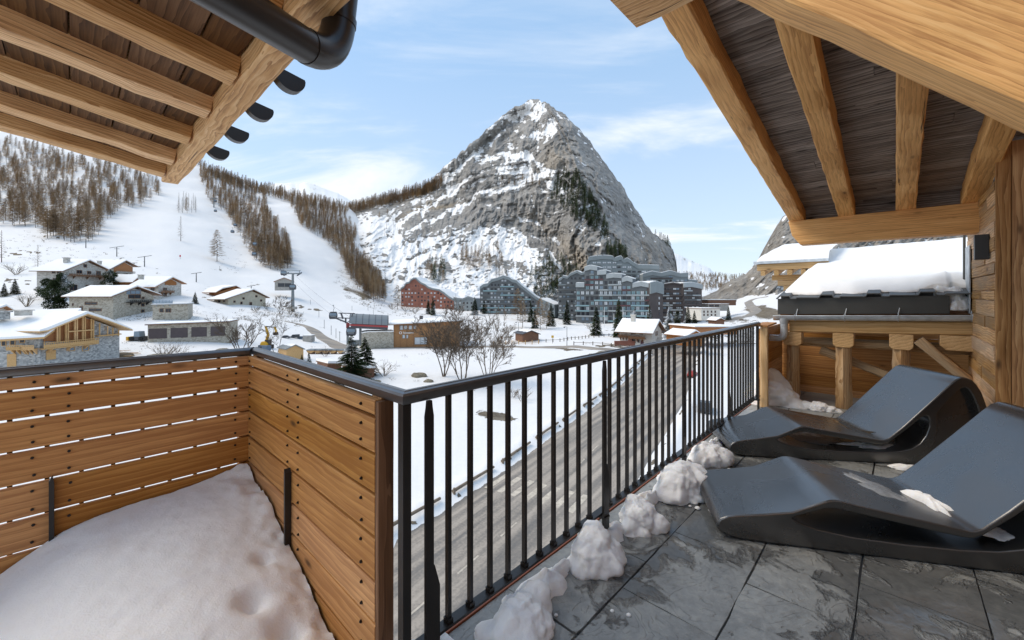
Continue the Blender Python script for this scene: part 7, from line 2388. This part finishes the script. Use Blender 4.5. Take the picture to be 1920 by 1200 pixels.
def branching(seed, stems, h, spread, depth=5, rmin=.012, r0=.13):
    """many-stemmed bare broadleaf tree as tapered four-sided limbs"""
    rd = random.Random(seed); segs = []
    def grow(p, d, ln, r, lev):
        n = 4 if lev < 2 else 3
        q = p
        for i in range(n):
            d = (d + Vector((rd.gauss(0, .10), rd.gauss(0, .10), rd.gauss(.035, .06)))).normalized()
            q2 = q + d * (ln / n); r2 = r * (1 - .42 * (i + 1) / n)
            segs.append((q, q2, max(rmin, r * (1 - .42 * i / n)), max(rmin, r2)))
            q = q2
            if lev < depth and (i > 0 or lev > 0):
                for _ in range(1 if lev < 2 else rd.choice((1, 2))):
                    ax = Vector((rd.gauss(0, 1), rd.gauss(0, 1), rd.gauss(0, .5))).normalized()
                    nd = (d + ax * rd.uniform(.45, .95)).normalized()
                    grow(q, nd, ln * rd.uniform(.42, .66), r2 * rd.uniform(.45, .7), lev + 1)
    for s_ in range(stems):
        a = 6.283 * s_ / stems + rd.uniform(-.5, .5)
        d = Vector((math.cos(a) * spread, math.sin(a) * spread, 1)).normalized()
        grow(Vector((math.cos(a) * .2, math.sin(a) * .2, -.2)), d, h * rd.uniform(.55, .75), r0 * rd.uniform(.7, 1.1), 0)
    V = []; Fc = []
    for (p, q, ra, rb) in segs:
        t_ = (q - p).normalized(); n = t_.cross(Vector((.3, .5, .8))).normalized(); b_ = t_.cross(n); k0 = len(V)
        for c, r in ((p, ra), (q, rb)):
            for k in range(3):
                a = 2.0944 * k; v = c + n * (r * math.cos(a)) + b_ * (r * math.sin(a)); V.append(v[:])
        for k in range(3):
            a, c2 = k0 + k, k0 + (k + 1) % 3; Fc += [(a, c2, c2 + 3), (a, c2 + 3, a + 3)]
    return np.array(V), np.array(Fc), len(segs)


def bare_trees():
    spots = [(832, 706, 118, 4, .30, 'many stemmed bare tree left of the group before the brown building', 'bark', 5), (868, 722, 124, 5, .34, 'middle bare tree with bending stems before the brown building', 'bark', 5), (915, 720, 118, 5, .40, 'right bare tree of the group beyond the railing', 'bark_pale', 5),
             (452, 668, 64, 6, .45, 'bare bushy tree right of the garage row', 'bark', 4), (517, 668, 60, 2, .22, 'thin bare tree beside the blue van', 'bark', 4), (527, 590, 30, 4, .5, 'round bare tree right of the beige chalet', 'bark', 4)]
    for i, (px, py, hp, st, sp, lab, mt, dp) in enumerate(spots):
        g = ground_at(px, py); h = hp * g.y / F
        v, f, n = branching(20 + i, st, h, sp, dp, .010 + .00012 * g.y, .018 * h if h < 8 else .145)
        v *= 1.18 * h / max(1e-3, np.percentile(v[:, 2], 99.5))
        put('bare_tree', tri_mesh('bare_tree', v, f, [MATS[mt]]), Matrix.Translation(g), None, lab, 'tree', 'bare broadleaf trees')
    # shrubs
    sh = [(720, 705, 34, 'pale bare shrub right of the big spruce', 'bark_pale'), (310, 672, 34, 'bare shrub above the left fence handrail', 'bark_pale'), (335, 674, 28, 'second bare shrub above the left fence handrail', 'bark_pale'), (665 - 55, 668, 16, 'little shrub near the blue tarpaulin', 'bark'), (980, 752, 26, 'bare shrub by the railing below the meadow', 'bark_pale'), (960, 745, 22, 'low shrub beyond the railing balusters', 'bark_pale'),
          (500, 580, 16, 'grey brown shrub right of the beige chalet', 'scrub'), (545, 590, 16, 'brown shrub on the bank above the track', 'scrub'), (480, 585, 12, 'low shrub below the beige chalet', 'scrub'), (560, 596, 12, 'dark shrub at the top of the track', 'scrub'), (735, 580, 14, 'brown shrub left of the red block', 'scrub'), (760, 584, 16, 'reddish shrub before the red block', 'scrub'), (778, 588, 16, 'pale shrub before the red block', 'scrub'), (860, 618, 26, 'brown shrub behind the brown lift building', 'scrub'), (30, 515, 24, 'grey shrub on the left slope', 'scrub'), (50, 575, 30, 'grey bush below the left spruces', 'scrub'), (1110, 622, 22, 'pinkish bare bush at the foot of the main block', 'scrub')]
    for i, (px, py, hp, lab, mt) in enumerate(sh):
        g = ground_at(px, py); h = hp * g.y / F
        v, f, n = branching(60 + i, 9, h, .7, 2, .006 + .00014 * g.y, .02 * h)
        v[:, 2] *= h / max(1e-3, v[:, 2].max())
        put('bare_shrub', tri_mesh('bare_shrub', v, f, [MATS[mt]]), Matrix.Translation(g), None, lab, 'shrub', 'bare shrubs')
    # low scrub poking through the snow: nobody could count it
    rd = random.Random(9); Vs = []; Fs = []; off = 0
    base = [branching(90 + k, 6, 1.0, .9, 1, .012, .03)[:2] for k in range(4)]
    regs = [([(60, 425), (180, 455), (200, 500), (60, 500), (0, 460)], 130, (.5, 1.3)), ([(190, 575), (420, 575), (420, 602), (200, 602)], 150, (.4, 1.0)), ([(440, 580), (560, 585), (570, 605), (440, 602)], 120, (.6, 1.6)), ([(420, 440), (470, 500), (430, 520), (395, 480)], 60, (.5, 1.4)), ([(640, 500), (720, 560), (720, 590), (650, 560), (620, 520)], 140, (.8, 2.2)), ([(730, 560), (850, 590), (850, 602), (740, 596)], 80, (.8, 2.0)), ([(1330, 590), (1450, 590), (1450, 640), (1330, 640)], 120, (.6, 1.6)), ([(200, 640), (430, 640), (430, 690), (200, 690)], 70, (.3, .8)), ([(690, 660), (970, 655), (960, 740), (720, 725)], 60, (.3, .9)), ([(560, 640), (640, 650), (640, 690), (560, 690)], 30, (.3, .7)), ([(860, 575), (1050, 590), (1050, 625), (880, 615)], 60, (.5, 1.4))]
    for poly, n, hr in regs:
        for (p, hh, k, yaw, wd) in scatter(poly, n, rd, ground_at, hr, 1.0):
            v, f = base[rd.randrange(4)]; c, s2 = math.cos(yaw), math.sin(yaw)
            Vs.append(np.stack([(v[:, 0] * c - v[:, 1] * s2) * hh + p.x, (v[:, 0] * s2 + v[:, 1] * c) * hh + p.y, v[:, 2] * hh + p.z - .1], -1)); Fs.append(f + off); off += len(v)
    put('low_scrub', tri_mesh('low_scrub', np.vstack(Vs), np.vstack(Fs), [MATS['scrub']]), None, None, 'low brown scrub poking through the snow', None, None, 'stuff')


bare_trees()
# ------------------------------------------------------------------ vehicles and street furniture
def car(px, py, lpx, label, paint, kind='car', yaw=0.0, name='parked_car', cat='car'):
    g = ground_at(px, py); ln = lpx * g.y / F
    root = thing(name, g, label, cat, None, yaw)
    M = WM[root]
    S = ln / 4.4
    def pr(prof, y0, y1, mat, nm, par=root, bev=.05):
        mb = MB(); mb.prism([(a * S, b_ * S) for a, b_ in prof], (1, 0, 0), (0, 0, 1), (0, (y1 - y0) * S, 0), (0, y0 * S, 0))
        o = put(nm, mb.mesh(nm, MATS[mat]), M, par)
        if bev: b_ = o.modifiers.new('b', 'BEVEL'); b_.width = bev * S; b_.segments = 2
        return o
    if kind == 'pickup':
        body = [(-2.2, .38), (2.2, .38), (2.25, .85), (1.35, .98), (.75, 1.02), (-.55, 1.02), (-.62, .98), (-2.2, .98)]
        cab = [(1.1, .98), (.55, 1.62), (-.45, 1.64), (-.6, .98)]
        win = [(.95, 1.03), (.5, 1.54), (-.38, 1.56), (-.45, 1.03)]
    elif kind == 'van':
        body = [(-2.2, .3), (2.2, .3), (2.25, .9), (1.7, 1.1), (1.1, 1.85), (-2.15, 1.95), (-2.2, 1.0)]
        cab = None; win = [(1.45, 1.15), (1.0, 1.7), (-.2, 1.72), (-.2, 1.15)]
    else:
        body = [(-2.1, .35), (2.15, .35), (2.2, .7), (1.4, .9), (-2.05, .95), (-2.15, .7)]
        cab = [(1.1, .88), (.45, 1.42), (-1.2, 1.45), (-1.85, .93)]
        win = [(.9, .94), (.4, 1.34), (-1.15, 1.36), (-1.5, .96)]
    b_ = pr(body, -.87, .87, paint, 'body')
    if cab: pr(cab, -.74, .74, paint, 'cabin')
    for y in (-.76, .74) if cab else (-.885, .865): pr(win, y, y + .02, 'glass_dark', 'side_window', bev=0)
    for x in (-1.35, 1.4):
        for y in (-.9, .68):
            mb = MB(); mb.tube([Vector((x, y, .34)) * S, Vector((x, y + .22, .34)) * S], .34 * S, 14); w = put('wheel', mb.mesh('tyre', MATS['tyre'], 40), M, root)
            mb = MB(); mb.tube([Vector((x, y - .012, .34)) * S, Vector((x, y + .232, .34)) * S], .19 * S, 10); put('rim', mb.mesh('rim', MATS['lift_grey'], 40), M, w)
    for y in (-.6, .6):
        mb = MB(); mb.box((2.2 * S, y * S, .68 * S), (.1 * S, .3 * S, .14 * S)); put('headlight', mb.mesh('headlight', MATS['glass_pale']), M, root)
    return root


def vehicles():
    car(736, 650.5, 33, 'white pickup parked before the stone wall', 'car_white', 'pickup', R(178), 'pickup_truck', 'pickup')
    car(494, 659, 26, 'blue grey van below the yellow digger', 'car_blue', 'van', R(165), 'van', 'van')
    car(537, 634, 16, 'dark car leftmost in the snowy car park', 'car_dark', 'car', R(10))
    car(553, 634, 16, 'black car in the middle of the snowy car park', 'car_dark', 'van', R(200))
    car(568, 636, 17, 'bluish car beside the grey container', 'car_blue', 'car', R(8))
    car(410, 655, 1, 'x', 'car_dark') if False else None
    car(667, 647, 22, 'grey silver van under the gondola station', 'lift_grey', 'van', R(170), 'van', 'van')
    car(345, 584, 24, 'white car on the terrace before the upper hamlet', 'car_white', 'car', R(5))
    car(1298, 706, 36, 'red car on the road seen through the far balusters', 'car_red', 'car', R(60))
    car(1322, 770, 56, 'dark car parked on the road behind the railing post', 'car_dark', 'car', R(62))
    car(1318, 628, 17, 'dark car among the snowy roofs near the railing end', 'car_dark', 'car', R(20))
    car(1338, 632, 18, 'white snow covered car near the railing end', 'car_white', 'car', R(15))
    g = ground_at(579, 640); mb = MB(); mb.box((g.x, g.y, g.z + .9), (2.6, 2.2, 1.9)); r_ = thing('container', g, 'pale grey container at the end of the snowy car park', 'container'); mb.build('body', MATS['concrete'], r_)
    mb = MB(); mb.box((g.x, g.y, g.z + 1.95), (2.7, 2.3, .2)); mb.build('snow', MATS['snow_roof'], r_)
    # tracked digger with its arm bent high
    g = ground_at(499, 652); k = g.y / F
    r_ = thing('digger', g, 'yellow digger with its arm raised and folded', 'digger')
    def P(dx, dy, o=0): return g + Vector((dx * k, o, -dy * k))
    mb = MB(); mb.box(P(0, -2), (2.8, 2.2, 1.0)); mb.build('tracks', MATS['tyre'], r_)
    mb = MB(); mb.prism([(-7 * k, 3 * k), (6 * k, 3 * k), (7 * k, 8 * k), (3 * k, 12 * k), (-5 * k, 12.5 * k), (-8 * k, 8 * k)], (1, 0, 0), (0, 0, 1), (0, 2, 0), P(0, 0, -1)); o = mb.build('body', MATS['digger_yellow'], r_); b_ = o.modifiers.new('b', 'BEVEL'); b_.width = .2; b_.segments = 2
    mb = MB(); mb.box(P(4, -11), (1.1, 1.2, 1.1)); mb.build('cab', MATS['glass_dark'], r_)
    mb = MB(); mb.tube([P(0, -12), P(4, -24), P(1, -34), P(-1, -40)], [.35, .34, .28, .25], 6); mb.build('boom', MATS['digger_yellow'], r_)
    mb = MB(); mb.tube([P(-2, -40), P(16, -38.5)], .16, 6); mb.build('stick', MATS['lift_dark'], r_)
    mb = MB(); mb.tube([P(16, -39), P(19, -31), P(17, -28)], [.26, .24, .3], 6); mb.build('linkage', MATS['digger_yellow'], r_)
    mb = MB(); mb.prism([(-3 * k, 0), (3 * k, 0), (2 * k, 5 * k), (-2 * k, 5 * k)], (1, 0, 0), (0, 0, 1), (0, 1.2, 0), P(18, -24, -.6)); mb.build('bucket', MATS['tyre'], r_)
    # small snow groomer by the garages
    g = ground_at(262, 638); k = g.y / F
    r_ = thing('loader', g, 'dark green loader parked beside the garage row', 'loader')
    mb = MB(); mb.box((g.x, g.y, g.z + .5), (3.4, 1.8, .8)); mb.build('chassis', MATS['car_dark'], r_)
    mb = MB(); mb.prism([(-.8, .9), (.7, .9), (.5, 2.2), (-.7, 2.2)], (1, 0, 0), (0, 0, 1), (0, 1.5, 0), (g.x, g.y - .75, g.z)); mb.build('cab', MATS['glass_blue'], r_)
    mb = MB(); mb.box((g.x - 2.0, g.y, g.z + .5), (.5, 2.4, .9)); mb.build('blade', MATS['digger_yellow'], r_)
    for x in (-1.1, 1.1):
        mb = MB(); mb.tube([(g.x + x, g.y - 1.1, g.z + .5), (g.x + x, g.y + 1.1, g.z + .5)], .5, 12); mb.build('wheel', MATS['tyre'], r_, sm=40)


vehicles()


def furniture():
    def lamp(px, yt, yb, label, head=1):
        g = ground_at(px, yb); k = g.y / F; h = (yb - yt) * k
        r_ = thing('street_lamp', g, label, 'lamp', 'street lamps')
        mb = MB(); mb.tube([g - ZDIR * .3, g + ZDIR * h], [.10, .06], 8); mb.build('pole', MATS['lamp_grey'], r_, sm=60)
        mb = MB(); mb.tube([g + ZDIR * h, g + ZDIR * h + Vector((-.35, 0, .12)), g + ZDIR * h + Vector((-.75, 0, .05))], .05, 6); mb.build('arm', MATS['lamp_grey'], r_)
        mb = MB(); c = g + ZDIR * h + Vector((-.8, 0, -.1)); mb.tube([c + ZDIR * .18, c, c - ZDIR * .12], [.12, .34, .2], 10); mb.build('lamp_head', MATS['lift_dark'], r_, sm=50)
    lamp(972, 604, 636, 'dark street lamp left of the brown meadow shed'); lamp(1063, 613, 648, 'street lamp beside the yellow sign'); lamp(65, 637, 690, 'tall pale lamp before the unfinished chalet'); lamp(1247, 622, 650, 'street lamp right of the pale chalet'); lamp(714, 620, 652, 'lamp post in front of the stone wall')
    for i, (px, yt, yb) in enumerate([(1116, 588, 626), (1133, 576, 614), (1151, 588, 628), (1168, 576, 610), (1183, 587, 610)]):
        g = ground_at(px, yb); h = (yb - yt) * g.y / F
        r_ = thing('flagpole', g, ['leftmost', 'second', 'third', 'fourth', 'rightmost'][i] + ' of the five white flagpoles before the main block', 'flagpole', 'white flagpoles')
        mb = MB(); mb.tube([g - ZDIR * .3, g + ZDIR * h], [.14, .08], 8); mb.build('pole', MATS['white_paint'], r_, sm=60)
        mb = MB(); mb.tube([g + ZDIR * h, g + ZDIR * (h + .15)], [.12, .05], 8); mb.build('finial', MATS['lift_grey'], r_)
    def sign(px, yt, yb, label, mat, w=.9, hh=.9):
        g = ground_at(px, yb); h = (yb - yt) * g.y / F
        r_ = thing('road_sign', g, label, 'sign')
        mb = MB(); mb.tube([g - ZDIR * .2, g + ZDIR * h], .05, 6); mb.build('post', MATS['lamp_grey'], r_)
        mb = MB(); mb.box((g.x, g.y - .08, g.z + h - hh / 2), (w, .05, hh)); mb.build('panel', MATS[mat], r_)
    sign(1036, 629, 644, 'yellow square sign on the road fence', 'sign_yellow', .75, .75); sign(941, 630, 646, 'orange notice board right of the bare trees', 'far_orange', .6, .8); sign(717, 637, 652, 'small red notice on the post before the stone wall', 'sign_red', .4, .7); sign(338, 478, 486, 'red piste marker alone on the wide piste', 'sign_red', .8, 1.2)
    for i, (px, py) in enumerate([(598, 595), (608, 616), (621, 628), (630, 634), (637, 640), (660, 582), (700, 590), (690, 582), (582, 571), (412, 506)]):
        g = ground_at(px, py); mb = MB(); mb.tube([g - ZDIR * .3, g + ZDIR * (2.4 if i > 4 else 3.2)], .07, 6)
        mb.build('piste_pole', MATS['lamp_grey'], None, label='thin dark piste pole stuck in the snow', cat='pole', group='piste poles')
    def post_fence(pix, step, label, h=1.1, rail=True, mat='bark'):
        P = [ground_at(*q) for q in pix]; pts = []
        for A, B in zip(P[:-1], P[1:]):
            n = max(1, int((B - A).length / step))
            pts += [A.lerp(B, i / n) for i in range(n)]
        pts.append(P[-1])
        pts = [Vector((p.x, p.y, ground_z(p.x, p.y))) for p in pts]
        r_ = thing('post_fence', pts[len(pts) // 2], label, 'fence')
        pm = MB(); pm.tube([(0, 0, -.4), (0, 0, h)], .13, 6); me = pm.mesh('fence_post', MATS[mat], 50)
        for p in pts: put('fence_post', me, Matrix.Translation(p), r_)
        if rail:
            for A, B in zip(pts[:-1], pts[1:]):
                for z in ((.45, .85) if rail == 2 else (.75,)):
                    mb = MB(); mb.tube([A + ZDIR * z, B + ZDIR * z], .06, 5); mb.build('fence_rail', MATS[mat], r_)
    post_fence([(998, 642), (1050, 641), (1104, 634), (1160, 630)], 2.1, 'dark post fence behind the access road on the meadow', rail=True)
    post_fence([(1076, 647), (1130, 648), (1180, 655), (1240, 654)], 2.3, 'dark post fence at the front edge of the access road', rail=True)
    post_fence([(925, 648), (960, 646), (1010, 645)], 2.0, 'light brown board fence right of the bare trees', 1.4, 2, 'far_timber')
    post_fence([(1244, 646), (1280, 646), (1310, 650)], 2.2, 'dark post fence right of the pale chalet')
    # boulders, wood pile, tarpaulin
    import bmesh
    def rock(px, py, w, label, seed, mat='boulder', sq=.55, name='boulder', cat='rock'):
        g = ground_at(px, py); r = w * g.y / F / 2
        bm = bmesh.new(); bmesh.ops.create_icosphere(bm, subdivisions=4, radius=1)
        vs = np.array([v.co[:] for v in bm.verts])
        n = fbm(vs[:, 0] * 1.4 + vs[:, 2] + seed, vs[:, 1] * 1.4 - vs[:, 2] * .7, seed, 5) - .5
        for v, q in zip(bm.verts, vs * (1 + .7 * n)[:, None] * np.array([r, r * .7, r * sq])): v.co = q
        me = bpy.data.meshes.new(name); bm.to_mesh(me); bm.free(); me.polygons.foreach_set('use_smooth', [True] * len(me.polygons)); me.materials.append(MATS[mat])
        put(name, me, Matrix.Translation(g), None, label, cat)
    rock(787, 706, 30, 'brown mossy boulder under the left bare tree', 3); rock(804, 716, 18, 'greenish stone beside the mossy boulder', 5); rock(418, 662, 36, 'brown earth mound left of the bare bushy tree', 7, sq=.45, name='earth_mound', cat='mound'); rock(604, 689, 5, 'small blue tarpaulin heap in the snow', 9, 'blue_tarp', .7, 'tarpaulin', 'tarpaulin')
    rock(300, 668, 46, 'rubble heap above the left fence', 11, 'boulder', .2, 'rubble_heap', 'rubble'); rock(225, 668, 40, 'timber and rubble heap beside the unfinished chalet', 13, 'scrub', .3, 'rubble_heap', 'rubble'); rock(1135, 662, 34, 'dark stony snow heap by the access road', 15, 'boulder', .25, 'rubble_heap', 'rubble'); rock(700, 716, 30, 'stony edge below the pale shrub', 17, 'boulder', .18, 'rubble_heap', 'rubble')
    # planks left by the builders
    rd = random.Random(3)
    for i in range(9):
        g = ground_at(rd.uniform(190, 250), rd.uniform(660, 672)); a = rd.uniform(-.6, .6); mb = MB(); mb.box((0, 0, .35 + .1 * i / 9), (rd.uniform(1.8, 3.4), .25, .09), Matrix.Translation(g) @ Matrix.Rotation(a, 4, 'Z') @ Matrix.Rotation(rd.uniform(-.1, .1), 4, 'Y'))
        mb.build('loose_plank', MATS['far_timber'], None, label='loose plank lying in the builders heap', cat='plank', group='loose builders planks')


furniture()
